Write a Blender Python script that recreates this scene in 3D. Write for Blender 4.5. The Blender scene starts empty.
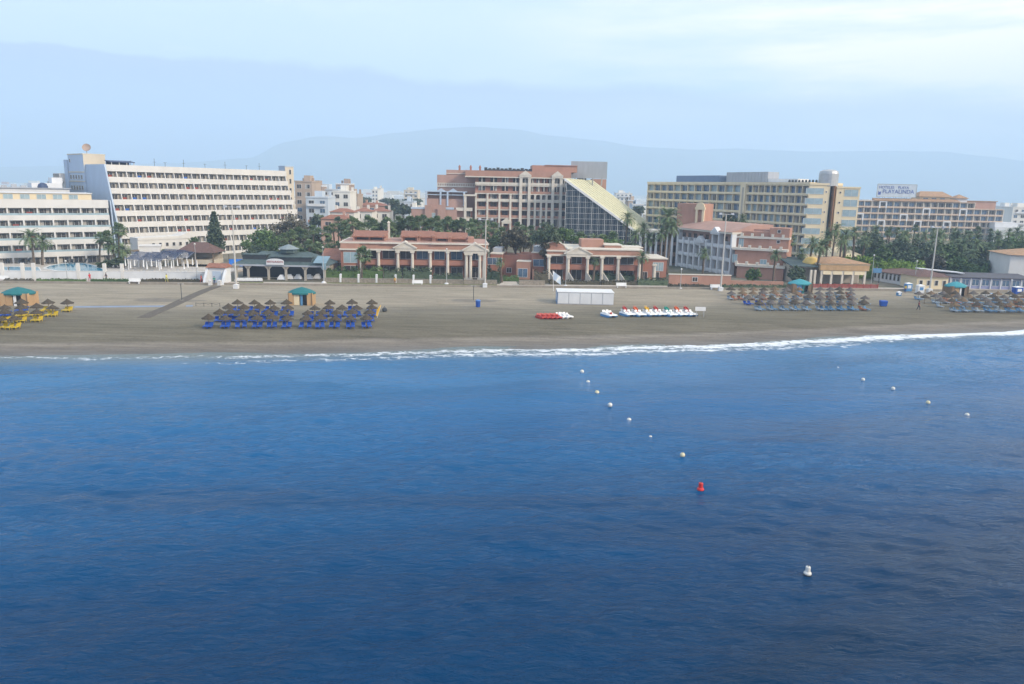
import bpy, bmesh, math, random
from math import sin, cos, pi, radians, atan2, hypot, sqrt
from mathutils import Vector, Matrix
random.seed(11)
SC = bpy.context.scene
COL = SC.collection

# ------------------------------------------------------------------ camera model
F_PX = 750.0; PITCH = radians(11.5); ROLL = radians(1.2); CAM_H = 20.0
cr, sr, cp, sp = cos(ROLL), sin(ROLL), cos(PITCH), sin(PITCH)

def ray(px, py):
    u = (px-512)/F_PX; v = (342-py)/F_PX
    a = u*cr-v*sr; b = u*sr+v*cr
    return a, cp+b*sp, -sp+b*cp

def G(px, py, z=0.0):
    "point of the level z that shows at this pixel"
    d = ray(px, py); t = (z-CAM_H)/d[2]
    return Vector((d[0]*t, d[1]*t, z))

def P(px, py, Y):
    "point at the distance Y that shows at this pixel"
    d = ray(px, py); t = Y/d[1]
    return Vector((d[0]*t, Y, CAM_H+d[2]*t))

def onface(px, py, A, B):
    "(metres along AB from A, height) where the pixel meets the upright plane through A and B"
    d = ray(px, py); e = Vector((B[0]-A[0], B[1]-A[1])); L = e.length; e /= L
    n = Vector((-e.y, e.x))
    t = (A[0]*n.x+A[1]*n.y)/(d[0]*n.x+d[1]*n.y)
    x, y, z = d[0]*t, d[1]*t, CAM_H+d[2]*t
    return (x-A[0])*e.x+(y-A[1])*e.y, z

# ------------------------------------------------------------------ object helpers
def tag(o, label=None, cat=None, group=None, kind=None):
    if label: o['label'] = label
    if cat: o['category'] = cat
    if group: o['group'] = group
    if kind: o['kind'] = kind
    return o

def thing(name, label, cat, loc=(0, 0, 0), rz=0.0, group=None):
    o = bpy.data.objects.new(name, None); COL.objects.link(o)
    o.empty_display_size = .3
    o.location = loc; o.rotation_euler = (0, 0, rz)
    return tag(o, label, cat, group)

def inst(name, me, parent=None, loc=(0, 0, 0), rz=0.0, sc=None):
    o = bpy.data.objects.new(name, me); COL.objects.link(o)
    o.parent = parent; o.location = loc; o.rotation_euler = (0, 0, rz)
    if sc is not None: o.scale = sc if hasattr(sc, '__len__') else (sc, sc, sc)
    return o

def kids(o): return KIDS.get(o.name, [])
KIDS = {}
def dup(root, loc, rz=None, sc=None):
    r = root.copy(); COL.objects.link(r); r.location = loc
    if rz is not None: r.rotation_euler = (0, 0, rz)
    if sc is not None: r.scale = (sc, sc, sc)
    for ch in root.children:
        c = ch.copy(); COL.objects.link(c); c.parent = r
        for g in ch.children:
            d = g.copy(); COL.objects.link(d); d.parent = c
    return r

class MB:
    "mesh builder: collects faces, becomes ONE object"
    def __init__(s): s.v = []; s.f = []; s.m = []
    def poly(s, pts, m=0):
        i = len(s.v); s.v += [tuple(p) for p in pts]; s.f.append(tuple(range(i, i+len(pts)))); s.m.append(m)
    def box(s, x0, x1, y0, y1, z0, z1, m=0):
        if x0 > x1: x0, x1 = x1, x0
        if y0 > y1: y0, y1 = y1, y0
        i = len(s.v)
        s.v += [(x0,y0,z0),(x1,y0,z0),(x1,y1,z0),(x0,y1,z0),(x0,y0,z1),(x1,y0,z1),(x1,y1,z1),(x0,y1,z1)]
        for q in ((0,3,2,1),(4,5,6,7),(0,1,5,4),(1,2,6,5),(2,3,7,6),(3,0,4,7)):
            s.f.append(tuple(i+k for k in q)); s.m.append(m)
        return s
    def prism(s, lo, hi, m=0, mtop=None):
        "two equal rings of points, joined and capped"
        n = len(lo); i = len(s.v); s.v += [tuple(p) for p in lo]+[tuple(p) for p in hi]
        for k in range(n):
            s.f.append((i+k, i+(k+1) % n, i+n+(k+1) % n, i+n+k)); s.m.append(m)
        s.f.append(tuple(i+k for k in reversed(range(n)))); s.m.append(m)
        s.f.append(tuple(i+n+k for k in range(n))); s.m.append(m if mtop is None else mtop)
        return s
    def xz(s, pts, y0, y1, m=0):
        return s.prism([(x, y0, z) for x, z in pts], [(x, y1, z) for x, z in pts], m)
    def yz(s, pts, x0, x1, m=0):
        return s.prism([(x0, y, z) for y, z in pts], [(x1, y, z) for y, z in pts], m)
    def tube(s, p0, p1, r0, r1=None, n=8, m=0, caps=True):
        r1 = r0 if r1 is None else r1
        p0, p1 = Vector(p0), Vector(p1); d = (p1-p0).normalized()
        a = d.orthogonal().normalized(); b = d.cross(a); i = len(s.v)
        for p, r in ((p0, r0), (p1, r1)):
            for k in range(n):
                t = 2*pi*k/n; s.v.append(tuple(p+(a*cos(t)+b*sin(t))*r))
        for k in range(n):
            s.f.append((i+k, i+(k+1) % n, i+n+(k+1) % n, i+n+k)); s.m.append(m)
        if caps:
            s.f.append(tuple(i+k for k in reversed(range(n)))); s.m.append(m)
            s.f.append(tuple(i+n+k for k in range(n))); s.m.append(m)
        return s
    def chain(s, pts, rad, n=8, m=0):
        for k in range(len(pts)-1): s.tube(pts[k], pts[k+1], rad[k], rad[k+1], n, m, k in (0, len(pts)-2))
        return s
    def lathe(s, prof, n=14, m=0, c=(0, 0, 0), wob=None):
        i = len(s.v)
        for r, z in prof:
            for k in range(n):
                t = 2*pi*k/n; q = wob(k, r, z) if wob else 1
                s.v.append((c[0]+r*q*cos(t), c[1]+r*q*sin(t), c[2]+z))
        for j in range(len(prof)-1):
            for k in range(n):
                s.f.append((i+j*n+k, i+j*n+(k+1) % n, i+(j+1)*n+(k+1) % n, i+(j+1)*n+k)); s.m.append(m)
        s.f.append(tuple(i+k for k in reversed(range(n)))); s.m.append(m)
        j = (len(prof)-1)*n
        s.f.append(tuple(i+j+k for k in range(n))); s.m.append(m)
        return s
    def hip(s, x0, x1, y0, y1, z0, z1, inset=None, m=0):
        "hipped roof over a rectangle"
        w, d = x1-x0, y1-y0; r = min(w, d)/2 if inset is None else inset
        if w >= d: a, b = (x0+r, (y0+y1)/2, z1), (x1-r, (y0+y1)/2, z1)
        else: a, b = ((x0+x1)/2, y0+r, z1), ((x0+x1)/2, y1-r, z1)
        c = [(x0,y0,z0),(x1,y0,z0),(x1,y1,z0),(x0,y1,z0)]
        if w >= d:
            s.poly([c[0],c[1],b,a],m); s.poly([c[1],c[2],b],m); s.poly([c[2],c[3],a,b],m); s.poly([c[3],c[0],a],m)
        else:
            s.poly([c[0],c[1],a],m); s.poly([c[1],c[2],b,a],m); s.poly([c[2],c[3],b],m); s.poly([c[3],c[0],a,b],m)
        s.poly(list(reversed(c)), m)
        return s
    def mesh(s, name, mats, smooth=False):
        me = bpy.data.meshes.new(name); me.from_pydata(s.v, [], s.f)
        for x in (mats if isinstance(mats, (list, tuple)) else [mats]): me.materials.append(x)
        me.polygons.foreach_set('material_index', s.m)
        if smooth: me.polygons.foreach_set('use_smooth', [True]*len(s.f))
        me.update(); return me
    def build(s, name, mats, parent=None, loc=(0, 0, 0), rz=0.0, smooth=False):
        return inst(name, s.mesh(name, mats, smooth), parent, loc, rz)

# ------------------------------------------------------------------ materials
def nt(name):
    m = bpy.data.materials.new(name); m.use_nodes = True
    t = m.node_tree; b = t.nodes['Principled BSDF']
    return m, t, b, t.nodes.new, t.links.new

def mat(name, col, rough=.75, var=.14, scale=.5, streak=1.0, bump=0.0, spec=.3, metal=0.0, fine=0.0):
    "plain painted or plastered surface with uneven tone"
    m, t, b, N, Lk = nt(name)
    tc = N('ShaderNodeTexCoord'); mp = N('ShaderNodeMapping'); no = N('ShaderNodeTexNoise')
    mp.inputs['Scale'].default_value = (1, 1, streak)
    no.inputs['Scale'].default_value = scale; no.inputs['Detail'].default_value = 6; no.inputs['Roughness'].default_value = .65
    Lk(tc.outputs['Object'], mp.inputs['Vector']); Lk(mp.outputs[0], no.inputs['Vector'])
    r = N('ShaderNodeValToRGB')
    r.color_ramp.elements[0].position = .3; r.color_ramp.elements[1].position = .7
    r.color_ramp.elements[0].color = (*[c*(1-var) for c in col], 1); r.color_ramp.elements[1].color = (*[min(1, c*(1+var)) for c in col], 1)
    Lk(no.outputs['Fac'], r.inputs[0]); Lk(r.outputs[0], b.inputs['Base Color'])
    b.inputs['Roughness'].default_value = rough; b.inputs['Specular IOR Level'].default_value = spec; b.inputs['Metallic'].default_value = metal
    if bump:
        bp = N('ShaderNodeBump'); bp.inputs['Strength'].default_value = bump; bp.inputs['Distance'].default_value = .05
        n2 = N('ShaderNodeTexNoise'); n2.inputs['Scale'].default_value = scale*8; n2.inputs['Detail'].default_value = 5
        Lk(mp.outputs[0], n2.inputs['Vector']); Lk(n2.outputs['Fac'], bp.inputs['Height']); Lk(bp.outputs[0], b.inputs['Normal'])
    return m

def tile_mat(name, col, axis='X', scale=3.0):
    "clay roof tiles: rows of rounded tiles with single tiles of another tone"
    m, t, b, N, Lk = nt(name)
    tc = N('ShaderNodeTexCoord'); wv = N('ShaderNodeTexWave'); wv.bands_direction = axis
    wv.inputs['Scale'].default_value = scale*.5; wv.inputs['Distortion'].default_value = .4
    no = N('ShaderNodeTexNoise'); no.inputs['Scale'].default_value = 1.4; no.inputs['Detail'].default_value = 8; no.inputs['Roughness'].default_value = .75
    Lk(tc.outputs['Object'], wv.inputs['Vector']); Lk(tc.outputs['Object'], no.inputs['Vector'])
    r = N('ShaderNodeValToRGB'); e = r.color_ramp.elements
    e[0].position = .32; e[1].position = .68
    e[0].color = (*[c*.68 for c in col], 1); e[1].color = (*[min(1, c*1.25) for c in col], 1)
    Lk(no.outputs['Fac'], r.inputs[0]); Lk(r.outputs[0], b.inputs['Base Color'])
    bp = N('ShaderNodeBump'); bp.inputs['Strength'].default_value = .7; bp.inputs['Distance'].default_value = .12
    Lk(wv.outputs['Fac'], bp.inputs['Height']); Lk(bp.outputs[0], b.inputs['Normal'])
    b.inputs['Roughness'].default_value = .8
    return m

def leaf_mat(name, dark, light, rough=.6):
    m, t, b, N, Lk = nt(name)
    g = N('ShaderNodeNewGeometry'); oi = N('ShaderNodeObjectInfo'); tc = N('ShaderNodeTexCoord')
    no = N('ShaderNodeTexNoise'); no.inputs['Scale'].default_value = .8; no.inputs['Detail'].default_value = 3
    Lk(tc.outputs['Object'], no.inputs['Vector'])
    a = N('ShaderNodeMath'); a.operation = 'MULTIPLY_ADD'; a.inputs[1].default_value = .55; Lk(g.outputs['Random Per Island'], a.inputs[0])
    a2 = N('ShaderNodeMath'); a2.operation = 'MULTIPLY'; a2.inputs[1].default_value = .3; Lk(no.outputs['Fac'], a2.inputs[0])
    a3 = N('ShaderNodeMath'); a3.operation = 'MULTIPLY_ADD'; a3.inputs[1].default_value = .25; Lk(oi.outputs['Random'], a3.inputs[0]); Lk(a2.outputs[0], a3.inputs[2])
    Lk(a3.outputs[0], a.inputs[2])
    r = N('ShaderNodeValToRGB'); e = r.color_ramp.elements
    e[0].position = .2; e[1].position = .85; e[0].color = (*dark, 1); e[1].color = (*light, 1)
    Lk(a.outputs[0], r.inputs[0]); Lk(r.outputs[0], b.inputs['Base Color'])
    b.inputs['Roughness'].default_value = rough; b.inputs['Specular IOR Level'].default_value = .25
    return m

def glass_mat(name, col, rough=.12, var=.5, scale=.45):
    m = mat(name, col, rough, var, scale, spec=.32)
    return m

M = {}
def defmats():
    M['white'] = mat('white_render', (.635, .62, .59), .8, .07, .35, .3)
    M['white2'] = mat('white_wall_paint', (.64, .65, .66), .8, .08, .5, .5)
    M['white_shade'] = mat('shaded_white_render', (.42, .5, .6), .8, .06, .35, .4)  # white render with bluish shade mixed into its colour
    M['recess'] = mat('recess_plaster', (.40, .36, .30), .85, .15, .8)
    M['beige'] = mat('beige_render', (.56, .50, .40), .8, .08, .4, .4)
    M['cream'] = mat('cream_render', (.69, .585, .40), .8, .07, .4, .3)
    M['cream_trim'] = mat('cream_trim_stone', (.61, .56, .48), .8, .1, .8)
    M['terra'] = mat('terracotta_render', (.34, .158, .112), .85, .13, .5, .4, .1)
    M['terra2'] = mat('pale_terracotta_render', (.40, .222, .162), .85, .12, .5, .4, .1)
    M['terra3'] = mat('dusty_pink_render', (.40, .25, .20), .85, .1, .5, .4, .1)
    M['tile'] = tile_mat('clay_roof_tiles', (.33, .14, .085))
    M['tile2'] = tile_mat('pale_clay_tiles', (.45, .27, .15))
    M['tile3'] = tile_mat('brown_roof_tiles', (.16, .09, .075))
    M['green_roof'] = tile_mat('grey_green_roof_sheets', (.085, .125, .125))
    M['roof_flat'] = mat('flat_roof_gravel', (.27, .25, .225), .9, .15, .7)
    M['glass'] = glass_mat('dark_window_glass', (.062, .058, .058), .18)
    M['glass_brown'] = glass_mat('brown_window_glass', (.04, .022, .018), .4)
    M['glass_blue'] = glass_mat('blue_window_glass', (.10, .16, .24))
    M['glass_pale'] = glass_mat('pale_window_glass', (.30, .40, .44), .2, .25)
    M['curtain'] = mat('window_curtain', (.42, .40, .37), .9, .2, 1.5, .3)
    M['red'] = mat('red_cloth', (.32, .07, .055), .8, .2, 1.5)
    M['blue_cloth'] = mat('blue_cloth', (.04, .13, .45), .8, .2, 1.5)
    M['frame'] = mat('window_frame_paint', (.62, .62, .60), .5, .05)
    M['dark'] = mat('dark_metal', (.04, .045, .05), .5, .2)
    M['grey'] = mat('grey_metal_sheet', (.36, .38, .41), .55, .12, .6, .2)
    M['steel'] = mat('galvanised_steel', (.42, .43, .43), .4, .1, 1, 1, 0, .5, .3)
    M['navy'] = mat('navy_roof_sheet', (.05, .075, .15), .6, .15)
    M['blue_sheet'] = mat('blue_grey_cladding', (.13, .19, .30), .6, .1)
    M['yellow_roof'] = tile_mat('pale_yellow_roof_panels', (.54, .52, .35), 'Y', .35)
    M['thatch'] = mat('dry_palm_thatch', (.075, .06, .043), .95, .35, 3, .5, .8)
    M['thatch_tan'] = mat('tan_palm_thatch', (.16, .11, .065), .95, .3, 3, .5, .8)
    M['thatch_grey'] = mat('weathered_grey_thatch', (.115, .10, .09), .95, .3, 3, .5, .8)
    M['wood'] = mat('weathered_wood', (.20, .14, .09), .85, .25, 2, .3, .3)
    M['lounger_blue'] = mat('blue_lounger_plastic', (.015, .085, .46), .5, .15, 1)
    M['lounger_pale'] = mat('faded_blue_lounger', (.10, .24, .42), .55, .2, 1)
    M['lounger_white'] = mat('white_blue_lounger', (.30, .38, .46), .55, .2, 1)
    M['lounger_yellow'] = mat('yellow_lounger_plastic', (.62, .45, .03), .5, .15, 1)
    M['lounger_orange'] = mat('orange_lounger_cloth', (.36, .14, .08), .6, .2, 1)
    M['teal'] = mat('teal_canvas', (.02, .15, .16), .7, .15, .8, 1, .2)
    M['aqua'] = mat('turquoise_canvas', (.05, .27, .31), .7, .12, .8, 1, .2)
    M['ochre'] = mat('ochre_boards', (.46, .30, .16), .8, .15, 1.2, .3)
    M['boat_white'] = mat('white_fibreglass', (.74, .74, .73), .35, .08, 1)
    M['boat_blue'] = mat('blue_fibreglass', (.10, .26, .50), .35, .1, 1)
    M['boat_red'] = mat('red_fibreglass', (.42, .05, .04), .35, .1, 1)
    M['boat_yellow'] = mat('yellow_fibreglass', (.68, .40, .04), .35, .1, 1)
    M['boat_green'] = mat('green_fibreglass', (.02, .28, .22), .35, .1, 1)
    M['boat_orange'] = mat('orange_fibreglass', (.60, .12, .04), .35, .1, 1)
    M['stone'] = mat('rubble_stone', (.27, .235, .19), .9, .35, 2.2, 1, .8)
    M['paving'] = mat('promenade_paving', (.46, .41, .35), .85, .14, .9)
    M['kerb'] = mat('concrete_kerb', (.27, .24, .20), .85, .2, .8, .4)
    M['pool'] = mat('pool_water', (.06, .30, .46), .05, .15, .5, 1, .15, .6)
    M['deck'] = mat('pool_deck', (.46, .42, .37), .85, .12, .6)
    M['bark'] = mat('palm_bark', (.13, .10, .075), .95, .3, 3, .2, .8)
    M['bark2'] = mat('grey_tree_bark', (.095, .08, .065), .95, .3, 2, .2, .8)
    M['palm'] = leaf_mat('palm_leaf', (.042, .08, .04), (.21, .28, .13))
    M['palm_dry'] = leaf_mat('dry_palm_leaf', (.07, .062, .04), (.21, .17, .11))
    M['leaf'] = leaf_mat('broad_leaf', (.03, .066, .024), (.14, .22, .07))
    M['leaf_dark'] = leaf_mat('dark_leaf', (.03, .05, .032), (.115, .155, .088))
    M['leaf_brown'] = leaf_mat('brownish_leaf', (.038, .038, .026), (.13, .115, .075))
    M['leaf_bright'] = leaf_mat('bright_hedge_leaf', (.06, .12, .015), (.20, .30, .05))
    M['plastic_blue'] = mat('blue_bin_plastic', (.02, .08, .34), .45, .1)
    M['buoy_white'] = mat('white_buoy_plastic', (.62, .61, .57), .4, .08, 3)
    M['buoy_cream'] = mat('yellowed_buoy_plastic', (.62, .56, .38), .4, .12, 3)
    M['buoy_red'] = mat('red_buoy_plastic', (.58, .04, .04), .4, .08, 3)
    M['skin'] = mat('skin', (.42, .24, .17), .6, .05)
    M['hair'] = mat('dark_hair', (.03, .022, .018), .6, .2)
    M['tarp'] = mat('bright_blue_tarp', (.03, .17, .58), .5, .15, .6, 1, .4)
    M['grass_mat'] = mat('dry_lawn', (.14, .15, .05), .95, .3, 1.2, 1, .5)
    M['dome'] = mat('ochre_dome_paint', (.58, .40, .12), .6, .12, .8)
    M['wet'] = mat('damp_sand', (.19, .165, .13), .8, .15, .8)
    M['lilac'] = mat('lilac_fence_paint', (.28, .30, .46), .7, .12, .8)
defmats()
# ------------------------------------------------------------------ camera, light, sky
cam = bpy.data.cameras.new('camera'); co = bpy.data.objects.new('camera', cam); COL.objects.link(co)
cam.sensor_width = 36; cam.lens = 36*F_PX/1024; cam.clip_start = .5; cam.clip_end = 30000
co.matrix_world = Matrix.Translation((0, 0, CAM_H)) @ Matrix.Rotation(pi/2-PITCH, 4, 'X') @ Matrix.Rotation(ROLL, 4, 'Z')
SC.camera = co
SUN_DIR = Vector((.90, -.55, .60)).normalized()
sun = bpy.data.lights.new('sun', 'SUN'); so = bpy.data.objects.new('sun', sun); COL.objects.link(so)
sun.energy = 3.2; sun.angle = radians(10); sun.color = (1.0, .87, .70)
so.rotation_euler = SUN_DIR.to_track_quat('Z', 'Y').to_euler()

def make_world():
    w = bpy.data.worlds.new('World'); SC.world = w; w.use_nodes = True
    t = w.node_tree; N, Lk = t.nodes.new, t.links.new
    bg = t.nodes['Background']; bg.inputs['Strength'].default_value = .1
    sky = N('ShaderNodeTexSky'); sky.sky_type = 'NISHITA'; sky.sun_disc = False
    sky.sun_elevation = math.asin(SUN_DIR.z); sky.sun_rotation = atan2(SUN_DIR.x, SUN_DIR.y)
    sky.dust_density = 2.0; sky.air_density = 1.0; sky.ozone_density = 2.0
    tc = N('ShaderNodeTexCoord'); sep = N('ShaderNodeSeparateXYZ'); Lk(tc.outputs['Generated'], sep.inputs[0])
    def math_(op, a, b=None, c=None):
        n = N('ShaderNodeMath'); n.operation = op
        for k, x in enumerate((a, b, c)):
            if x is None: continue
            if isinstance(x, (int, float)): n.inputs[k].default_value = x
            else: Lk(x, n.inputs[k])
        return n.outputs[0]
    def mix(f, a, b):
        n = N('ShaderNodeMix'); n.data_type = 'RGBA'
        if isinstance(f, (int, float)): n.inputs[0].default_value = f
        else: Lk(f, n.inputs[0])
        for k, x in ((6, a), (7, b)):
            if isinstance(x, tuple): n.inputs[k].default_value = (*x, 1)
            else: Lk(x, n.inputs[k])
        return n.outputs[2]
    def noise(scale, det, mp):
        m = N('ShaderNodeMapping'); m.inputs['Scale'].default_value = mp; Lk(tc.outputs['Generated'], m.inputs['Vector'])
        n = N('ShaderNodeTexNoise'); n.inputs['Scale'].default_value = scale; n.inputs['Detail'].default_value = det
        n.inputs['Roughness'].default_value = .55
        Lk(m.outputs[0], n.inputs['Vector']); return n.outputs['Fac']
    # thin high veil over the whole sky
    veil = mix(math_('MULTIPLY_ADD', noise(2.2, 5, (1, 1, 5)), 2.4, -.7), SKYC['veil_a'], SKYC['veil_b'])
    base = mix(.85, sky.outputs[0], veil)
    # brighter streaks of cloud, towards the sun side
    st = noise(3.0, 6, (1, 1.0, 7))
    rightness = math_('MULTIPLY_ADD', sep.outputs['X'], 1.1, .10)
    f = math_('MULTIPLY', math_('MULTIPLY', math_('SUBTRACT', st, .37), 8.0), rightness)
    n = N('ShaderNodeClamp'); Lk(f, n.inputs[0])
    base = mix(math_('MULTIPLY', n.outputs[0], .85), base, SKYC['bright'])
    # long low bank of cloud: its top edge falls from left to right and grows softer
    edge = math_('ADD', math_('MULTIPLY_ADD', sep.outputs['X'], -.040, .137), math_('MULTIPLY', math_('MULTIPLY', sep.outputs['X'], sep.outputs['X']), -.064))
    wob = math_('MULTIPLY_ADD', noise(5.5, 7, (1, 1, 1.6)), .055, -.0275)
    d = math_('SUBTRACT', math_('ADD', edge, wob), sep.outputs['Z'])
    soft = math_('MAXIMUM', math_('MULTIPLY_ADD', sep.outputs['X'], .018, .014), .005)
    k = N('ShaderNodeClamp'); Lk(math_('ADD', math_('DIVIDE', d, soft), .3), k.inputs[0])
    bank = mix(math_('MULTIPLY_ADD', noise(2.6, 6, (1, 1, 11)), 3.0, -1.0), SKYC['bank_a'], SKYC['bank_b'])
    # the bank is darkest under its edge and fades into bright haze lower down
    fade = N('ShaderNodeClamp'); Lk(math_('DIVIDE', d, math_('MULTIPLY_ADD', sep.outputs['X'], -.055, .062)), fade.inputs[0])
    rt = N('ShaderNodeClamp'); Lk(math_('MULTIPLY_ADD', sep.outputs['X'], 1.15, .38), rt.inputs[0])
    streaks = math_('MULTIPLY_ADD', noise(3.2, 5, (1, 1, 14)), 1.3, .22)
    low = mix(math_('MULTIPLY', rt.outputs[0], streaks), SKYC['low'], SKYC['low_r'])
    bank = mix(fade.outputs[0], bank, low)
    col = mix(math_('MULTIPLY', k.outputs[0], .9), base, bank)
    Lk(col, bg.inputs['Color'])
SKYC = dict(veil_a=(6.9, 8.3, 10.2), veil_b=(8.2, 9.2, 10.6), bright=(15.5, 13.2, 10.4), bank_a=(3.6, 4.1, 8.4), bank_b=(4.7, 5.2, 9.4), low=(4.2, 5.5, 10.6), low_r=(14.0, 12.0, 9.6))
make_world()

# ------------------------------------------------------------------ air
def make_haze():
    m = bpy.data.materials.new('haze_air'); m.use_nodes = True; t = m.node_tree
    for n in list(t.nodes):
        if n.type != 'OUTPUT_MATERIAL': t.nodes.remove(n)
    v = t.nodes.new('ShaderNodeVolumePrincipled')
    v.inputs['Color'].default_value = HAZE[0]; v.inputs['Density'].default_value = HAZE[1]; v.inputs['Anisotropy'].default_value = 0.0
    t.links.new(v.outputs[0], t.nodes['Material Output'].inputs['Volume'])
    b = MB(); b.box(-7600, 7600, -700, 7450, -6, 600)
    tag(b.build('haze', m), 'pale blue haze between the beach and the distant hills', 'haze', kind='stuff')
HAZE = ((.595, .79, 1.0, 1), .00041)
make_haze()

# ------------------------------------------------------------------ shoreline
SHORE = [(-700, 18), (-200, 66), (-60.9, 86.9), (-32.5, 90.7), (-1.6, 96.8), (26.1, 102.2), (50.7, 110.6), (83, 119.9), (200, 160), (700, 330)]
def shore_y(x):
    for (a, b), (c, d) in zip(SHORE, SHORE[1:]):
        if x <= c: return b+(d-b)*(x-a)/(c-a)
    return SHORE[-1][1]
def shore_d(x, y): return (y-shore_y(x))*.965        # metres inland from the mean waterline
PA, PB = Vector((-100.4, 145.7)), Vector((113.5, 165.9))
PE = (PB-PA).normalized(); PN = Vector((-PE.y, PE.x)); PANG = atan2(PE.y, PE.x)
def prom_y(x): return PA.y+(x-PA.x)*PE.y/PE.x
SEA_Z = -.8

def with_shore_attr(o):
    me = o.data; at = me.attributes.new('shore', 'FLOAT', 'POINT')
    at.data.foreach_set('value', [shore_d(v.co.x, v.co.y) for v in me.vertices])

def xs_list():
    xs = [-700, -500, -350, -250]; x = -200
    while x < 200: xs.append(x); x += 2.0
    return xs+[200, 250, 350, 500, 700]

# ------------------------------------------------------------------ sea
def sea_mat():
    m, t, b, N, Lk = nt('sea_water')
    tc = N('ShaderNodeTexCoord'); at = N('ShaderNodeAttribute'); at.attribute_name = 'shore'
    def mp(sc, rot=12.9):
        n = N('ShaderNodeMapping'); n.inputs['Rotation'].default_value = (0, 0, radians(-rot)); n.inputs['Scale'].default_value = sc
        Lk(tc.outputs['Object'], n.inputs['Vector']); return n.outputs[0]
    def noise(v, s, d, r=.6, dist=0):
        n = N('ShaderNodeTexNoise'); n.inputs['Scale'].default_value = s; n.inputs['Detail'].default_value = d
        n.inputs['Roughness'].default_value = r; n.inputs['Distortion'].default_value = dist; Lk(v, n.inputs['Vector']); return n.outputs['Fac']
    def ma(op, *a):
        n = N('ShaderNodeMath'); n.operation = op
        for k, x in enumerate(a):
            if isinstance(x, (int, float)): n.inputs[k].default_value = x
            else: Lk(x, n.inputs[k])
        return n.outputs[0]
    def cl(x):
        n = N('ShaderNodeClamp'); Lk(x, n.inputs[0]); return n.outputs[0]
    # ripples, wind waves and the swell, all long in the direction of the shore
    mid = noise(mp((.5, 1, 1), 16), .9, 4, .6, .5)
    rip = noise(mp((.34, 1, 1), 6), 2.3, 5, .62, .3)
    gust = noise(mp((.25, 1, 1), 4), .05, 4, .6, .6)          # patches of rougher and smoother water, also painted into the body colour
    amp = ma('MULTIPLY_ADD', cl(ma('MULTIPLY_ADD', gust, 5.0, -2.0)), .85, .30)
    h = ma('ADD', ma('MULTIPLY', mid, .12), ma('MULTIPLY', ma('MULTIPLY', rip, WATER['rip']), amp))
    bp = N('ShaderNodeBump'); bp.inputs['Strength'].default_value = 1.0; bp.inputs['Distance'].default_value = 1.0
    Lk(h, bp.inputs['Height'])
    # body colour: deep blue, paler and greener over sand, sky sheen painted in
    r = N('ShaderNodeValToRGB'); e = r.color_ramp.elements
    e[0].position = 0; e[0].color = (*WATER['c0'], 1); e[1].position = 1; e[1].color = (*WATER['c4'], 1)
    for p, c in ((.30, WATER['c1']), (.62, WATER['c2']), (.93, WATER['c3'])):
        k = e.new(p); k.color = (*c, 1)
    depth_sheen = ma('MULTIPLY_ADD', at.outputs['Fac'], 1/80, 1.0)     # 0 at 80 m out, 1 at the shore
    depth_sheen = ma('ADD', depth_sheen, ma('MULTIPLY', ma('MULTIPLY_ADD', gust, 1.1, -.55), cl(ma('MULTIPLY_ADD', at.outputs['Fac'], -1/45, -.12))))  # gust shifts the ramp, painting light and dark bands on the water
    Lk(cl(depth_sheen), r.inputs[0])
    # foam: a broken line at the edge and a thinner one where the last wave folds
    fx = noise(mp((1, .15, 1)), .035, 3, .6)
    fx2 = noise(mp((1, .25, 1)), .10, 3, .6)
    fine = noise(mp((.6, 1, 1)), 1.1, 7, .72, .8)
    def line(off, wob, width, gain):
        c = ma('ADD', ma('ADD', at.outputs['Fac'], off), ma('MULTIPLY_ADD', fx, wob, -wob/2))
        c = ma('ADD', c, ma('MULTIPLY_ADD', fx2, 3.4, -1.7))
        a = ma('SUBTRACT', 1.0, ma('DIVIDE', ma('ABSOLUTE', c), width))
        return cl(ma('MULTIPLY', cl(a), gain))
    sx = N('ShaderNodeSeparateXYZ'); Lk(tc.outputs['Object'], sx.inputs[0])
    right = cl(ma('MULTIPLY_ADD', sx.outputs['X'], 1/110, .42))   # the break is heavier where the beach turns
    l1 = ma('MULTIPLY', line(.7, 3.4, ma('MULTIPLY_ADD', right, 1.7, 1.1), 1.3), ma('MULTIPLY_ADD', right, .58, .42))
    l2 = ma('MULTIPLY', line(3.2, 9.0, 2.0, 1.0), ma('MULTIPLY', right, ma('MULTIPLY_ADD', right, -2.4, 2.6)))
    fm = cl(ma('MULTIPLY', ma('SUBTRACT', ma('ADD', ma('MAXIMUM', l1, l2), ma('MULTIPLY_ADD', fine, 3.2, -1.6)), .40), 2.2))
    fm = ma('MULTIPLY', fm, cl(ma('MULTIPLY', ma('MAXIMUM', l1, l2), 4.0)))
    mx = N('ShaderNodeMix'); mx.data_type = 'RGBA'; Lk(fm, mx.inputs[0]); Lk(r.outputs[0], mx.inputs[6]); mx.inputs[7].default_value = (.74, .77, .80, 1)
    Lk(mx.outputs[2], b.inputs['Base Color'])
    Lk(ma('MULTIPLY_ADD', fm, .6, WATER['rough']), b.inputs['Roughness'])
    b.inputs['IOR'].default_value = 1.33; b.inputs['Specular IOR Level'].default_value = .25
    b.inputs['Specular Tint'].default_value = (.26, .62, 1.0, 1)
    Lk(bp.outputs[0], b.inputs['Normal'])
    return m
WATER = dict(big=.040, mid=.040, chop=.085, rip=.22, rough=.07, c0=(.001, .011, .027), c1=(.001, .037, .108), c2=(.004, .090, .235), c3=(.030, .145, .30), c4=(.15, .19, .19))

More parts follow.
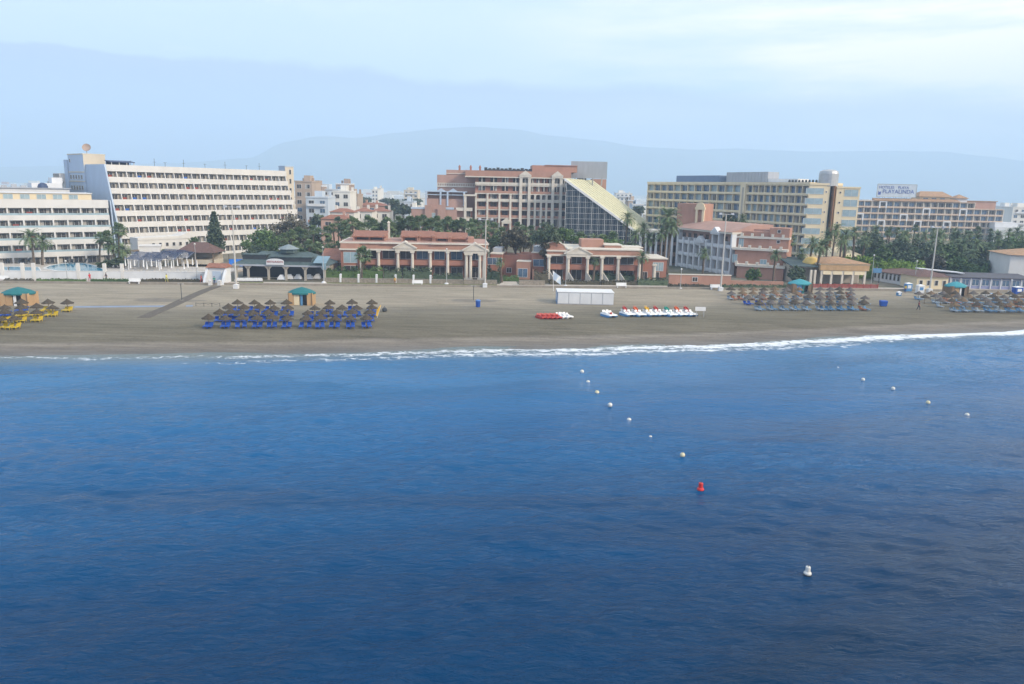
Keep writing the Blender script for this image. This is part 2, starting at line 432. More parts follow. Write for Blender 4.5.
def make_sea():
    "sea surface: real swell and wind waves as geometry in front of the beach, calmer and coarser farther out to the sides"
    import numpy as np
    rg = np.random.RandomState(12)
    xs = np.concatenate([[-700, -450, -300, -220, -170, -140, -120], np.arange(-104, 104.1, .5), [120, 140, 170, 220, 300, 450, 700]])
    ds = np.concatenate([[-330, -240, -170, -130, -110, -95], np.arange(-84, -20, .30), np.arange(-20, 6, .4), [8, 11, 14]])
    sy = np.array([shore_y(x) for x in xs])
    X = np.repeat(xs[None, :], len(ds), 0); Yv = sy[None, :]+ds[:, None]/.965; D = np.repeat(ds[:, None], len(xs), 1)
    Z = np.zeros_like(X)
    def waves(n, l0, l1, spread, slope, base):
        z = np.zeros_like(X)
        for _ in range(n):
            lam = l0*(l1/l0)**rg.rand(); a = base+rg.randn()*spread; k = 2*pi/lam; ph = rg.rand()*6.28
            c = k*(X*np.cos(a)+Yv*np.sin(a))+ph
            z += slope/k*np.sqrt(2.0/n)*(np.sin(c)+.22*np.cos(2*c))
        return z
    base = radians(100)
    gust = waves(14, 26, 90, .6, 1.0, base); gust = gust/gust.std()
    patch = np.clip(1+.55*gust, .15, 2.4)
    Z += waves(16, 7, 19, .28, WATER['big'], base)
    Z += waves(26, 2.2, 6, .42, WATER['mid'], base+.1)*patch
    Z += waves(26, 1.1, 2.2, .55, WATER['chop'], base-.1)*patch
    fade = np.clip((104-np.abs(X))/12, 0, 1)*np.clip((84+D)/8, 0, 1)*np.clip((1.5-D)/14, .12, 1)
    Z = SEA_Z+Z*fade
    b = MB(); n = len(xs); m = len(ds)
    b.v = np.stack([X.ravel(), Yv.ravel(), Z.ravel()], 1).tolist()
    idx = np.arange((m-1)*n).reshape(m-1, n)[:, :-1].ravel()
    b.f = np.stack([idx, idx+1, idx+n+1, idx+n], 1).tolist(); b.m = [0]*len(b.f)
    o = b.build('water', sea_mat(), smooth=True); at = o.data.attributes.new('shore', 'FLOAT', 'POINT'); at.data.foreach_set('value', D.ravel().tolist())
    tag(o, 'deep blue sea with small ripples and a thin line of foam', 'sea', kind='structure')
make_sea()

# ------------------------------------------------------------------ beach
def sand_mat():
    m, t, b, N, Lk = nt('beach_sand')
    tc = N('ShaderNodeTexCoord'); at = N('ShaderNodeAttribute'); at.attribute_name = 'shore'
    def noise(sc, s, d, r=.6, rot=-9, dist=0):
        n0 = N('ShaderNodeMapping'); n0.inputs['Rotation'].default_value = (0, 0, radians(rot)); n0.inputs['Scale'].default_value = sc
        Lk(tc.outputs['Object'], n0.inputs['Vector'])
        n = N('ShaderNodeTexNoise'); n.inputs['Scale'].default_value = s; n.inputs['Detail'].default_value = d; n.inputs['Roughness'].default_value = r
        n.inputs['Distortion'].default_value = dist
        Lk(n0.outputs[0], n.inputs['Vector']); return n.outputs['Fac']
    def ma(op, *a):
        n = N('ShaderNodeMath'); n.operation = op
        for k, x in enumerate(a):
            if isinstance(x, (int, float)): n.inputs[k].default_value = x
            else: Lk(x, n.inputs[k])
        return n.outputs[0]
    # wavy bands parallel to the water: wet edge, pale drying ridge, damp belt, raked dry sand
    wob = ma('MULTIPLY_ADD', noise((1, .2, 1), .03, 5), 9.0, -4.5)
    wob2 = ma('MULTIPLY_ADD', noise((1, .6, 1), .3, 5), 1.6, -.8)
    d = ma('ADD', at.outputs['Fac'], ma('ADD', ma('MULTIPLY', wob, ma('MINIMUM', ma('MULTIPLY', ma('MAXIMUM', at.outputs['Fac'], 0.0), .07), 1.0)), wob2))
    r = N('ShaderNodeValToRGB'); e = r.color_ramp.elements
    stops = [(0, (.13, .12, .105)), (.035, (.14, .125, .105)), (.075, (.18, .157, .128)), (.10, (.215, .19, .155)), (.125, (.138, .122, .088)), (.17, (.148, .131, .094)),
             (.26, (.138, .123, .086)), (.36, (.158, .141, .102)), (.47, (.197, .176, .133)), (.58, (.284, .246, .186)), (1, (.298, .26, .198))]
    e[0].position, e[0].color = stops[0][0], (*stops[0][1], 1)
    e[1].position, e[1].color = 1, (*stops[-1][1], 1)
    for p, c in stops[1:-1]:
        k = e.new(p); k.color = (*c, 1)
    Lk(ma('DIVIDE', d, 60), r.inputs[0])
    streak = noise((.10, 1, 1), 1.0, 7, .68)       # rake and tyre marks along the beach
    blot = noise((.5, 1, 1), .12, 8, .7, dist=.6)
    grain = noise((1, 1, 1), 2.6, 6, .75)
    k = ma('ADD', ma('ADD', ma('MULTIPLY_ADD', streak, 1.15, .425), ma('MULTIPLY_ADD', blot, .9, -.45)), ma('MULTIPLY_ADD', grain, .9, -.45))
    # tyre and rake lines, trodden patches, dark bits of weed
    trk = noise((.035, 1, 1), 1.5, 3, .5, -7, .3)
    t1 = ma('MINIMUM', ma('MULTIPLY', ma('ABSOLUTE', ma('SUBTRACT', trk, .5)), 16), 1.0)
    wv = N('ShaderNodeTexVoronoi'); wv.inputs['Scale'].default_value = .55; Lk(tc.outputs['Object'], wv.inputs['Vector'])
    bits = ma('MINIMUM', ma('MULTIPLY', wv.outputs['Distance'], 5.5), 1.0)
    k = ma('MULTIPLY', k, ma('MULTIPLY', ma('MULTIPLY_ADD', t1, .17, .85), ma('MULTIPLY_ADD', bits, .28, .74)))
    mx = N('ShaderNodeMix'); mx.data_type = 'RGBA'; mx.blend_type = 'MULTIPLY'; mx.inputs[0].default_value = 1
    cb = N('ShaderNodeCombineColor'); [Lk(k, cb.inputs[i]) for i in range(3)]
    Lk(r.outputs[0], mx.inputs[6]); Lk(cb.outputs[0], mx.inputs[7]); Lk(mx.outputs[2], b.inputs['Base Color'])
    rr = N('ShaderNodeMapRange'); rr.inputs['From Min'].default_value = 0; rr.inputs['From Max'].default_value = 5
    rr.inputs['To Min'].default_value = .35; rr.inputs['To Max'].default_value = .95
    Lk(at.outputs['Fac'], rr.inputs[0]); Lk(rr.outputs[0], b.inputs['Roughness']); b.inputs['Specular IOR Level'].default_value = .255
    bp = N('ShaderNodeBump'); bp.inputs['Strength'].default_value = .8; bp.inputs['Distance'].default_value = .12
    Lk(ma('ADD', ma('MULTIPLY', grain, .8), streak), bp.inputs['Height']); Lk(bp.outputs[0], b.inputs['Normal'])
    return m

def beach_z(d):
    if d <= 0: return SEA_Z+.09*d
    if d >= 16: return 0.0
    q = d/16; return SEA_Z*(1-q*q*(3-2*q))

def make_beach():
    b = MB(); xs = xs_list(); n = len(xs); K = 44
    for j in range(K+1):
        for x in xs:
            y0, y1 = shore_y(x)-14, max(prom_y(x), shore_y(x)+8)+1.0
            q = (j/K)**1.25; y = y0+(y1-y0)*q; d = shore_d(x, y)
            z = beach_z(d)
            if 0 < d < 26: z += .05*sin(x*.21+1.3*sin(x*.057))*math.exp(-((d-5)/4)**2)
            b.v.append((x, y, z))
    for j in range(K):
        for i in range(n-1):
            b.f.append((j*n+i, j*n+i+1, (j+1)*n+i+1, (j+1)*n+i)); b.m.append(0)
    o = b.build('beach', sand_mat(), smooth=True); with_shore_attr(o)
    tag(o, 'wide grey brown sand beach between the sea and the promenade', 'beach', kind='structure')
make_beach()

# ------------------------------------------------------------------ land behind
def ground_mat():
    m, t, b, N, Lk = nt('town_ground')
    tc = N('ShaderNodeTexCoord')
    a = N('ShaderNodeTexNoise'); a.inputs['Scale'].default_value = .035; a.inputs['Detail'].default_value = 9; a.inputs['Roughness'].default_value = .7
    Lk(tc.outputs['Object'], a.inputs['Vector'])
    r = N('ShaderNodeValToRGB'); e = r.color_ramp.elements
    e[0].position = .36; e[0].color = (.045, .06, .03, 1); e[1].position = .66; e[1].color = (.26, .22, .17, 1)
    k = e.new(.5); k.color = (.15, .135, .095, 1)
    Lk(a.outputs['Fac'], r.inputs[0]); Lk(r.outputs[0], b.inputs['Base Color']); b.inputs['Roughness'].default_value = .95
    return m
def make_land():
    b = MB(); xs = [-7300, -1500, -700, -200, 0, 200, 700, 1500, 7300]; n = len(xs)
    ys = [0, 60, 200, 600, 1500, 3000, None]
    for yy in ys:
        for x in xs:
            xx = max(-700, min(700, x)); b.v.append((x, 7400 if yy is None else prom_y(xx)+.9+yy, .02 if yy != 0 else .02))
    for j in range(len(ys)-1):
        for i in range(n-1):
            b.f.append((j*n+i, j*n+i+1, (j+1)*n+i+1, (j+1)*n+i)); b.m.append(0)
    tag(b.build('ground', ground_mat()), 'flat planted ground of the resort and the plain behind it', 'ground', kind='structure')
    b = MB(); b.box(-350, 350, .35, 4.6, .03, .12, 0); b.box(-350, 350, 0, .35, -.25, .42, 1)
    tag(b.build('promenade', [M['paving'], M['kerb']], loc=(PA.x, PA.y, 0), rz=PANG), 'pale paved promenade with a low concrete edge along the beach', 'promenade', kind='structure')
make_land()

# ------------------------------------------------------------------ hills
def make_hills():
    Y0 = 6400.0
    prof = [(-260, 172), (-100, 169), (60, 166), (180, 163), (250, 158), (285, 142), (318, 136), (355, 138), (400, 132.5), (440, 128.5), (470, 126.5), (520, 129.5), (552, 136), (600, 140.5), (640, 147), (700, 149.5), (740, 148.5),
            (800, 151.5), (860, 151), (905, 151), (945, 152), (985, 156), (1024, 161), (1150, 168), (1300, 172)]
    pts = [(P(x, y, Y0).x, P(x, y, Y0).z) for x, y in prof]
    def ht(x):
        for (a, h), (c, g) in zip(pts, pts[1:]):
            if a <= x <= c:
                q = (x-a)/(c-a); q = q*q*(3-2*q)*.5+q*.5; return h+(g-h)*q
        return pts[0][1] if x < pts[0][0] else pts[-1][1]
    b = MB(); n = 260; rows = [(-900, 0), (-650, .18), (-420, .42), (-230, .66), (-90, .88), (0, 1.0), (200, .8), (600, .2), (900, 0)]
    rnd = random.Random(3)
    ph = [(rnd.uniform(.004, .03), rnd.uniform(0, 6)) for _ in range(9)]
    for dy, s in rows:
        for i in range(n+1):
            x = -7300+14600*i/n
            w = sum(sin(x*f+p+dy*.011)/(1+k*.5) for k, (f, p) in enumerate(ph))
            h = ht(x)*s+(w*5.5*(1-s) if 0 < s < 1 else w*1.0*s)
            b.v.append((x, Y0+dy+w*22*(1-s), max(h, .03) if s else -3))
    m = n+1
    for j in range(len(rows)-1):
        for i in range(n): b.f.append((j*m+i, j*m+i+1, (j+1)*m+i+1, (j+1)*m+i)); b.m.append(0)
    tag(b.build('hills', mat('hill_scrub', (.10, .11, .085), .95, .3, .004), smooth=True), 'long pale blue range of hills fading into the haze', 'hills', kind='structure')
make_hills()
# ------------------------------------------------------------------ buildings: shared tools
WINMESH = {}
def win_mesh(w, h, kind):
    w, h = round(w*5)/5, round(h*5)/5
    key = (w, h, kind)
    if key in WINMESH: return WINMESH[key]
    b = MB(); f = .07
    mats = [M['frame'], M['glass'], M['curtain']]
    if kind == 'blue': mats[1] = M['glass_blue']
    if kind == 'pale': mats[1] = M['glass_pale']
    if kind == 'red': mats[2] = M['red']
    if kind == 'bluecloth': mats[2] = M['blue_cloth']
    if kind in ('brown',): mats[0] = M['wood']; mats[1] = M['glass_brown']
    hw = w/2
    b.box(-hw, -hw+f, -.10, .02, 0, h, 0); b.box(hw-f, hw, -.10, .02, 0, h, 0)
    b.box(-hw+f, hw-f, -.10, .02, 0, f, 0); b.box(-hw+f, hw-f, -.10, .02, h-f, h, 0)
    b.box(-hw+f, hw-f, -.05, .02, f, h-f, 1)
    if w > .8: b.box(-.03, .03, -.09, -.05, f, h-f, 0)
    if kind == 'curtain': b.box(-hw+f, -hw+f+w*.30, -.065, -.05, f, h-f, 2)
    if kind == 'curtain2': b.box(hw-f-w*.24, hw-f, -.065, -.05, f, h-f, 2)
    if kind in ('red', 'bluecloth'): b.box(-hw*.6, hw*.6, -.14, -.10, h*.36, h*.62, 2)
    if kind == 'arch':
        b.lathe([(0.01, 0)], 3) if False else None
        b.xz([(hw*cos(pi*k/10), h-.02+hw*.75*sin(pi*k/10)) for k in range(11)], -.06, .02, 1)
    WINMESH[key] = b.mesh('window', mats); return WINMESH[key]

class Bld:
    "one building: an Empty that carries parts set out along a front line A-B (x along it, y into the building)"
    def __init__(s, name, label, cat, A, B, group=None):
        s.o = Vector((A[0], A[1], 0)); s.root = thing(name, label, cat, s.o, 0, group); s.wins = []; s.frame(A, B)
    def frame(s, A, B):
        s.A, s.B = Vector((A[0], A[1], 0)), Vector((B[0], B[1], 0)); d = s.B-s.A
        s.L = d.length; s.rz = atan2(d.y, d.x); s.loc = s.A-s.o; return s
    def px(s, x, y): return onface(x, y, s.A, s.B)
    def part(s, name, mb, mats, smooth=False): return mb.build(name, mats, s.root, s.loc, s.rz, smooth)
    def sub(s, name, mb, mats, parent): return mb.build(name, mats, parent)
    def world(s, x, y, z):
        c, q = cos(s.rz), sin(s.rz); return Vector((s.loc.x+x*c-y*q, s.loc.y+x*q+y*c, z))
    def win(s, x, z, w, h, y=0.0, kind='dark', turn=0.0, name='window'):
        s.wins.append((s.world(x, y, z), s.rz+turn, w, h, kind, name))
    def finish(s, cap=100):
        def size(t):
            p = t[0]+s.o; return t[2]*t[3]/max(p.y, 1)**2*(1 if abs(p.x) < p.y*.68 else .01)
        s.wins.sort(key=size, reverse=True)
        for loc, rz, w, h, kind, name in s.wins[:cap]:
            inst(name, win_mesh(w, h, kind), s.root, loc, rz)
        rest = s.wins[cap:]
        if rest:
            b = MB(); mats = []
            for loc, rz, w, h, kind, name in rest:
                me = win_mesh(w, h, kind); mp = []
                for q in me.materials:
                    if q not in mats: mats.append(q)
                    mp.append(mats.index(q))
                i = len(b.v); c, q = cos(rz), sin(rz)
                b.v += [(loc.x+v.co.x*c-v.co.y*q, loc.y+v.co.x*q+v.co.y*c, loc.z+v.co.z) for v in me.vertices]
                for p in me.polygons: b.f.append(tuple(i+k for k in p.vertices)); b.m.append(mp[p.material_index])
            tag(b.build('window', mats, s.root), kind='stuff')

RND = random.Random(5)

# ------------------------------------------------------------------ the white terraced hotel
def white_hotel():
    A, B = P(105.6, 167, 202), P(285.5, 172, 243)
    h = Bld('terraced_hotel', 'long white hotel with stepped balcony floors and a dish on its shade tinted tower', 'hotel', A, B)
    ST, OPEN, top, n, dep, step = 2.9, 1.45, 24.0, 8, 22.0, 1.0
    L = h.L; bays = 21; bw = L/bays
    wall = MB(); wall.box(0, L, .05, dep, top-1.45, top, 0)
    z = top-1.45
    b = MB(); b.box(-.15, L+.15, -.25, .05, top-1.45, top+.25, 0); h.part('parapet', b, M['white'])
    for k in range(n):
        lo = z-ST if k < n-1 else 0
        back = -k*step+.75
        x1 = L+.32*k
        wall.box(.02*k, x1, back, dep+.013*k, lo, z-.003*k, 0)
        f = -(k+1)*step
        b = MB(); b.box(-.1, x1+.2, f, f+.22, z-OPEN-1.45, z-OPEN, 0)            # front band
        b.box(-.1, x1+.2, f+.22, back, z-OPEN-1.32, z-OPEN-1.05, 0)              # floor slab
        nb = bays+(1 if k > 4 else 0)
        for i in range(nb+1):
            x = min(i*bw, x1-.1)
            b.prism([(x-.11, back, z-OPEN-1.05), (x+.11, back, z-OPEN-1.05), (x+.11, f+.22, z-OPEN-1.05), (x-.11, f+.22, z-OPEN-1.05)],
                    [(x-.11, back, z-.01), (x+.11, back, z-.01), (x+.11, f+.9, z-.01), (x-.11, f+.9, z-.01)], 0)
        h.part('balcony', b, M['white'])
        for i in range(nb):
            x = (i+.5)*bw
            if x > x1-1: continue
            kind = RND.choice(['dark']*4+['curtain', 'curtain', 'curtain2', 'curtain2', 'red', 'red', 'bluecloth'])
            h.win(x-.2, z-OPEN-.75, bw-1.0, 2.1, back, kind)
        z -= ST
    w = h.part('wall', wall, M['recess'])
    # the sloping blank end wall, its shade put into the colour
    b = MB(); b.yz([(-n*step-.35, -.1), (-.35, top+.3), (dep*.55, top+.3), (dep*.55, -.1)], -.5, -.12, 0)
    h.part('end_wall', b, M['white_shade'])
    b = MB(); b.box(0, L, .05, dep, top+.012, top+.06, 0); h.part('roof', b, M['roof_flat'])
    # tower at the near end; shaded sides and sunlit face set by colour
    b = MB(); b.box(-.9, 4.8, dep*.55+.02, dep+1, 0, top+2.9, 0); b.box(-1.0, 4.9, dep*.55-.08, dep+1.1, top+2.9, top+3.2, 1)
    b.box(-1.05, -.9, dep*.55-.05, dep+1, top-4.4, top-4.1, 1); b.box(-1.05, -.9, dep*.55-.05, dep+1, top-1.9, top-1.6, 1); b.box(-.9, 4.8, dep*.55-.03, dep*.55+.02, top+.1, top+2.9, 1)
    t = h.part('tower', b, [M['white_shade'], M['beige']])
    for zz in (top-6.6, top-3.7):
        for q in range(5): h.win(-.9, zz, 1.2, 1.2, dep-.4-1.9*q, 'dark', -pi/2)
    h.win(-.9, top+.9, .8, 1.0, dep-.4, 'dark', -pi/2)
    # lift house and stepped terraces behind the tower
    b = MB(); b.box(-1.2, 6, dep+1.02, dep+3.5, 0, top+1.6, 0)
    h.part('lift_house', b, M['white_shade'])
    for q, zz in enumerate((21.8, 19.6)):
        b = MB(); y0 = dep+3.5+q*5; b.box(-1.4+.02*q, 6, y0, y0+5, 0, zz, 0); b.box(-2.6, -1.4, y0+.2, y0+4.8, zz-.2, zz+.05, 0)
        for j in range(5): b.box(-2.6, -1.4, y0+.2+j*1.14, y0+.34+j*1.14, zz-2.3, zz-.2, 0)
        b.box(-2.7, -2.6, y0+.2, y0+4.8, zz-2.5, zz-1.5, 0)
        h.part('terrace', b, M['white'])
        for j in range(4): h.win(-1.4, zz-2.2, .8, 1.7, y0+4.2-j*1.14, 'dark', -pi/2)
    # dish on the tower
    c = MB(); R = Vector((.8, dep*.55+1.6, top+3.2)); c.tube(R, R+Vector((0, 0, 1.0)), .12); m = h.part('dish_mast', c, M['grey'])
    c = MB(); ax = Vector((-.5, -.8, .45)).normalized(); a = ax.orthogonal().normalized(); bb = ax.cross(a); ctr = R+Vector((0, 0, 1.7))
    rings = []
    for r, dd in ((.04, .36), (.45, .32), (.8, .22), (1.1, 0), (1.1, .06), (.8, .28), (.04, .42)):
        rings.append([tuple(ctr-ax*dd+(a*cos(2*pi*k/18)+bb*sin(2*pi*k/18))*r) for k in range(18)])
    for r0, r1 in zip(rings, rings[1:]):
        for k in range(18): c.poly([r0[k], r0[(k+1) % 18], r1[(k+1) % 18], r1[k]])
    h.part('satellite_dish', c, mat('dish_paint', (.36, .27, .22), .6))
    # dark blue roof canopy
    b = MB(); b.prism([(3.6, 5.5, top+1.0), (10, 5.5, top+1.0), (10, 9.5, top+1.4), (3.6, 9.5, top+1.4)], [(3.6, 5.5, top+1.2), (10, 5.5, top+1.2), (10, 9.5, top+1.6), (3.6, 9.5, top+1.6)], 0)
    for x in (3.8, 5.8, 7.8, 9.7): b.box(x, x+.16, 5.7, 5.86, top, top+1.0, 1); b.box(x, x+.16, 9.1, 9.26, top, top+1.4, 1)
    b.box(3.7, 9.9, 9.0, 9.08, top, top+1.3, 0)
    h.part('roof_canopy', b, [M['navy'], M['frame']])
    for q, x in enumerate((9, 16, 19.5, 24, 31, 38, 44, 49)):
        b = MB(); b.tube((x, 6+q % 3, top), (x, 6+q % 3, top+1.6+.9*(q % 2)), .05); b.tube((x-.5, 6+q % 3, top+1.5), (x+.5, 6+q % 3, top+1.5), .03); h.part('aerial', b, M['dark'])
    # stair tower at the far end: shaded body, sunlit beige front, both by colour
    b = MB(); b.box(L+1.4, L+4.6, 2.5, 6.0, 0, top+1.6, 0); b.box(L+1.3, L+4.7, 2.4, 6.1, top+1.6, top+1.9, 0); b.box(L+1.45, L+4.55, 2.42, 2.5, 0, top+1.5, 1); h.part('stair_tower', b, [M['white_shade'], M['beige']])
    for q in range(6): h.win(L+3.2, top-.8-q*2.9, .9, 1.5, 2.42, 'dark')
    # ---- lower wing
    A2, B2 = P(0, 199.5, 178), P(107, 198.6, 191.5)
    e = (Vector((B2.x, B2.y))-Vector((A2.x, A2.y))).normalized(); A2 = Vector((A2.x-e.x*14, A2.y-e.y*14, 0))
    h.frame(A2, B2); L = h.L; top = 15.2; n = 5; dep = 13; step = .55
    bays = round(L/2.95); bw = L/bays
    b = MB(); b.box(-.1, L+.15, -.2, .1, top-1.9, top+.1, 0); h.part('parapet', b, M['white'])
    wall = MB(); wall.box(0, L, .1, dep, top-1.9, top-.2, 0); z = top-1.9
    for k in range(n):
        lo = z-ST if k < n-1 else 0
        back = -k*step+1.0; f = -(k+1)*step; x1 = L+.1*k
        wall.box(.02*k, x1, back, dep+.013*k, lo, z-.003*k, 0)
        b = MB()
        if k < n-1:
            b.box(-.1, x1+.15, f, f+.22, z-1.35-1.55, z-1.35-.35, 0); b.box(-.1, x1+.15, f+.22, back, z-2.55, z-2.3, 0)
            g = MB(); g.box(-.05, x1+.1, f+.05, f+.10, z-1.35-.345, z-1.35+.12, 0)
        if k == n-1: b.box(-.05, x1, f+.3, back, z-2.45, z-2.31, 0)
        for i in range(bays+1):
            x = min(i*bw, x1-.1)
            b.box(x-.17, x+.17, f+.5, back, z-2.3, z-.01, 0)
        bp = h.part('balcony', b, M['white'])
        if k < n-1: h.sub('balustrade', g, M['glass_pale'], bp)
        for i in range(bays):
            kind = RND.choice(['dark']*5+['curtain', 'curtain2', 'red', 'curtain'])
            h.win((i+.5)*bw-.1, z-2.2, bw-.95, 2.05, back, kind)
        z -= ST
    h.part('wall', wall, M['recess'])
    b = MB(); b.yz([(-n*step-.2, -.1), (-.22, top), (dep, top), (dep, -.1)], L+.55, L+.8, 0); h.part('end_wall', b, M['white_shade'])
    b = MB(); b.box(0, L, .1, dep, top-.19, top-.1, 0); h.part('roof', b, M['roof_flat'])
    b = MB(); b.box(0, L-3, 3, dep-.3, top-.1, top+1.5, 0); b.box(-.2, L-2.8, 2.7, dep, top+1.5, top+1.7, 1); h.part('setback_storey', b, [M['cream'], M['white2']])
    for i in range(7): h.win(9+i*3.4, top+.1, 2.0, 1.1, 3, 'pale')
    b = MB(); b.box(-8, L-6, dep+4, dep+22, 0, top+2.5, 0); b.box(-8.3, L-5.7, dep+3.6, dep+22, top+2.5, top+2.7, 1); b.box(L-14, L-7, dep+9, dep+20, top+2.71, top+3.9, 0); b.box(L-9, L-6.5, dep+12, dep+20, top+3.9, top+5.4, 0); h.part('rear_wing', b, [M['white2'], M['grey']])
    b = MB()
    for q in range(9): b.box(3+q*2.1, 4.2+q*2.1, dep+6, dep+7.2, top+2.7, top+3.2+.3*(q % 2), 0)
    h.part('roof_plant', b, M['grey'])
    b = MB(); b.lathe([(1.2, 0), (1.2, .3), (.9, 1.0), (.3, 1.3)], 10, 0, (24.5, dep+5, top+2.7)); h.part('roof_dome', b, M['navy'])
    h.finish()
white_hotel()

# ------------------------------------------------------------------ terracotta villas on the front
def column(b, x, y, z0, z1, r=.42, m=0):
    b.box(x-r*1.35, x+r*1.35, y-r*1.35, y+r*1.35, z0, z0+.35, m)
    b.lathe([(r, 0), (r*.98, (z1-z0)*.4), (r*.86, z1-z0-.75)], 12, m, (x, y, z0+.35))
    b.box(x-r*1.3, x+r*1.3, y-r*1.3, y+r*1.3, z1-.4, z1, m)

def pediment(h, xa, xb, zb, zt, y=-2.2, z0=0, win=True, pair=False):
    b = MB(); xm = (xa+xb)/2
    b.box(xa-.25, xb+.25, y-.5, 0, zb, zb+.55, 0)
    b.xz([(xa-.6, zb+.552), (xb+.6, zb+.552), (xm, zt)], y-.65, -.02, 0)
    b.xz([(xa-.75, zb+.75), (xa-.6, zb+.56), (xm, zt+.01), (xb+.6, zb+.56), (xb+.75, zb+.75), (xm, zt+.35)], y-.85, -.01, 0)
    p = h.part('portico', b, M['cream_trim'])
    for x in (xa+.35, xb-.35) if not pair else (xa+.35, xa+1.3, xb-1.3, xb-.35):
        c = MB(); column(c, x, y, z0, zb, .36); h.sub('column', c, M['cream_trim'], p)
    return p

def left_villa():
    A, B = G(344, 279.5), G(487, 281)
    A, B = P(344, 270, A.y+5), P(487, 270, B.y+5)
    h = Bld('terracotta_villa', 'terracotta hotel block with orange tiled roofs, white columns and two gabled porticos', 'hotel block', A, B)
    q = lambda x, y=262: h.px(x, y)[0]
    L = h.L; zc, zp, zf = 6.2, 7.7, 3.35
    x0 = q(360); b = MB()
    b.box(x0, L, 0, 14, 0, zc, 0); b.box(-.3, x0, -2.4, 13.9, 0, zc, 0)         # bodies
    b.box(-.3, x0+.2, -2.5, 14, zc+.35, zp, 1); b.box(x0+.2, L, -2.2, 14, zc+.35, zp, 1)
    b.box(x0, L, -1.9, 0, zf-.35, zf+.75, 0)                                      # first floor balcony front
    wall = h.part('wall', b, [M['terra'], M['terra2']])
    b = MB(); b.box(-.6, x0+.3, -2.8, 14.2, zc, zc+.35, 0); b.box(x0+.3, L+.3, -2.6, 14.2, zc, zc+.35, 0)
    for xa, xb, dy in ((-.5, q(383), .0), (q(383)+.02, q(409), -.25), (q(409)+.02, q(431), .1), (q(431)+.02, q(448), -.2), (q(448)+.02, L+.2, 0)):
        b.box(xa, xb, -2.55+dy, 14.1, zp, zp+.28, 0)
    h.part('cornice', b, M['cream_trim'])
    b = MB(); b.box(0, L, -1.8, 13.8, zp+.29, zp+.34, 0); h.part('roof_terrace', b, M['terra3'])
    # columns between the bays
    for px in (379.5, 430.5, 447.7):
        c = MB(); column(c, q(px), -2.1, .2, zc, .35); h.part('column', c, M['cream_trim'])
    c = MB(); column(c, q(362.5), -2.9, .2, zc-.1, .3); h.part('column', c, M['cream_trim'])
    pediment(h, q(397), q(414.5), zc-.05, 8.0, -2.3); pediment(h, q(464.5), q(485), zc-.35, 7.9, -2.5, 0, True, True)
    # upper windows and dark ground floor openings
    for px, w in ((371, 2.6), (389, 2.8), (406, 2.6), (422.5, 2.6), (439.5, 2.5), (456.5, 2.6), (475.5, 2.4)):
        h.win(q(px), zf+.8, w, 1.95, -.03, 'blue' if px > 415 else 'dark')
        h.win(q(px)+.1, .1, w, 2.4, -.03, 'dark', 0, 'door')
    h.win(q(352), .8+2.6, 3.0, 2.3, -2.42, 'pale'); h.win(q(352), .4, 3.0, 2.3, -2.42, 'dark')
    # tiled roof pavilions set back on the terrace, one after another
    for xa, xb, dz, hole in ((352, 385, .0, 2), (401, 418.3, .1, 1), (418.6, 433.5, .12, 0), (434, 449.5, -.1, 1), (450, 467, -.15, 0)):
        a, c = q(xa, 240), q(xb, 240); z0, z1 = zp+.3, zp+1.35+dz
        b = MB(); b.box(a, c, 2.2, 9, z0, z1, 0); b.box(a, a+.35, 1.5, 2.2, z0, z1+.35, 0); b.box(c-.35, c, 1.5, 2.2, z0, z1+.35, 0)
        p = h.part('roof_pavilion', b, M['terra2'])
        r = MB(); r.yz([(1.35, z1-.05), (7.4, z1+.95), (7.4, z1+.75), (1.35, z1-.25)], a-.25, c+.25, 0); r.yz([(3.6, z1-.02), (7.3, z1+.70), (7.3, z1-.02)], a+.02, c-.02, 1)
        h.sub('tiled_roof', r, [M['tile'], M['terra2']], p)
        for j in range(hole):
            w = (c-a-1.2)/hole; k = MB(); k.box(a+.6+w*j+.2, a+.6+w*(j+1)-.2, 2.1, 2.198, z0+.25, z1-.15, 0); h.sub('opening', k, M['dark'], p)
    # low lean-to at the near left corner and chimney
    b = MB(); b.box(-5.4, -.32, 2, 9, 0, 3.5, 0); b.yz([(1.6, 3.5), (9.2, 5.6), (9.2, 3.5)], -5.6, -.33, 1); h.part('side_annex', b, [M['terra2'], M['tile']])
    for j in range(3): h.win(-4.5+j*1.6, 1.2, 1.0, 1.8, 2, 'dark')
    b = MB(); b.box(q(384, 230), q(384, 230)+.5, 10, 10.5, zp, zp+4.0, 0); b.hip(q(384, 230)-.15, q(384, 230)+.65, 9.85, 10.65, zp+4.0, zp+4.5); h.part('chimney', b, M['cream_trim'])
    b = MB(); b.box(q(468, 243), q(474, 243), .8, 3.8, zp+.3, zp+1.5, 0); h.part('roof_box', b, M['terra2'])
    h.finish()
left_villa()

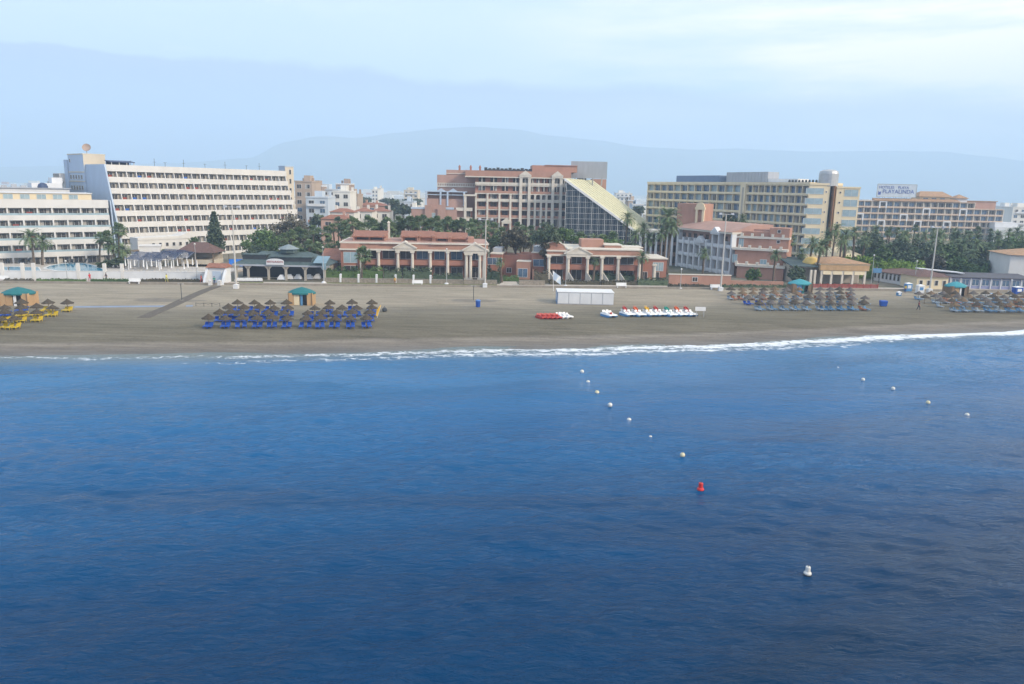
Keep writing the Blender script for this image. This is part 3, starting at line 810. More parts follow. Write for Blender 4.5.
def link_wing():
    A, B = G(486, 279.5), G(548, 281.5); A = A+Vector((.8, 4, 0)); B = B+Vector((-.5, 4, 0))
    h = Bld('terracotta_link_wing', 'low plain terracotta link between the two column fronted hotel blocks', 'hotel wing', A, B)
    q = lambda x, y=268: h.px(x, y)[0]
    b = MB(); b.box(0, q(502), 0, 9, 0, 5.4, 0); b.box(q(502)+.02, q(517), 2.2, 10, 0, 5.0, 0); b.box(q(517)+.02, q(531), -1.5, 10.2, 0, 4.0, 1); b.box(q(517)+.03, q(531), 2, 10, 4.0, 5.3, 0); b.box(q(531)+.02, h.L, .3, 9, 0, 5.9, 0)
    h.part('wall', b, [M['terra'], M['terra2']])
    b = MB(); b.box(-.1, q(502)+.1, -.15, 9.1, 5.4, 5.62, 0); b.box(q(531), h.L+.1, .1, 9.1, 5.9, 6.1, 0); b.box(q(517), q(531.3), -1.6, 2, 4.0, 4.16, 0); h.part('cornice', b, M['cream_trim'])
    b = MB(); b.box(.2, q(500), 3, 8, 5.62, 6.6, 0); b.box(q(531)+.3, h.L-.2, 2, 8, 6.1, 7.2, 0); h.part('roof_light', b, M['grey'])
    h.win(q(492.5), 3.0, 2.6, 1.6, 0, 'blue'); h.win(q(499), 3.0, 1.4, 1.6, 0, 'blue'); h.win(q(539), 2.9, 2.8, 1.7, .3, 'blue'); h.win(q(523.5), .5, 2.2, 1.9, -1.5, 'blue', 0, 'door')
    h.win(q(508), 1, 1.2, 1.1, 2.2, 'dark')
    # outside stair
    b = MB()
    for k in range(9): b.box(q(533)+.25*k, q(533)+.25*(k+1), -1.6, -.2, 0, 2.4-.25*k, 0)
    h.part('stair', b, M['terra2'])
    h.finish()
link_wing()

def right_villa():
    A, B = G(546.5, 282), G(668, 284)
    A, B = P(546.5, 270, A.y+4), P(668, 270, B.y+4)
    h = Bld('terracotta_pavilion', 'flat roofed terracotta hotel block with one gabled portico behind the white beach store', 'hotel block', A, B)
    q = lambda x, y=264: h.px(x, y)[0]
    L = h.L; zc, zp, zf = 5.7, 7.1, 3.1
    x1 = q(640); b = MB()
    b.box(0, x1, 0, 13, 0, zc, 0); b.box(x1, L, 1.5, 12.9, 0, 5.0, 0)
    b.box(-.1, x1, -2.0, 13.1, zc+.3, zp, 1)
    b.box(0, x1, -1.8, 0, zf-.5, zf+.65, 0)
    b.box(q(583, 245), q(605.5, 245), 3, 8, zp+.02, zp+2.0, 1); b.box(q(606, 247), q(623, 247), 2.2, 9, zp+.02, zp+.8, 1); b.box(q(624, 250), q(645, 250), 3.0, 9, zp-.6, zp+.25, 1)
    h.part('wall', b, [M['terra'], M['terra2']])
    b = MB(); b.box(-.4, x1+.3, -2.3, 13.2, zc, zc+.3, 0); b.box(-.3, q(566), -2.3, 13.2, zp-.45, zp-.15, 0); b.box(q(566)+.02, x1+.2, -2.25, 13.2, zp, zp+.24, 0)
    b.box(q(606, 247)-.2, q(623, 247)+.2, 2.0, 9.2, zp+.8, zp+1.0, 0); b.box(q(624, 250)-.1, q(645, 250)+.2, 2.8, 9.2, zp+.25, zp+.45, 0); b.box(x1+.3, L+.2, 1.2, 13, 5.0, 5.25, 0)
    h.part('cornice', b, M['cream_trim'])
    # rounded gable at the left end
    b = MB(); xm = q(555, 246); w = 2.4
    b.xz([(xm+w*cos(pi*k/12), zp+.0+1.35*sin(pi*k/12)) for k in range(13)], 1.0, 6, 0)
    b.xz([(xm+(w+.2)*cos(pi*k/12), zp+(1.35+.2)*sin(pi*k/12)) for k in range(13)]+[(xm+w*cos(pi*k/12), zp+1.35*sin(pi*k/12)) for k in range(12, -1, -1)], .9, 6.1, 1)
    h.part('round_gable', b, [M['terra2'], M['cream_trim']])
    for px in (548, 600.5, 616.5, 637.5, 652.5):
        c = MB(); column(c, q(px), -2.1, .2, zc if px < 645 else 4.2, .37); h.part('column', c, M['cream_trim'])
    pediment(h, q(565.5), q(587.5), zc-.1, 7.55, -2.4)
    for px, w in ((556.5, 3.0), (576.5, 2.4), (594, 2.4), (608.5, 2.4), (627, 3.0)):
        h.win(q(px), zf+.68, w, 1.7, -.03, 'dark'); h.win(q(px), .1, w, 2.3, -.03, 'dark', 0, 'door')
    for px in (657, 662.5): h.win(q(px), 2.3, 1.1, 1.9, 1.5, 'pale')
    for px in (646, 658): h.win(q(px), .1, 1.6, 1.9, 1.5, 'dark', 0, 'door')
    for px in (549, 567.5, 585.5, 601.5, 618):
        b = MB(); x = q(px); b.prism([(x, -2.7, .2), (x+.14, -2.7, .2), (x+1.1, -4.6, .2), (x+.96, -4.6, .2)], [(x, -2.7, 2.2), (x+.14, -2.7, 2.2), (x+1.1, -4.6, .6), (x+.96, -4.6, .6)], 0); h.part('stair_rail', b, M['cream_trim'])
    h.finish()
right_villa()

# ------------------------------------------------------------------ big terracotta hotel behind
def big_hotel():
    Y = 270.0
    A, B = P(475, 205, Y), P(570, 205, Y+1.5)
    h = Bld('terracotta_hotel', 'tall terracotta hotel with cream columns and rows of balconies left of the glass atrium', 'hotel', A, B)
    q = lambda x, y=200: h.px(x, y)
    L = h.L; ST = 3.0; top = 24.3
    zr = [q(530, y)[1] for y in (178, 186.5, 194.5, 202.5, 210.8, 219)]   # lintel heights
    b = MB(); b.box(0, L, .9, 16, 0, top, 0); h.part('wall', b, M['terra'])
    b = MB(); b.box(-3.5, L, -.5, 16, top, top+2.0, 0); b.box(-3.6, L+.1, -.65, 16.1, top-.35, top, 1)
    b.box(q(532)[0], q(577)[0], 3, 14, top+2.02, top+4.3, 0); b.box(q(545)[0], q(577.5)[0], 2.6, 14.4, top+4.3, top+4.5, 0)
    h.part('roof_storey', b, [M['terra2'], M['cream_trim']])
    b = MB(); b.box(q(484)[0], q(533)[0], 4, 12, top+2.0, top+2.6, 0)
    for k in range(12): x = q(484)[0]+k*1.45; b.box(x, x+1.1, 5, 7, top+2.6, top+3.0+.25*(k % 3 == 0), 0)
    h.part('roof_plant', b, M['dark'])
    cols = [476, 487.5, 499.5, 510.5, 520.5, 529, 535, 541, 546.5, 552.5, 560.5, 568]
    # storeys: white or brick balcony fronts between the columns
    bands = [(0, 'w'), (1, 't'), (2, 'w'), (3, 't'), (4, 't')]
    for k, zl in enumerate(zr):
        b = MB(); z0 = zl-ST
        b.box(0, L, -.15, .9, zl, zl+.35, 0)
        if k < 5: b.box(0, L, -.25, -.05, zl-2.55, zl-1.72, 1 if k in (1, 3, 4) else 0)
        if k == 1: b.box(0, L, -.26, -.05, zl-2.9, zl-2.58, 0)
        for i in range(len(cols)-1):
            xa, xb = q(cols[i])[0], q(cols[i+1])[0]
            if k < 2: b.box((xa+xb)/2-.12, (xa+xb)/2+.12, 0, .9, zl-2.6, zl, 0)
        h.part('balcony', b, [M['cream_trim'], M['terra2']])
        for i in range(len(cols)-1):
            xa, xb = q(cols[i])[0], q(cols[i+1])[0]
            h.win((xa+xb)/2, zl-2.5, max(.9, (xb-xa)*.58), 2.3, .88, RND.choice(['brown']*4+['curtain', 'curtain2']))
    for i, px in enumerate(cols):
        tall = px in (520.5, 529, 552.5, 560.5); c = MB(); x = q(px)[0]; r = .5 if tall else .34
        zt = top if tall else zr[1]-.05-2.55
        c.box(x-r, x+r, -.75 if tall else -.45, .3, 0, zt, 0); c.box(x-r*1.3, x+r*1.3, -.85 if tall else -.55, .3, zt-.5, zt, 0); h.part('column', c, M['cream_trim'])
    for xa, xb, zt in ((520.5, 529, top), (552.5, 560.5, top)):
        a, c = q(xa)[0]-.6, q(xb)[0]+.6; b = MB(); b.box(a, c, -1.0, -.52, zt, zt+.6, 0); b.xz([(a-.2, zt+.6), (c+.2, zt+.6), ((a+c)/2, zt+2.3)], -1.1, -.53, 0); h.part('pediment', b, M['cream_trim'])
    a, c, zt = q(502)[0], q(511.5)[0], q(507, 222)[1]
    b = MB(); b.box(a, c, -2.2, -.3, zt-.5, zt, 0); b.xz([(a-.3, zt), (c+.3, zt), ((a+c)/2, zt+1.5)], -2.3, -.3, 0); b.box(a, a+.6, -2.1, -.5, 0, zt-.5, 0); b.box(c-.6, c, -2.1, -.5, 0, zt-.5, 0); h.part('portico', b, M['cream_trim'])
    # stepped left wing, nearer storeys standing further out
    def xw(px, py=205): return h.px(px, py)[0]
    b = MB()
    b.box(xw(436.5), -.01, 5, 16, 0, 24.6, 0); b.box(xw(445.5), -3.51, 5.5, 16, 24.6, 26.4, 0); b.box(xw(436.3), -.01, 4.8, 5, 20.6, 24.6, 0)
    w1 = h.part('side_wing', b, M['terra3'])
    b = MB(); b.box(xw(436), -.02, 4.5, 4.79, 20.4, 20.8, 0)
    for k in range(22): x = xw(437)+(-.3-xw(437))*k/21; b.box(x-.12, x+.12, 4.55, 4.75, 20.8, 21.55, 0)
    b.box(xw(436), -.02, 4.5, 4.79, 21.55, 21.8, 0); b.box(xw(445), -3.52, 5.2, 5.49, 25.0, 25.25, 0)
    h.sub('balustrade', b, M['cream_trim'], w1)
    b = MB(); b.box(xw(426), xw(466), .5, 5, 0, 16.2, 0); b.box(xw(424.5), xw(467), .3, 5, 18.6, 18.9, 1); b.box(xw(424.5), xw(467), .3, 5, 17.5, 17.75, 1)
    b.box(xw(427), xw(465), 2.2, 5, 16.2, 18.6, 0)
    for px in (426, 440.5, 447.5, 464): b.box(xw(px)-.3, xw(px)+.3, .2, 1.0, 13.8, 18.9, 1)
    for px in (441, 453): b.xz([(xw(px)-1.6, 18.9), (xw(px)+1.6, 18.9), (xw(px), 19.9)], .4, 1.2, 1)
    h.part('upper_terrace', b, [M['terra3'], M['white_shade']])
    b = MB(); b.box(xw(412), xw(457), -2.5, .45, 0, 12.6, 0); b.box(xw(425.5), xw(432), -3.2, -2.5, 0, 14.0, 0); b.box(xw(438), xw(446), -3.2, -2.5, 0, 14.2, 0)
    b.box(xw(411.5), xw(425.4), -2.7, .45, 12.6, 13.2, 1); b.box(xw(446.1), xw(454), -2.7, .45, 12.6, 13.3, 1)
    h.part('lower_terrace', b, [M['terra3'], M['white_shade']])
    for px, z in ((434, 9.2), (434, 4.6), (442, 10.5), (420, 6)): h.win(xw(px), z, 1.3, 2.2, -2.5, 'pale')
    for z in (13.3, 9.9, 6.4):
        b = MB(); b.box(xw(456), -.9, -1.0, .9, z-1.1, z, 0); b.box(xw(457), -.9, .9, 5, z-3.3, z-.3, 1); h.part('balcony', b, [M['cream_trim'], M['terra']])
    for px in (462, 468):
        for z in (10.1, 6.6, 3.4): h.win(xw(px), z, 1.8, 2.0, .88, 'dark')
    c = MB(); c.box(-3.9, -3.0, -1.2, 1.0, 0, 17.4, 0); c.box(-4.2, .6, -1.3, 1.0, 17.4, 18.0, 0); h.part('column', c, M['cream_trim'])
    for px in (459, 470.5, 480):
        b = MB(); x = xw(px, 168); b.box(x-.35, x+.35, 7, 7.7, 26, 27.4, 0); b.lathe([(.5, 0), (.35, .4), (.1, .9)], 8, 0, (x, 7.35, 27.4)); h.part('chimney', b, M['terra'])
    h.finish()
big_hotel()

# ------------------------------------------------------------------ glass atrium with its long sloping roof
def atrium():
    A, B = P(566.5, 200, 262), P(640, 232, 262)
    h = Bld('glass_atrium', 'glass fronted atrium under one long pale yellow roof sloping down to the right', 'atrium', A, B)
    x0, zt = h.px(566.5, 178.5); x1, zb = h.px(637, 231.5)
    dx, dy = 13.0, 36.0                                              # the building runs back at a slant
    def P3(x, k, z): return (x+dx*k, dy*k, z)
    zl = lambda x: zt+(zb-zt)*(x-x0)/(x1-x0)
    g = MB(); g.prism([P3(x0, 0, 0), P3(x1, 0, 0), P3(x1, 1, 0), P3(x0, 1, 0)], [P3(x0, 0, zt-.6), P3(x1, 0, zb-.6), P3(x1, 1, zb-.6), P3(x0, 1, zt-.6)])
    h.part('glass_wall', g, glass_mat('atrium_glass', (.018, .032, .05), .22, .6, .5))
    f = MB(); nx = 11
    for i in range(nx+1):
        x = x0+(x1-x0)*i/nx; w = .07 if i % 2 else .13
        if zl(x) > 1.5: f.box(x-w/2, x+w/2, -.22, -.02, 0, zl(x)-.6, 0)
    for i in range(nx*2):
        x = x0+(x1-x0)*(i+.5)/(nx*2); f.box(x-.016, x+.016, -.12, -.02, 0, zl(x)-.6, 0)
    z = 1.0
    while z < zt-1:
        xe = min(x1, x0+(x1-x0)*(z+.6-zt)/(zb-zt)); f.box(x0, xe, -.20, -.02, z, z+.07, 0); z += 1.9
    h.part('glazing_frame', f, M['frame'])
    r = MB(); t = .55
    r.prism([P3(x0-.4, -.012, zt-.5), P3(x1+1.2, -.012, zb-1.3), P3(x1+1.2, 1.01, zb-1.3), P3(x0-.4, 1.01, zt-.5)], [P3(x0-.4, -.012, zt+t-.5), P3(x1+1.2, -.012, zb+t-1.3), P3(x1+1.2, 1.01, zb+t-1.3), P3(x0-.4, 1.01, zt+t-.5)])
    rf = h.part('sloping_roof', r, M['yellow_roof'])
    for k in range(1, 9):
        q = k/9; s = MB(); a = .004
        s.prism([P3(x0-.4, q-a, zt+t-.5), P3(x1+1.2, q-a, zb+t-1.3), P3(x1+1.2, q+a, zb+t-1.3), P3(x0-.4, q+a, zt+t-.5)], [P3(x0-.4, q-a, zt+t-.3), P3(x1+1.2, q-a, zb+t-1.1), P3(x1+1.2, q+a, zb+t-1.1), P3(x0-.4, q+a, zt+t-.3)])
        h.sub('roof_rib', s, M['yellow_roof'], rf)
    s = MB(); s.prism([P3(x0-.5, -.02, zt-.7), P3(x1+1.3, -.02, zb-1.5), P3(x1+1.3, -.013, zb-1.5), P3(x0-.5, -.013, zt-.7)], [P3(x0-.5, -.02, zt+.15), P3(x1+1.3, -.02, zb-.65), P3(x1+1.3, -.013, zb-.65), P3(x0-.5, -.013, zt+.15)]); h.part('fascia', s, M['white2'])
    # lift house behind the ridge
    b = MB(); xa = h.px(597, 185)[0]*1.1; b.box(xa+1, xa+6.5, 37, 44, 0, zt+.6, 0); b.box(xa-1, xa+.9, 37, 42, 0, zt+.2, 0); h.part('lift_house', b, M['terra2'])
    b = MB(); b.box(6.5, 10, 37.5, 40, zt-6, zt+1.9, 0); h.part('plant_box', b, M['dark'])
    # advertising hoarding seen from behind
    a, c = P(571, 170, 285), P(607, 170, 285)
    z0, z1 = P(590, 178.5, 285).z, P(590, 161.5, 285).z
    s = thing('billboard', 'grey back of a large rooftop hoarding above the glass atrium', 'billboard', (a.x, 285, zt-.5))
    s['category'] = 'billboard'; w = c.x-a.x; zz = zt-.5
    b = MB(); b.box(0, w, 0, .12, z0-zz, z1-zz, 0)
    for k in range(16): b.box(w*k/15-.04, w*k/15+.04, -.10, -.004, z0-zz+.1, z1-zz-.1, 0)
    b.build('panel', M['grey'], s)
    for k in range(4):
        b = MB(); x = w*(k+.5)/4; b.tube((x, .3, -1.5), (x, .3, z1-zz-.3), .14); b.tube((x, 3.0, -1.5), (x, .35, z1-zz-1.5), .10); b.build('strut', M['steel'], s)
    h.finish()
atrium()

# ------------------------------------------------------------------ terracotta block on the right with the pale colonnade
def right_block():
    A, B = Vector((45.5, 209, 0)), Vector((54.2, 187.5, 0))
    h = Bld('colonnade_block', 'terracotta hotel block with a pale colonnade side and stepped brick terraces behind a terracotta wall', 'hotel block', A, B)
    L = h.L; zt = 10.2
    b = MB(); b.box(0, L, .9, 12, 0, zt, 0); w = h.part('wall', b, M['terra3'])
    b = MB(); b.box(-1, L+.3, -.5, 12, zt, zt+.5, 1); b.yz([(-.6, zt+.5), (5.5, zt+2.4), (12, zt+2.4), (12, zt+.5)], -1, L+.2, 0); h.part('roof', b, [M['terra3'], M['cream_trim']])
    nb = 9
    for k in range(3):
        z = .6+k*3.2
        b = MB(); b.box(0, L, -.1, .9, z-.55, z, 0); b.box(0, L, -.25, -.1, z-.3, z+.5, 0); h.part('balcony', b, M['white2'])
        for i in range(nb): h.win((i+.5)*L/nb, z+.05, 1.35, 2.35, .88, 'brown')
    for i in range(nb+1):
        c = MB(); c.box(i*L/nb-.28, i*L/nb+.28, -.45, .9, 0, zt if i in (0, 6, 7, 9) else 8.3, 0); h.part('column', c, M['white2'])
    for i0, zz in ((6, zt), (3.5, 7.6)):
        a, c = i0*L/nb-.5, (i0+1)*L/nb+.5; b = MB(); b.xz([(a, zz), (c, zz), ((a+c)/2, zz+1.5)], -.9, .5, 0); b.box(a, c, -.8, .5, zz-.4, zz-.01, 0); h.part('pediment', b, M['white2'])
    # front: three stepped terraces facing the sea
    C, D = G(723, 285), G(787, 286.5); C = Vector((54.4, 185.6, 0)); D = Vector((P(786, 270, 176).x+1.0, 180.5, 0))
    h.frame(C, D); L = h.L
    f = lambda y, x=755: h.px(x, y)[1]
    z1, z2, z3, z4 = f(266), f(250.5), f(239), f(233.5)
    for k, (za, zb, dy) in enumerate(((0, z1, -2.5), (z1, z2, 0), (z2, z3, 2.6), (z3+.3, z4+.3, 3.2))):
        b = MB(); b.box(0 if k else 1.2, L+.3-.6*(k == 3), dy, 12-.1*k, za, zb, 0); p = h.part('terrace_wall', b, M['terra2'])
        if k < 3:
            b = MB(); b.box(-.6 if k else .8, L+.6, dy-.5, dy+2.6-.012, zb+.002, zb+.5, 0); h.sub('coping', b, M['cream_trim'], p)
            for j in range(5):
                c = MB(); x = 1+j*(L-2)/4; c.box(x-.3, x+.3, dy-.4, dy+.2, zb+.5, zb+1.2, 0); h.sub('pier', c, M['cream_trim'], p)
    b = MB(); b.box(L-4.2, L+.4, 2.4, 8, z2+.4, z4+1.4, 0); h.part('corner_tower', b, M['terra2'])
    b = MB(); b.box(1, L-4.3, 6, 12, z4+.3, z4+.8, 0); h.part('roof', b, M['terra3'])
    for px, z, k in ((735, z1+.6, 0), (738.5, z2+.6, 2.6)): h.win(h.px(px, 255)[0], z, 1.3, 2.1, k, 'pale', 0, 'door')
    for z in (z2+1.8, z2+4.3): h.win(L-2, z, .8, .8, 2.4, 'dark')
    h.win(L*.62, 3.6, 1.6, 1.2, -2.5, 'pale')
    # penthouse with arched gable behind
    h.frame(P(677, 215, 212), P(704, 215, 208)); L = h.L
    b = MB(); b.box(0, L, 0, 8, 8, 17.2, 0); h.part('penthouse', b, M['terra2'])
    a, c = h.px(696, 215)[0], h.px(704.5, 215)[0]
    b = MB(); b.box(a, a+.6, -.6, 0, 9, 15.6, 0); b.box(c-.6, c, -.6, 0, 9, 15.6, 0); b.box(a-.2, c+.2, -.7, 0, 15.6, 16.3, 0); b.xz([((a+c)/2+(c-a)*.5*cos(pi*k/10), 16.3+1.3*sin(pi*k/10)) for k in range(11)], -.6, 0, 0); h.part('gable', b, M['cream'])
    # farther colonnade, behind the date palm
    h.frame(P(640, 250, 214), P(677, 250, 210)); L = h.L
    b = MB(); b.box(0, L, 1.2, 9, 0, 9.0, 0); b.box(-.2, L, -.6, 9, 9.0, 9.6, 1); h.part('rear_wall', b, [M['terra3'], M['cream_trim']])
    for i in range(8): c = MB(); c.box(L*i/7-.3, L*i/7+.3, -.3, .4, 0, 9, 0); h.part('column', c, M['white2'])
    for i in range(7):
        for z in (.5, 3.6, 6.4): h.win(L*(i+.5)/7, z, 1.1, 2.0, 1.2, 'brown')
    h.finish()
right_block()

def boundary_wall():
    A, B = G(668.5, 286), G(783, 288.5)
    o = thing('boundary_wall', 'low terracotta boundary wall with one small window beside the promenade', 'wall', A, atan2(B.y-A.y, B.x-A.x)); L = (B-A).length
    s = lambda x, y=278: onface(x, y, A, B)[0]
    b = MB(); b.box(0, s(731), 0, .5, 0, 2.5, 0); b.box(s(731)+.01, L, 0, .5, 0, 1.5, 0); b.build('wall', M['terra2'], o)
    b = MB(); b.box(-.1, s(731)+.1, -.12, .62, 2.5, 2.68, 0); b.build('coping', M['cream_trim'], o)
    inst('window', win_mesh(1.2, 1.0, 'dark'), o, (s(695), 0, 1.1))
boundary_wall()

# ------------------------------------------------------------------ yellow hotel
def yellow_hotel():
    A, B = Vector((50.5, 292, 0)), Vector((87.5, 228, 0))
    h = Bld('cream_hotel', 'long cream hotel with glazed balconies and a dark stair slot under a silver tower', 'hotel', A, B)
    L = h.L; top = 23.2; ST = 2.95
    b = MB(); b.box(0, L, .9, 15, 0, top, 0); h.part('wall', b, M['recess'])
    b = MB(); b.box(-.2, L+.05, -.25, 15, top, top+.7, 0); h.part('parapet', b, M['cream'])
    xs = h.px(742, 215)[0]; n1 = 13; n2 = 10
    bays = [(xs-1.2)*i/n1 for i in range(n1+1)], [xs+1.2+(L-xs-1.4)*i/n2 for i in range(n2+1)]
    for k in range(8):
        z = top-.3-ST*(k+1); b = MB()
        b.box(-.1, L+.02, -.15, .9, z+ST-.03, z+ST+.28, 0); b.box(-.1, L+.02, -.2, -.04, z+.1, z+.75, 0)
        for bb in bays:
            for x in bb: b.box(x-.14, x+.14, -.05, .9, z+.2, z+ST-.03, 0)
        h.part('balcony', b, M['cream'])
        for bb in bays:
            for i in range(len(bb)-1):
                h.win((bb[i]+bb[i+1])/2, z+.3, bb[i+1]-bb[i]-.35, 2.3, .88, RND.choice(['blue', 'blue', 'pale', 'curtain', 'blue']))
    b = MB(); b.box(xs-1.1, xs+1.1, -.6, .9, 0, top+.3, 0); b.box(xs-.2, xs+.5, -.62, -.6, 0, top-1, 1); h.part('pier', b, [M['cream'], M['recess']])
    b = MB(); b.box(h.px(668, 180)[0], h.px(711, 180)[0], 4, 10, top+.7, top+3.0, 0); h.part('roof_cladding', b, M['blue_sheet'])
    # roof plant on the right half
    Y = 262
    for px0, px1, pt, mt, nm in ((716, 757, 172.3, M['grey'], 'roof_screen'), (757.5, 787, 178.5, M['white2'], 'roof_house')):
        a, c = h.px(px0, 178)[0], h.px(px1, 178)[0]; b = MB(); b.box(a, c, 5, 10, top+.7, P((px0+px1)/2, pt, Y-(20 if px0 > 750 else 0)).z, 0)
        if nm == 'roof_screen':
            for k in range(14): x = a+(c-a)*k/13; b.box(x-.05, x+.05, 4.9, 4.99, top+.7, top+4, 0)
        h.part(nm, b, mt)
    for k in range(9):
        b = MB(); x = L-11+k*1.25; b.lathe([(.35, 0), (.35, .5), (.2, .8)], 8, 0, (x, 4, top+.7)); h.part('roof_vent', b, M['dark'])
    # end face, towards the sun
    C, D = Vector((87.5, 228, 0)), Vector((P(857.5, 215, 227).x, 227, 0)); h.frame(C, D); L = h.L
    q = lambda x, y=210: h.px(x, y)[0]
    xa, xb = q(828), q(834.5)
    b = MB(); b.box(.02, xa, 0, 14, 0, top-.1, 0); b.box(xb, L, 0, 14, 0, top-.9, 0); b.box(xa, xb, 1.2, 14, 0, top-.3, 1); b.box(-.02, xa+.1, -.2, 14, top-.1, top+.5, 0); b.box(xb-.1, L+.1, -.2, 14, top-.9, top-.4, 0)
    h.part('end_block', b, [M['cream'], M['dark']])
    b = MB(); b.box(xa+.9, xa+1.35, -.6, 1.19, 0, top-.2, 0); b.box(xa+.9, xa+1.0, -.65, -.6, 0, top-.2, 1); h.part('stair_fin', b, [mat('rust_cladding', (.30, .15, .07)), M['dark']])
    b = MB(); xm = (q(822, 178)+q(841, 178))/2; r = (q(841, 178)-q(822, 178))/2
    b.lathe([(r, 0), (r, 3.6), (r*.93, 4.3), (r*.6, 4.75), (.05, 4.9)], 20, 0, (xm, 2.5, top-.3), lambda k, rr, z: 1+.012*(k % 2)); h.part('tower_cap', b, M['steel'], False)
    for k in range(8):
        z = top-.35-ST*(k+1)
        h.win(q(813), z+.55, 5.2, 1.75, 0, 'pale'); h.win(q(849.5), z-.2+.3, 4.0, 1.9, 0, 'pale')
        h.win(q(824.5), z+1.0, .5, .6, 0, 'dark'); h.win(q(838.5), z+.9, .55, .6, 0, 'dark')
    # tent roof of the terrace at its foot
    h.finish()
yellow_hotel()

# ------------------------------------------------------------------ far hotel with the rooftop sign
def text_mesh(txt, size, mats, ext=.04):
    cu = bpy.data.curves.new('lettering', 'FONT'); cu.body = txt; cu.size = size; cu.extrude = ext; cu.align_x = 'CENTER'; cu.align_y = 'BOTTOM'
    o = bpy.data.objects.new('lettering_source', cu); COL.objects.link(o)
    bpy.context.view_layer.update()
    me = bpy.data.meshes.new_from_object(o.evaluated_get(bpy.context.evaluated_depsgraph_get()))
    me.name = 'lettering'; bpy.data.objects.remove(o); bpy.data.curves.remove(cu)
    me.materials.clear(); me.materials.append(mats); return me

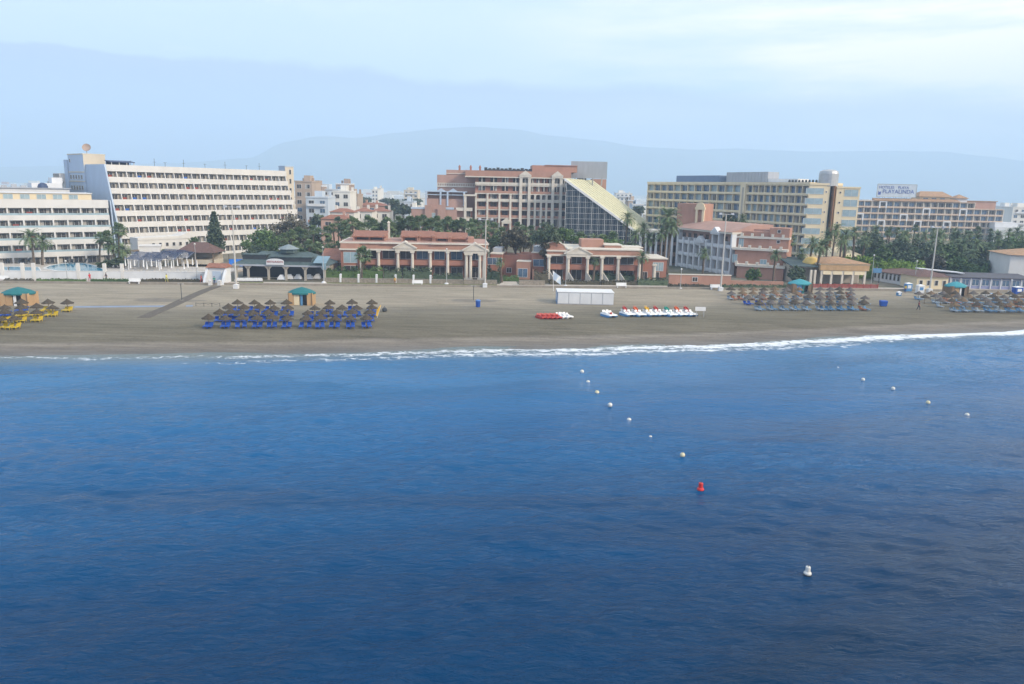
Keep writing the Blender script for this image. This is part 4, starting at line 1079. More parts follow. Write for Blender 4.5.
def sign_hotel():
    Y = 362.0
    A, B = P(857, 205, Y), P(1004, 208, Y)
    h = Bld('sign_hotel', 'far tan hotel with white arched balconies under a long rooftop name sign', 'hotel', A, B)
    q = lambda x, y=208: h.px(x, y)[0]
    L = h.L; top = 18.6; ST = 2.95; x9 = q(975)
    b = MB(); b.box(0, x9, .9, 14, 0, top-.3, 0); b.box(x9, L, .9, 14, 0, top-3.2, 0); h.part('wall', b, mat('tan_render', (.50, .37, .27), .85))
    b = MB(); b.yz([(-.6, top-.3), (-.6, top), (3, top+1.0), (3, top-.3)], q(874), q(959), 0); h.part('tiled_roof', b, M['tile2'])
    b = MB(); b.hip(q(921, 198), q(956, 198), 2, 12, top+2.1, top+4.6, 3); b.box(q(921, 198)+1, q(956, 198)-1, 3, 11, top-.2, top+2.1, 1); h.part('roof_house', b, [M['tile2'], M['cream']])
    b = MB(); b.hip(q(958, 200), q(972, 200), 2, 9, top+1.6, top+3.4); b.box(q(959, 200), q(971, 200), 3, 8, top-.2, top+1.6, 1); h.part('corner_house', b, [M['tile2'], M['white2']])
    b = MB(); b.box(q(972, 202), q(1003, 202), 5, 12, top-3.3, top+.3, 0); b.box(q(971, 202), q(1004, 202), 4.6, 12.4, top+.3, top+.6, 1); h.part('setback_storey', b, [M['terra3'], M['tile2']])
    for k in range(3): h.win(q(929+k*8.5, 198), top+.3, 2.4, 1.3, 3, 'blue')
    nb = 20; bw = L/nb
    arch = {(3, 0), (9, 1), (6, 2), (0, 2), (14, 1), (8, 3), (12, 3), (3, 3)}
    for k in range(6):
        z = top-.55-ST*(k+1); b = MB()
        b.box(0, x9 if k == 0 else L, -.2, .9, z+ST-.05, z+ST+.25, 0); b.box(0, x9 if k == 0 else L, -.25, -.08, z, z+.75, 0)
        h.part('balcony', b, mat('pale_tan_render', (.56, .43, .33), .85) if k == 0 else bpy.data.materials['pale_tan_render'])
        for i in range(nb):
            if k == 0 and (i+1)*bw > x9: continue
            ar = (i, k) in arch
            h.win((i+.5)*bw, z+.3, bw-.8, 2.0 if ar else 2.35, .85, 'arch' if ar else RND.choice(['blue', 'blue', 'dark', 'curtain']))
            if ar: c = MB(); c.box(i*bw-.1, i*bw+.5, -.35, .8, z-.3, z+ST+.2, 0); c.box((i+1)*bw-.5, (i+1)*bw+.1, -.35, .8, z-.3, z+ST+.2, 0); c.box(i*bw+.5, (i+1)*bw-.5, -.35, .8, z+ST-.35, z+ST+.2, 0); h.part('white_arch', c, M['white2'])
    for i in range(nb+1):
        c = MB(); c.box(i*bw-.16, i*bw+.16, -.1, .9, 0, top-.5 if i*bw < x9 else top-3.3, 0); h.part('pier', c, M['cream_trim'])
    b = MB(); b.box(q(992), q(1015), -4, 8, 0, 9.5, 0); b.box(q(990), q(1024), -6, -4.01, 0, 7.5, 0); h.part('side_wing', b, M['white2'])
    h.finish()
    # the sign
    a, c = P(878.5, 190, Y), P(917.5, 190, Y); z0, z1 = P(898, 196.8, Y).z, P(898, 184.5, Y).z
    s = thing('rooftop_sign', 'long pale rooftop sign with blue letters on the far tan hotel', 'sign', (a.x, Y+1, top+.3)); w = c.x-a.x; t = top+.3
    b = MB(); b.box(0, w, 0, .15, z0-t, z1-t, 0); b.build('panel', mat('sign_panel', (.50, .56, .62), .6), s)
    b = MB(); b.box(-.2, 0, -.1, .25, z0-t-.1, z1-t+.1); b.box(w, w+.2, -.1, .25, z0-t-.1, z1-t+.1); b.box(0, w, -.1, .25, z1-t, z1-t+.2); b.box(0, w, -.1, .25, z0-t-.2, z0-t); b.build('frame', M['steel'], s)
    for k in range(7): b = MB(); x = w*(k+.5)/7; b.tube((x, .5, 0), (x, .5, z1-t-.3), .12); b.tube((x, 2.8, 0), (x, .5, z1-t-1.4), .08); b.build('strut', M['steel'], s)
    ink = mat('sign_blue', (.06, .10, .34), .6)
    for txt, size, x, z in (('PLAYALINDA', 2.55, w*.54, z0-t+1.05), ('HOTELES', 1.75, w*.23, z0-t+3.35), ('PLAYA', 1.75, w*.66, z0-t+3.35)):
        o = inst('lettering', text_mesh(txt, size, ink), s, (x, -.06, z)); o.rotation_euler = (pi/2, 0, 0)
    b = MB(); b.xz([(.5, 0.8+z0-t), (1.7, .8+z0-t), (1.7, 2.6+z0-t), (1.1, 1.9+z0-t), (.5, 2.6+z0-t)], -.08, -.004, 0); b.build('emblem', ink, s)
sign_hotel()
# ------------------------------------------------------------------ restaurants and small buildings along the promenade
def green_restaurant():
    A, B = G(233, 280), G(326, 282)
    h = Bld('beach_restaurant', 'low restaurant with grey green hipped roof, small roof lantern and long open veranda', 'restaurant', A, B)
    L = h.L; q = lambda x, y=270: h.px(x, y)[0]
    b = MB(); b.box(.5, L-.5, 5, 11, 0, 3.1, 0); h.part('wall', b, M['beige'])
    b = MB(); b.box(.4, L-.4, 4.9, 4.98, .2, 2.7, 0); h.part('dark_front', b, M['dark'])
    b = MB(); b.hip(-.6, L+.2, 1.0, 11.5, 3.25, 5.7, 5, 0); r = h.part('veranda_roof', b, M['green_roof'])
    b = MB(); b.box(q(268), q(308), 2.4, 4.5, 3.9, 4.8, 0); b.box(q(267), q(309), 2.2, 4.6, 4.8, 5.0, 1); b.box(q(238), q(262), 3.0, 5, 3.9, 5.1, 0); b.box(q(237), q(263), 2.8, 5.2, 5.1, 5.3, 1); h.sub('clerestory', b, [M['dark'], M['green_roof']], r)
    b = MB(); x = q(279.5, 250); b.lathe([(1.9, 5.5), (1.9, 6.4)], 8, 0, (x, 6.4, 0)); b.lathe([(2.4, 6.3), (1.4, 6.8), (.1, 7.3)], 8, 1, (x, 6.4, 0)); h.sub('lantern', b, [M['green_roof'], mat('lantern_roof', (.20, .24, .25), .7)], r)
    b = MB(); b.box(-.5, L+.5, .95, 1.2, 2.95, 3.3, 0); h.part('fascia', b, M['grey'])
    for px in (234, 246, 266.5, 284, 303.5, 323): c = MB(); x = q(px); c.box(x-.22, x+.22, 1.1, 1.5, 0, 2.95, 0); c.prism([(x-.22, 1.1, 2.3), (x+.22, 1.1, 2.3), (x+.22, 1.5, 2.3), (x-.22, 1.5, 2.3)], [(x-.8, 1.1, 2.94), (x+.8, 1.1, 2.94), (x+.8, 1.5, 2.94), (x-.8, 1.5, 2.94)], 0); h.part('column', c, M['recess'])
    # arched name board
    a, c = q(265.5), q(283); xm = (a+c)/2; z = 3.35; s = thing('restaurant_sign', 'arched white name board on the front of the green roofed restaurant', 'sign', h.o+h.world(xm, .7, z), h.rz)
    w = (c-a)/2; b = MB(); b.xz([(-w, 0), (w, 0)]+[(w*cos(pi*k/12), .75+.55*sin(pi*k/12)) for k in range(13)], -.08, .06, 0); b.build('board', M['white2'], s)
    o = inst('lettering', text_mesh('RESTAURANTE', .52, M['red']), s, (0, -.10, .35)); o.rotation_euler = (pi/2, 0, 0)
    # pale blue canvas at the right end
    b = MB(); b.prism([(q(313), .2, 3.9), (q(326), .2, 3.9), (q(326), 4, 5.0), (q(313), 4, 5.0)], [(q(313), .2, 4.0), (q(326), .2, 4.0), (q(326), 4, 5.1), (q(313), 4, 5.1)], 0); b.box(q(322), q(326), .1, .2, 2.6, 3.9, 0); h.part('awning', b, mat('pale_blue_canvas', (.20, .30, .36), .7))
    h.finish()
    # tables with white cloths and the planter strips in front
    for i, px in enumerate((237.5, 242, 246.5, 251, 255.5, 260)):
        g = G(px, 281.5); t = thing('terrace_table', f'low white covered terrace table, {ORD[i]} from the left beside the lawn strip', 'table', g, .1, 'white tables left of the restaurant door')
        b = MB(); b.box(-.38, .38, -.38, .38, .68, .74, 0); b.prism([(-.5, -.5, .2), (.5, -.5, .2), (.5, .5, .2), (-.5, .5, .2)], [(-.4, -.4, .68), (.4, -.4, .68), (.4, .4, .68), (-.4, .4, .68)], 0); b.build('tablecloth', M['white2'], t)
        b = MB(); b.box(-.05, .05, -.05, .05, 0, .2, 0); b.box(-.3, .3, -.3, .3, 0, .04, 0); b.build('base', M['dark'], t)
    for i, (px, py) in enumerate(((282, 280), (290, 279.5), (298.5, 279.5), (309.5, 279.5), (318, 279))):
        g = G(px, py); t = thing('covered_table', f'large white covered table stack, {ORD[i]} from the left before the restaurant veranda', 'table', g, 0, 'white covered tables before the veranda')
        b = MB(); b.prism([(-.85, -.6, .15), (.85, -.6, .15), (.8, .6, .15), (-.8, .6, .15)], [(-.7, -.45, .75), (.72, -.45, .75), (.65, .45, .8), (-.65, .45, .72)], 0); b.prism([(-.6, -.35, .75), (.5, -.38, .75), (.45, .3, .78), (-.5, .3, .72)], [(-.35, -.2, 1.15), (.3, -.2, 1.2), (.28, .2, 1.15), (-.3, .2, 1.1)], 0); b.build('white_cover', M['white2'], t)
        b = MB()
        for x in (-.7, .7):
            for y in (-.45, .12): b.box(x-.04, x+.04, y-.04, y+.04, 0, .16, 0)
        b.build('leg', M['dark'], t)
ORD = ['first', 'second', 'third', 'fourth', 'fifth', 'sixth', 'seventh', 'eighth', 'ninth', 'tenth', 'eleventh', 'twelfth', 'thirteenth', 'fourteenth', 'fifteenth', 'sixteenth', 'seventeenth', 'eighteenth', 'nineteenth',
       'twentieth', 'twenty-first', 'twenty-second', 'twenty-third', 'twenty-fourth', 'twenty-fifth', 'twenty-sixth', 'twenty-seventh', 'twenty-eighth', 'twenty-ninth', 'thirtieth', 'thirty-first', 'thirty-second', 'thirty-third', 'thirty-fourth',
       'thirty-fifth', 'thirty-sixth', 'thirty-seventh', 'thirty-eighth', 'thirty-ninth', 'fortieth']
green_restaurant()

def lawn(name, label, poly, m, z=.05):
    b = MB(); b.poly([(p.x, p.y, z) for p in poly]); tag(b.build(name, m), label, name, kind='structure')
lawn('lawn_strip', 'narrow green lawn strip before the restaurant', [G(239, 284), G(263.5, 284.2), G(263.5, 282.7), G(239, 282.5)], M['grass_mat'], .125)

def blue_tarps():
    g = G(223, 272); A = Vector((g.x, g.y+4, 0)); B = A+Vector((7.2, 1.2, 0))
    o = thing('tarp_fence', 'bright blue tarpaulin screen between the brown roofed bar and the restaurant', 'screen', A, atan2(1.2, 7.2))
    for i, (a, c, z) in enumerate(((0, 3.2, 2.6), (3.3, 6.6, 3.6))):
        b = MB(); b.box(a, c, 0, .06, .9, z, 0); b.build('tarp', M['tarp'], o)
    for x in (0, 3.25, 6.65): b = MB(); b.box(x-.05, x+.05, .07, .17, 0, 3.7, 0); b.build('post', M['dark'], o)
blue_tarps()

def pool_area():
    # white wall along the promenade, in two runs with low planting at its foot
    A, B = G(-20, 279.6), G(206, 280.5); L = (B-A).length; rz = atan2(B.y-A.y, B.x-A.x)
    o = thing('white_wall', 'long low white wall between the hotel pool and the promenade', 'wall', A, rz)
    b = MB(); b.box(0, L, 0, .35, 0, 1.75, 0); b.build('wall', M['white2'], o)
    b = MB(); b.box(-.05, L+.05, -.06, .41, 1.75, 1.85, 0); b.build('coping', M['white'], o)
    s = lambda x, y=279: onface(x, y, A, B)[0]
    for px in (2, 22.5, 33.5, 78, 104.5, 122): b = MB(); x = s(px, 272); b.box(x-.3, x+.3, -.1, .42, 0, 3.4, 0); b.build('pier', M['white'], o)
    for pa, pb, m in ((4, 34, 'stone'), (37, 86, 'grass_mat'), (89, 128, 'grass_mat')): pass
    for i, (pa, pb, wd) in enumerate(((4.5, 33.5, 'brownest'), (37, 86, 'longest'), (91, 128, 'greenest'), (139, 205, 'driest'))):
        C, D = G(pa, 281.6, .12), G(pb, 281.9, .12)
        tag(hedge_mesh('low_hedge', C, D, .5, .55, M['leaf' if i in (1, 2) else 'leaf_brown']), f'low clipped hedge at the foot of the white wall, {wd} of four', 'hedge', 'low hedges along the white wall')
    # pool terrace
    def slab(name, label, pts, z, m):
        b = MB(); b.prism([(p.x, p.y, 0) for p in pts], [(p.x, p.y, z) for p in pts]); tag(b.build(name, m), label, 'pool', kind='structure' if 'deck' in name else None)
    dk = [A+Vector((0, .5, 0)), B+Vector((0, .5, 0)), Vector((B.x+1, B.y+21, 0)), Vector((A.x-14, A.y+26, 0))]
    b = MB(); b.prism([(p.x, p.y, .03) for p in dk], [(p.x, p.y, .5) for p in dk]); tag(b.build('pool_deck', M['deck']), 'pale pool terrace before the white hotel', 'terrace', kind='structure')
    def pool(name, label, pts):
        o = thing(name, label, 'pool', (pts[0].x, pts[0].y, .5)); R = Vector((pts[0].x, pts[0].y, 0)); P_ = [p-R for p in pts]
        cen = sum(P_, Vector((0, 0, 0)))/len(P_)
        b = MB(); b.poly([(p.x, p.y, .06) for p in P_]); b.build('water_surface', M['pool'], o)
        b = MB(); n = len(P_)
        for k in range(n):
            p, r = P_[k], P_[(k+1) % n]; pe, re = p+(p-cen).normalized()*.5, r+(r-cen).normalized()*.5
            b.prism([(p.x, p.y, .005), (r.x, r.y, .005), (re.x, re.y, .005), (pe.x, pe.y, .005)], [(p.x, p.y, .1), (r.x, r.y, .1), (re.x, re.y, .1), (pe.x, pe.y, .1)])
        b.build('pool_edge', M['white'], o)
    pz = lambda x, y: G(x, y, .5)
    pool('swimming_pool', 'small turquoise pool beside the white wall at the left edge', [pz(-6, 271.5), pz(8, 271.5), pz(8, 267.5), pz(-6, 267)])
    pool('swimming_pool', 'long turquoise pool in front of the palm pair', [pz(9, 271.5), pz(41, 271.8), pz(38, 267.6), pz(9, 267)])
    pool('swimming_pool', 'largest pool with curved edge below the lower hotel wing', [pz(45, 268.5), pz(60, 271.5), pz(80, 272), pz(104, 272), pz(103, 269.5), pz(96, 266.5), pz(86, 264), pz(74, 263), pz(60, 264.2), pz(50, 266)])
    # dark low bushes and furniture at the far side of the pools
    r = random.Random(9)
    for i, px in enumerate((6, 20, 28, 45, 52, 66, 71, 75, 84, 90)):
        g = G(px, 263.5+r.uniform(-.4, .8), .5); t = thing('pool_chair', f'dark folding pool chair by the hotel front, {ORD[i]} from the left', 'chair', g, r.uniform(-.6, .6), 'dark chairs behind the pools')
        b = MB(); b.box(-.3, .3, -.6, .3, .32, .4); b.build('seat', M['dark'], t)
        b = MB(); b.prism([(-.3, .3, .36), (.3, .3, .36), (.3, .38, .36), (-.3, .38, .36)], [(-.3, .7, 1.1), (.3, .7, 1.1), (.3, .76, 1.1), (-.3, .76, 1.1)]); b.build('backrest', M['dark'], t)
        b = MB(); [b.box(x-.03, x+.03, y-.03, y+.03, 0, .33) for x in (-.27, .27) for y in (-.55, .25)]; b.build('leg_frame', M['grey'], t)
    # white stair house and topiary
    g = G(132, 268, .5); o = thing('stair_house', 'small plain white stair house between the palms and the pergola', 'building', (g.x, g.y+4, .5), .35)
    b = MB(); b.box(0, 4.4, 0, 3.5, 0, 4.6); b.build('wall', M['white'], o)
    b = MB(); b.box(-.15, 4.55, -.15, 3.65, 4.6, 4.85); b.build('parapet', M['white'], o)
    b = MB(); b.box(-2.6, -.02, -.6, .2, 0, 2.6); b.box(-2.7, -.01, -.7, .3, 2.6, 2.8); b.build('side_wall', M['white2'], o)
    g = P(160, 254, 192); o = thing('raised_terrace', 'white raised terrace block with small round windows behind the pergola', 'building', (g.x-5, 191, 0), .9)
    b = MB(); b.box(0, 15, 0, 4, 0, 5.4); b.build('wall', M['white'], o)
    b = MB(); b.xz([(0, 5.4), (15.3, 5.4), (15.3, 5.9), (13.5, 7.0), (11, 6.2), (0, 6.0)], -.15, 4.1); b.build('parapet', M['white'], o)
    for k in range(6): inst('window', win_mesh(.8, 1.0, 'dark'), o, (4+k*1.8, 0, 3.6))
    # striped pergola roofs
    for i, (px, py, wd) in enumerate(((149, 268.8, 'left'), (163.5, 266.8, 'middle'), (177, 265.2, 'right'))):
        g = G(px, py, .5); o = thing('slatted_pergola', f'navy and white slatted pergola, {wd} one of three behind the closed parasols', 'pergola', g, .1, 'slatted pergolas by the pool')
        for k in range(9):
            b = MB(); b.prism([(-3.6, -3+k*.72, 2.55+k*.13), (3.6, -3+k*.72, 2.0+k*.13), (3.6, -2.64+k*.72, 2.0+k*.13), (-3.6, -2.64+k*.72, 2.55+k*.13)], [(-3.6, -3+k*.72, 2.65+k*.13), (3.6, -3+k*.72, 2.1+k*.13), (3.6, -2.64+k*.72, 2.1+k*.13), (-3.6, -2.64+k*.72, 2.65+k*.13)], 0); b.build('slat', M['navy'], o)
        for k in range(4):
            x = -3.3+k*2.2; b = MB(); b.prism([(x-.06, -3.1, 2.3-k*.14), (x+.06, -3.1, 2.3-k*.14), (x+.06, 3.2, 3.4-k*.14), (x-.06, 3.2, 3.4-k*.14)], [(x-.06, -3.1, 2.42-k*.14), (x+.06, -3.1, 2.42-k*.14), (x+.06, 3.2, 3.52-k*.14), (x-.06, 3.2, 3.52-k*.14)]); b.build('rafter', M['white2'], o)
        for x in (-3.3, 3.3):
            for y in (-2.9, 3): b = MB(); b.box(x-.09, x+.09, y-.09, y+.09, 0, 2.3 if y < 0 else 3.0); b.build('post', M['white2'], o)
    # closed white parasols
    for i, (px, py) in enumerate(((126, 270), (131, 272.5), (135, 270), (144, 271), (147.5, 273.5), (152, 270.5), (157, 271.5), (161.5, 273.5), (166, 270.5), (172, 272.5), (178, 270), (184.5, 273.4), (188.5, 272), (193, 269), (197.5, 271.5))):
        g = G(px, py, .5); t = thing('closed_parasol', f'folded white parasol on the pool terrace, {ORD[i]} from the left', 'parasol', g, 0, 'folded white parasols by the pergolas')
        b = MB(); b.tube((0, 0, 0), (0, 0, 2.7), .035); b.box(-.3, .3, -.3, .3, 0, .08); b.build('pole', M['grey'], t)
        b = MB(); b.lathe([(.18, .95), (.16, 1.2), (.10, 2.0), (.04, 2.6)], 8, 0); b.build('folded_canopy', M['boat_white'], t)
    # brown hipped bar
    g = P(201, 262, 186); o = thing('pool_bar', 'open bar with brown hipped roof right of the pergolas', 'bar', (g.x, 186, .5))
    b = MB(); b.hip(-5.0, 5.0, -3.6, 3.6, 2.9, 5.2, 3.2); b.build('hipped_roof', M['tile3'], o)
    b = MB(); b.box(-4.4, 4.4, -3, 3, 0, 1.1); b.box(-4.2, 4.2, 2.7, 3.1, 1.1, 2.9); b.build('counter', M['beige'], o)
    for x in (-4.3, 0, 4.3): b = MB(); b.box(x-.12, x+.12, -3.2, -2.96, 0, 2.9); b.build('post', M['wood'], o)
    b = MB(); b.box(-17, -5.2, -1.2, 1.5, 2.6, 2.85); b.box(-17, -16.8, -1.1, -.9, 0, 2.6); b.box(-11, -10.8, -1.1, -.9, 0, 2.6); b.build('side_canopy', M['wood'], o)
    # white gate house at the end of the wall
    A, B = G(204.5, 284), G(225.5, 284.5); o = thing('gate_house', 'pale gate house with tiled coping and open stairs to the beach', 'gate house', A, atan2(B.y-A.y, B.x-A.x)); L = (B-A).length
    b = MB(); b.box(.4, L-.4, 1.2, 4.0, 0, 3.2); b.build('wall', M['white2'], o)
    b = MB(); b.yz([(.8, 3.2), (4.3, 3.2), (4.3, 3.35), (2.6, 4.0), (.8, 3.35)], .1, L-.1); b.build('tiled_coping', M['tile'], o)
    for x in (0, L-.5): b = MB(); b.prism([(x, -1, 0), (x+.5, -1, 0), (x+.5, 1.2, 0), (x, 1.2, 0)], [(x, -.2, 1.4), (x+.5, -.2, 1.4), (x+.5, 1.2, 3.1), (x, 1.2, 3.1)]); b.build('side_wing_wall', M['white2'], o)
    b = MB(); b.box(1.3, L-1.3, 1.1, 1.19, .1, 2.5); b.build('gate', M['white_shade'], o)
    for k, (px, py) in enumerate(((210.5, 285.2), (219.5, 285.4))):
        g = G(px, py, .12); o = thing('gate_pillar', 'squat white pillar, %s of the plank path' % ('left' if k == 0 else 'right'), 'pillar', g); b = MB(); b.box(-.32, .32, -.3, .3, 0, .95); b.build('shaft', M['white'], o); b = MB(); b.hip(-.4, .4, -.38, .38, .95, 1.15); b.build('cap', M['white'], o)

def hedge_mesh(name, A, B, w, hgt, m, dens=34, leaf=.17, seed=None):
    d = (B-A); L = d.length; rz = atan2(d.y, d.x); r = random.Random(seed if seed is not None else int(L*1000)); b = MB()
    # dim woody core and leaves all over and through it
    n = int(dens*L*(hgt+w)*1.0)
    for _ in range(n):
        x = r.uniform(0, L); t = r.random(); bumpy = 1+.16*sin(x*1.7+3*sin(x*.6))+r.uniform(-.08, .12)
        y = r.uniform(-w, w)*(1-.25*t); z = hgt*bumpy*(t**.6)
        a = Vector((r.gauss(0, 1), r.gauss(0, 1)-.3, r.gauss(0, .8)+.5)).normalized(); u = a.orthogonal().normalized(); v = a.cross(u); s = leaf*r.uniform(.6, 1.4); q = r.uniform(0, 6); u, v = u*cos(q)+v*sin(q), v*cos(q)-u*sin(q)
        c = Vector((x, y, z)); b.poly([c-u*s*.5-v*s, c+u*s*.5-v*s*.3, c+v*s, c-u*s*.6+v*s*.2])
    b.box(.05, L-.05, -w*.72, w*.72, 0, hgt*.78)
    return b.build(name, m, None, A, rz)
pool_area()

def villa_front():
    # rubble wall with white posts before the terracotta villas
    A, B = G(325, 283), G(560, 286); L = (B-A).length
    s = lambda x, y=281: onface(x, y, A, B)[0]
    for i, (pa, pb, lb) in enumerate(((325, 463, 'rubble stone garden wall with white posts before the villa with orange roofs'), (463.5, 497, 'short rubble wall before the paired column portico'), (519, 545, 'short rubble wall right of the path to the link wing'))):
        o = thing('stone_wall', lb, 'wall', A, atan2(B.y-A.y, B.x-A.x)); xa, xb = s(pa), s(pb)
        b = MB(); b.box(xa, xb, 0, .4, 0, 1.0); b.build('wall', M['stone'], o); b = MB(); b.box(xa, xb, -.05, .45, 1.0, 1.08); b.build('coping', M['kerb'], o)
        if i == 0:
            for px in (340.5, 358.5, 376.5, 395.5, 413.5, 430.5): b = MB(); x = s(px, 278); b.box(x-.2, x+.2, -.08, .48, .2, 1.85); b.hip(x-.26, x+.26, -.14, .54, 1.85, 2.0); b.build('white_post', M['white2'], o)
    lawn('lawn_strip', 'strip of dry grass along the stone wall', [G(327, 283.4, .125), G(497, 285.5, .125), G(497, 284, .125), G(327, 282.2, .125)], M['grass_mat'], .13)
    for i, (pa, pb, y, w, hg, m, lb) in enumerate(((326, 341, 279.6, .8, 2.4, 'leaf', 'leafy green hedge at the left corner of the villa garden'), (342, 360, 279.9, .9, 2.5, 'leaf', 'bushy hedge left of the palm in the villa garden'), (362, 383, 280, .9, 2.6, 'leaf', 'bushy hedge right of the palm in the villa garden'), (384, 402, 280.2, .9, 2.3, 'leaf_dark', 'dark hedge before the left gabled portico'),
            (403, 432, 280.4, .9, 2.5, 'leaf_dark', 'longest dark hedge before the middle of the villa'), (433, 463, 280.8, .7, 1.5, 'leaf_dark', 'low dark hedge left of the paired column portico'), (487, 500, 281.5, 1.4, 2.6, 'leaf_dark', 'dark shrub hedge beside the paired column portico'), (503, 519, 281, .6, 1.1, 'leaf', 'low hedge behind the small palm at the link wing'), (534, 548, 282.5, 1.2, 2.4, 'leaf_brown', 'brownish hedge under the leaning pine'),
            (549, 600, 284.6, .8, .9, 'leaf_brown', 'low brownish scrub hedge behind the white beach store'), (601, 636, 285.2, .9, 1.0, 'leaf_brown', 'low scrub hedge right of the white beach store'), (637, 667, 285.4, 1.0, 1.5, 'leaf_dark', 'dark hedge before the right end of the flat roofed block'), (585, 634, 281.3, .8, 1.7, 'leaf_dark', 'dark hedge close to the columns of the flat roofed block'), (668, 722, 288, .8, .8, 'leaf_brown', 'low scrub at the left foot of the terracotta boundary wall'), (722, 786, 289, .8, .9, 'leaf_dark', 'low hedge under the stepped brick terraces'))):
        tag(hedge_mesh('hedge', G(pa, y), G(pb, y+.3), w, hg, M[m], 30, .2, i), lb, 'hedge', 'hedges along the promenade')
    lawn('garden_path', 'pale paved path to the link wing', [G(497, 286, .125), G(519, 286.2, .125), G(516, 281.5, .125), G(503, 281.5, .125)], M['paving'], .135)
villa_front()

def dome_restaurant():
    A, B = G(806, 284.5), G(868, 285.5)
    h = Bld('domed_restaurant', 'open beach restaurant with ochre dome and tiled roof above a red fence', 'restaurant', A, B)
    L = h.L; q = lambda x, y=275: h.px(x, y)[0]
    b = MB(); b.box(q(821), L-.3, 4.0, 11, 0, 3.4, 0); b.box(-2.0, q(821), 5.5, 11, 0, 4.0, 1); h.part('wall', b, [M['cream_trim'], M['beige']])
    b = MB(); b.box(q(821)-.2, L, .2, 11.3, 3.3, 4.6, 0); b.box(q(821)-.3, L+.1, .1, 4, 4.6, 4.8, 1); h.part('fascia', b, [M['ochre'], M['cream']])
    b = MB(); b.hip(q(820), L+.4, -.1, 11.6, 4.85, 6.1, 5.5); h.part('tiled_roof', b, M['tile2'])
    b = MB(); b.prism([(-3, 1.5, 3.9), (q(821)-.4, .8, 3.9), (q(821)-.4, 11, 5.2), (-3, 11, 5.2)], [(-3, 1.5, 4.1), (q(821)-.4, .8, 4.1), (q(821)-.4, 11, 5.4), (-3, 11, 5.4)]); h.part('side_roof', b, M['green_roof'])
    b = MB(); x = q(812.5, 264)+1.9; b.lathe([(2.05, 3.5), (2.05, 4.1)], 16, 1, (x, 5, 0)); b.lathe([(2.1*cos(pi/2*k/7), 4.1+1.9*sin(pi/2*k/7)) for k in range(8)], 18, 0, (x, 5, 0)); d = h.part('dome', b, [M['dome'], M['cream']], True)
    for px in (812, 816, 822.5, 832.5, 843.5, 854, 866): b = MB(); x = q(px); b.box(x-.24, x+.24, .4, .9, 0, 3.3); h.part('column', b, M['cream_trim'])
    for pa, pb in ((823.5, 831.5), (833.5, 842.5), (844.5, 853), (855, 865)):
        b = MB(); b.prism([(q(pa), .25, 2.35), (q(pb), .25, 2.35), (q(pb), .9, 2.35), (q(pa), .9, 2.35)], [(q(pa), .35, 3.25), (q(pb), .35, 3.25), (q(pb), .9, 3.25), (q(pa), .9, 3.25)]); h.part('roller_blind', b, M['cream'])
    b = MB(); b.box(q(822), L-.5, 3.9, 3.98, .1, 2.6); h.part('dark_front', b, M['recess'])
    h.finish()
    A, B = G(813, 288.3), G(878, 289); o = thing('red_fence', 'low dark red fence around the domed restaurant terrace', 'fence', A, atan2(B.y-A.y, B.x-A.x)); L = (B-A).length
    rm = mat('dark_red_fence_paint', (.30, .06, .05), .7, .25, 1.2)
    for k in range(9):
        b = MB(); x = L*k/9
        for j in range(10): b.box(x+L/9*(j+.15)/10, x+L/9*(j+.75)/10, 0, .05, .12, 1.0)
        b.box(x, x+L/9-.02, .052, .1, .3, .38); b.box(x, x+L/9-.02, .052, .1, .8, .88); b.build('panel', rm, o)
    for k in range(10): b = MB(); b.box(L*k/9-.06, L*k/9+.06, .105, .22, 0, 1.15); b.build('post', rm, o)
    # cream tent roof behind
    A = P(822, 262, 205); o = thing('tent_canopy', 'cream pointed canopy at the foot of the cream hotel', 'canopy', (A.x, 205, 0)); w = P(866, 262, 205).x-A.x
    pk = P(843, 246, 208).z; b = MB(); b.hip(0, w, 0, 9, 3.9, pk, w*.47); b.build('canopy', M['cream'], o)
    for x in (.2, w*.33, w*.66, w-.2): b = MB(); b.box(x-.12, x+.12, .1, .34, 0, 3.9); b.build('post', M['white2'], o)
    A, B = P(800, 262, 196), P(866, 264, 196); o = thing('dark_fence', 'dark brown screen fence between the domed restaurant and the cream canopy', 'fence', (A.x, 196, 0)); w = B.x-A.x
    for k in range(8): b = MB(); b.box(w*k/8+.05, w*(k+1)/8-.05, 0, .1, .1, 3.6); b.build('panel', mat('brown_boards', (.14, .095, .065), .85) if k == 0 else bpy.data.materials['brown_boards'], o)
    for k in range(9): b = MB(); b.box(w*k/8-.05, w*k/8+.05, -.06, .16, 0, 3.8); b.build('post', M['wood'], o)
dome_restaurant()

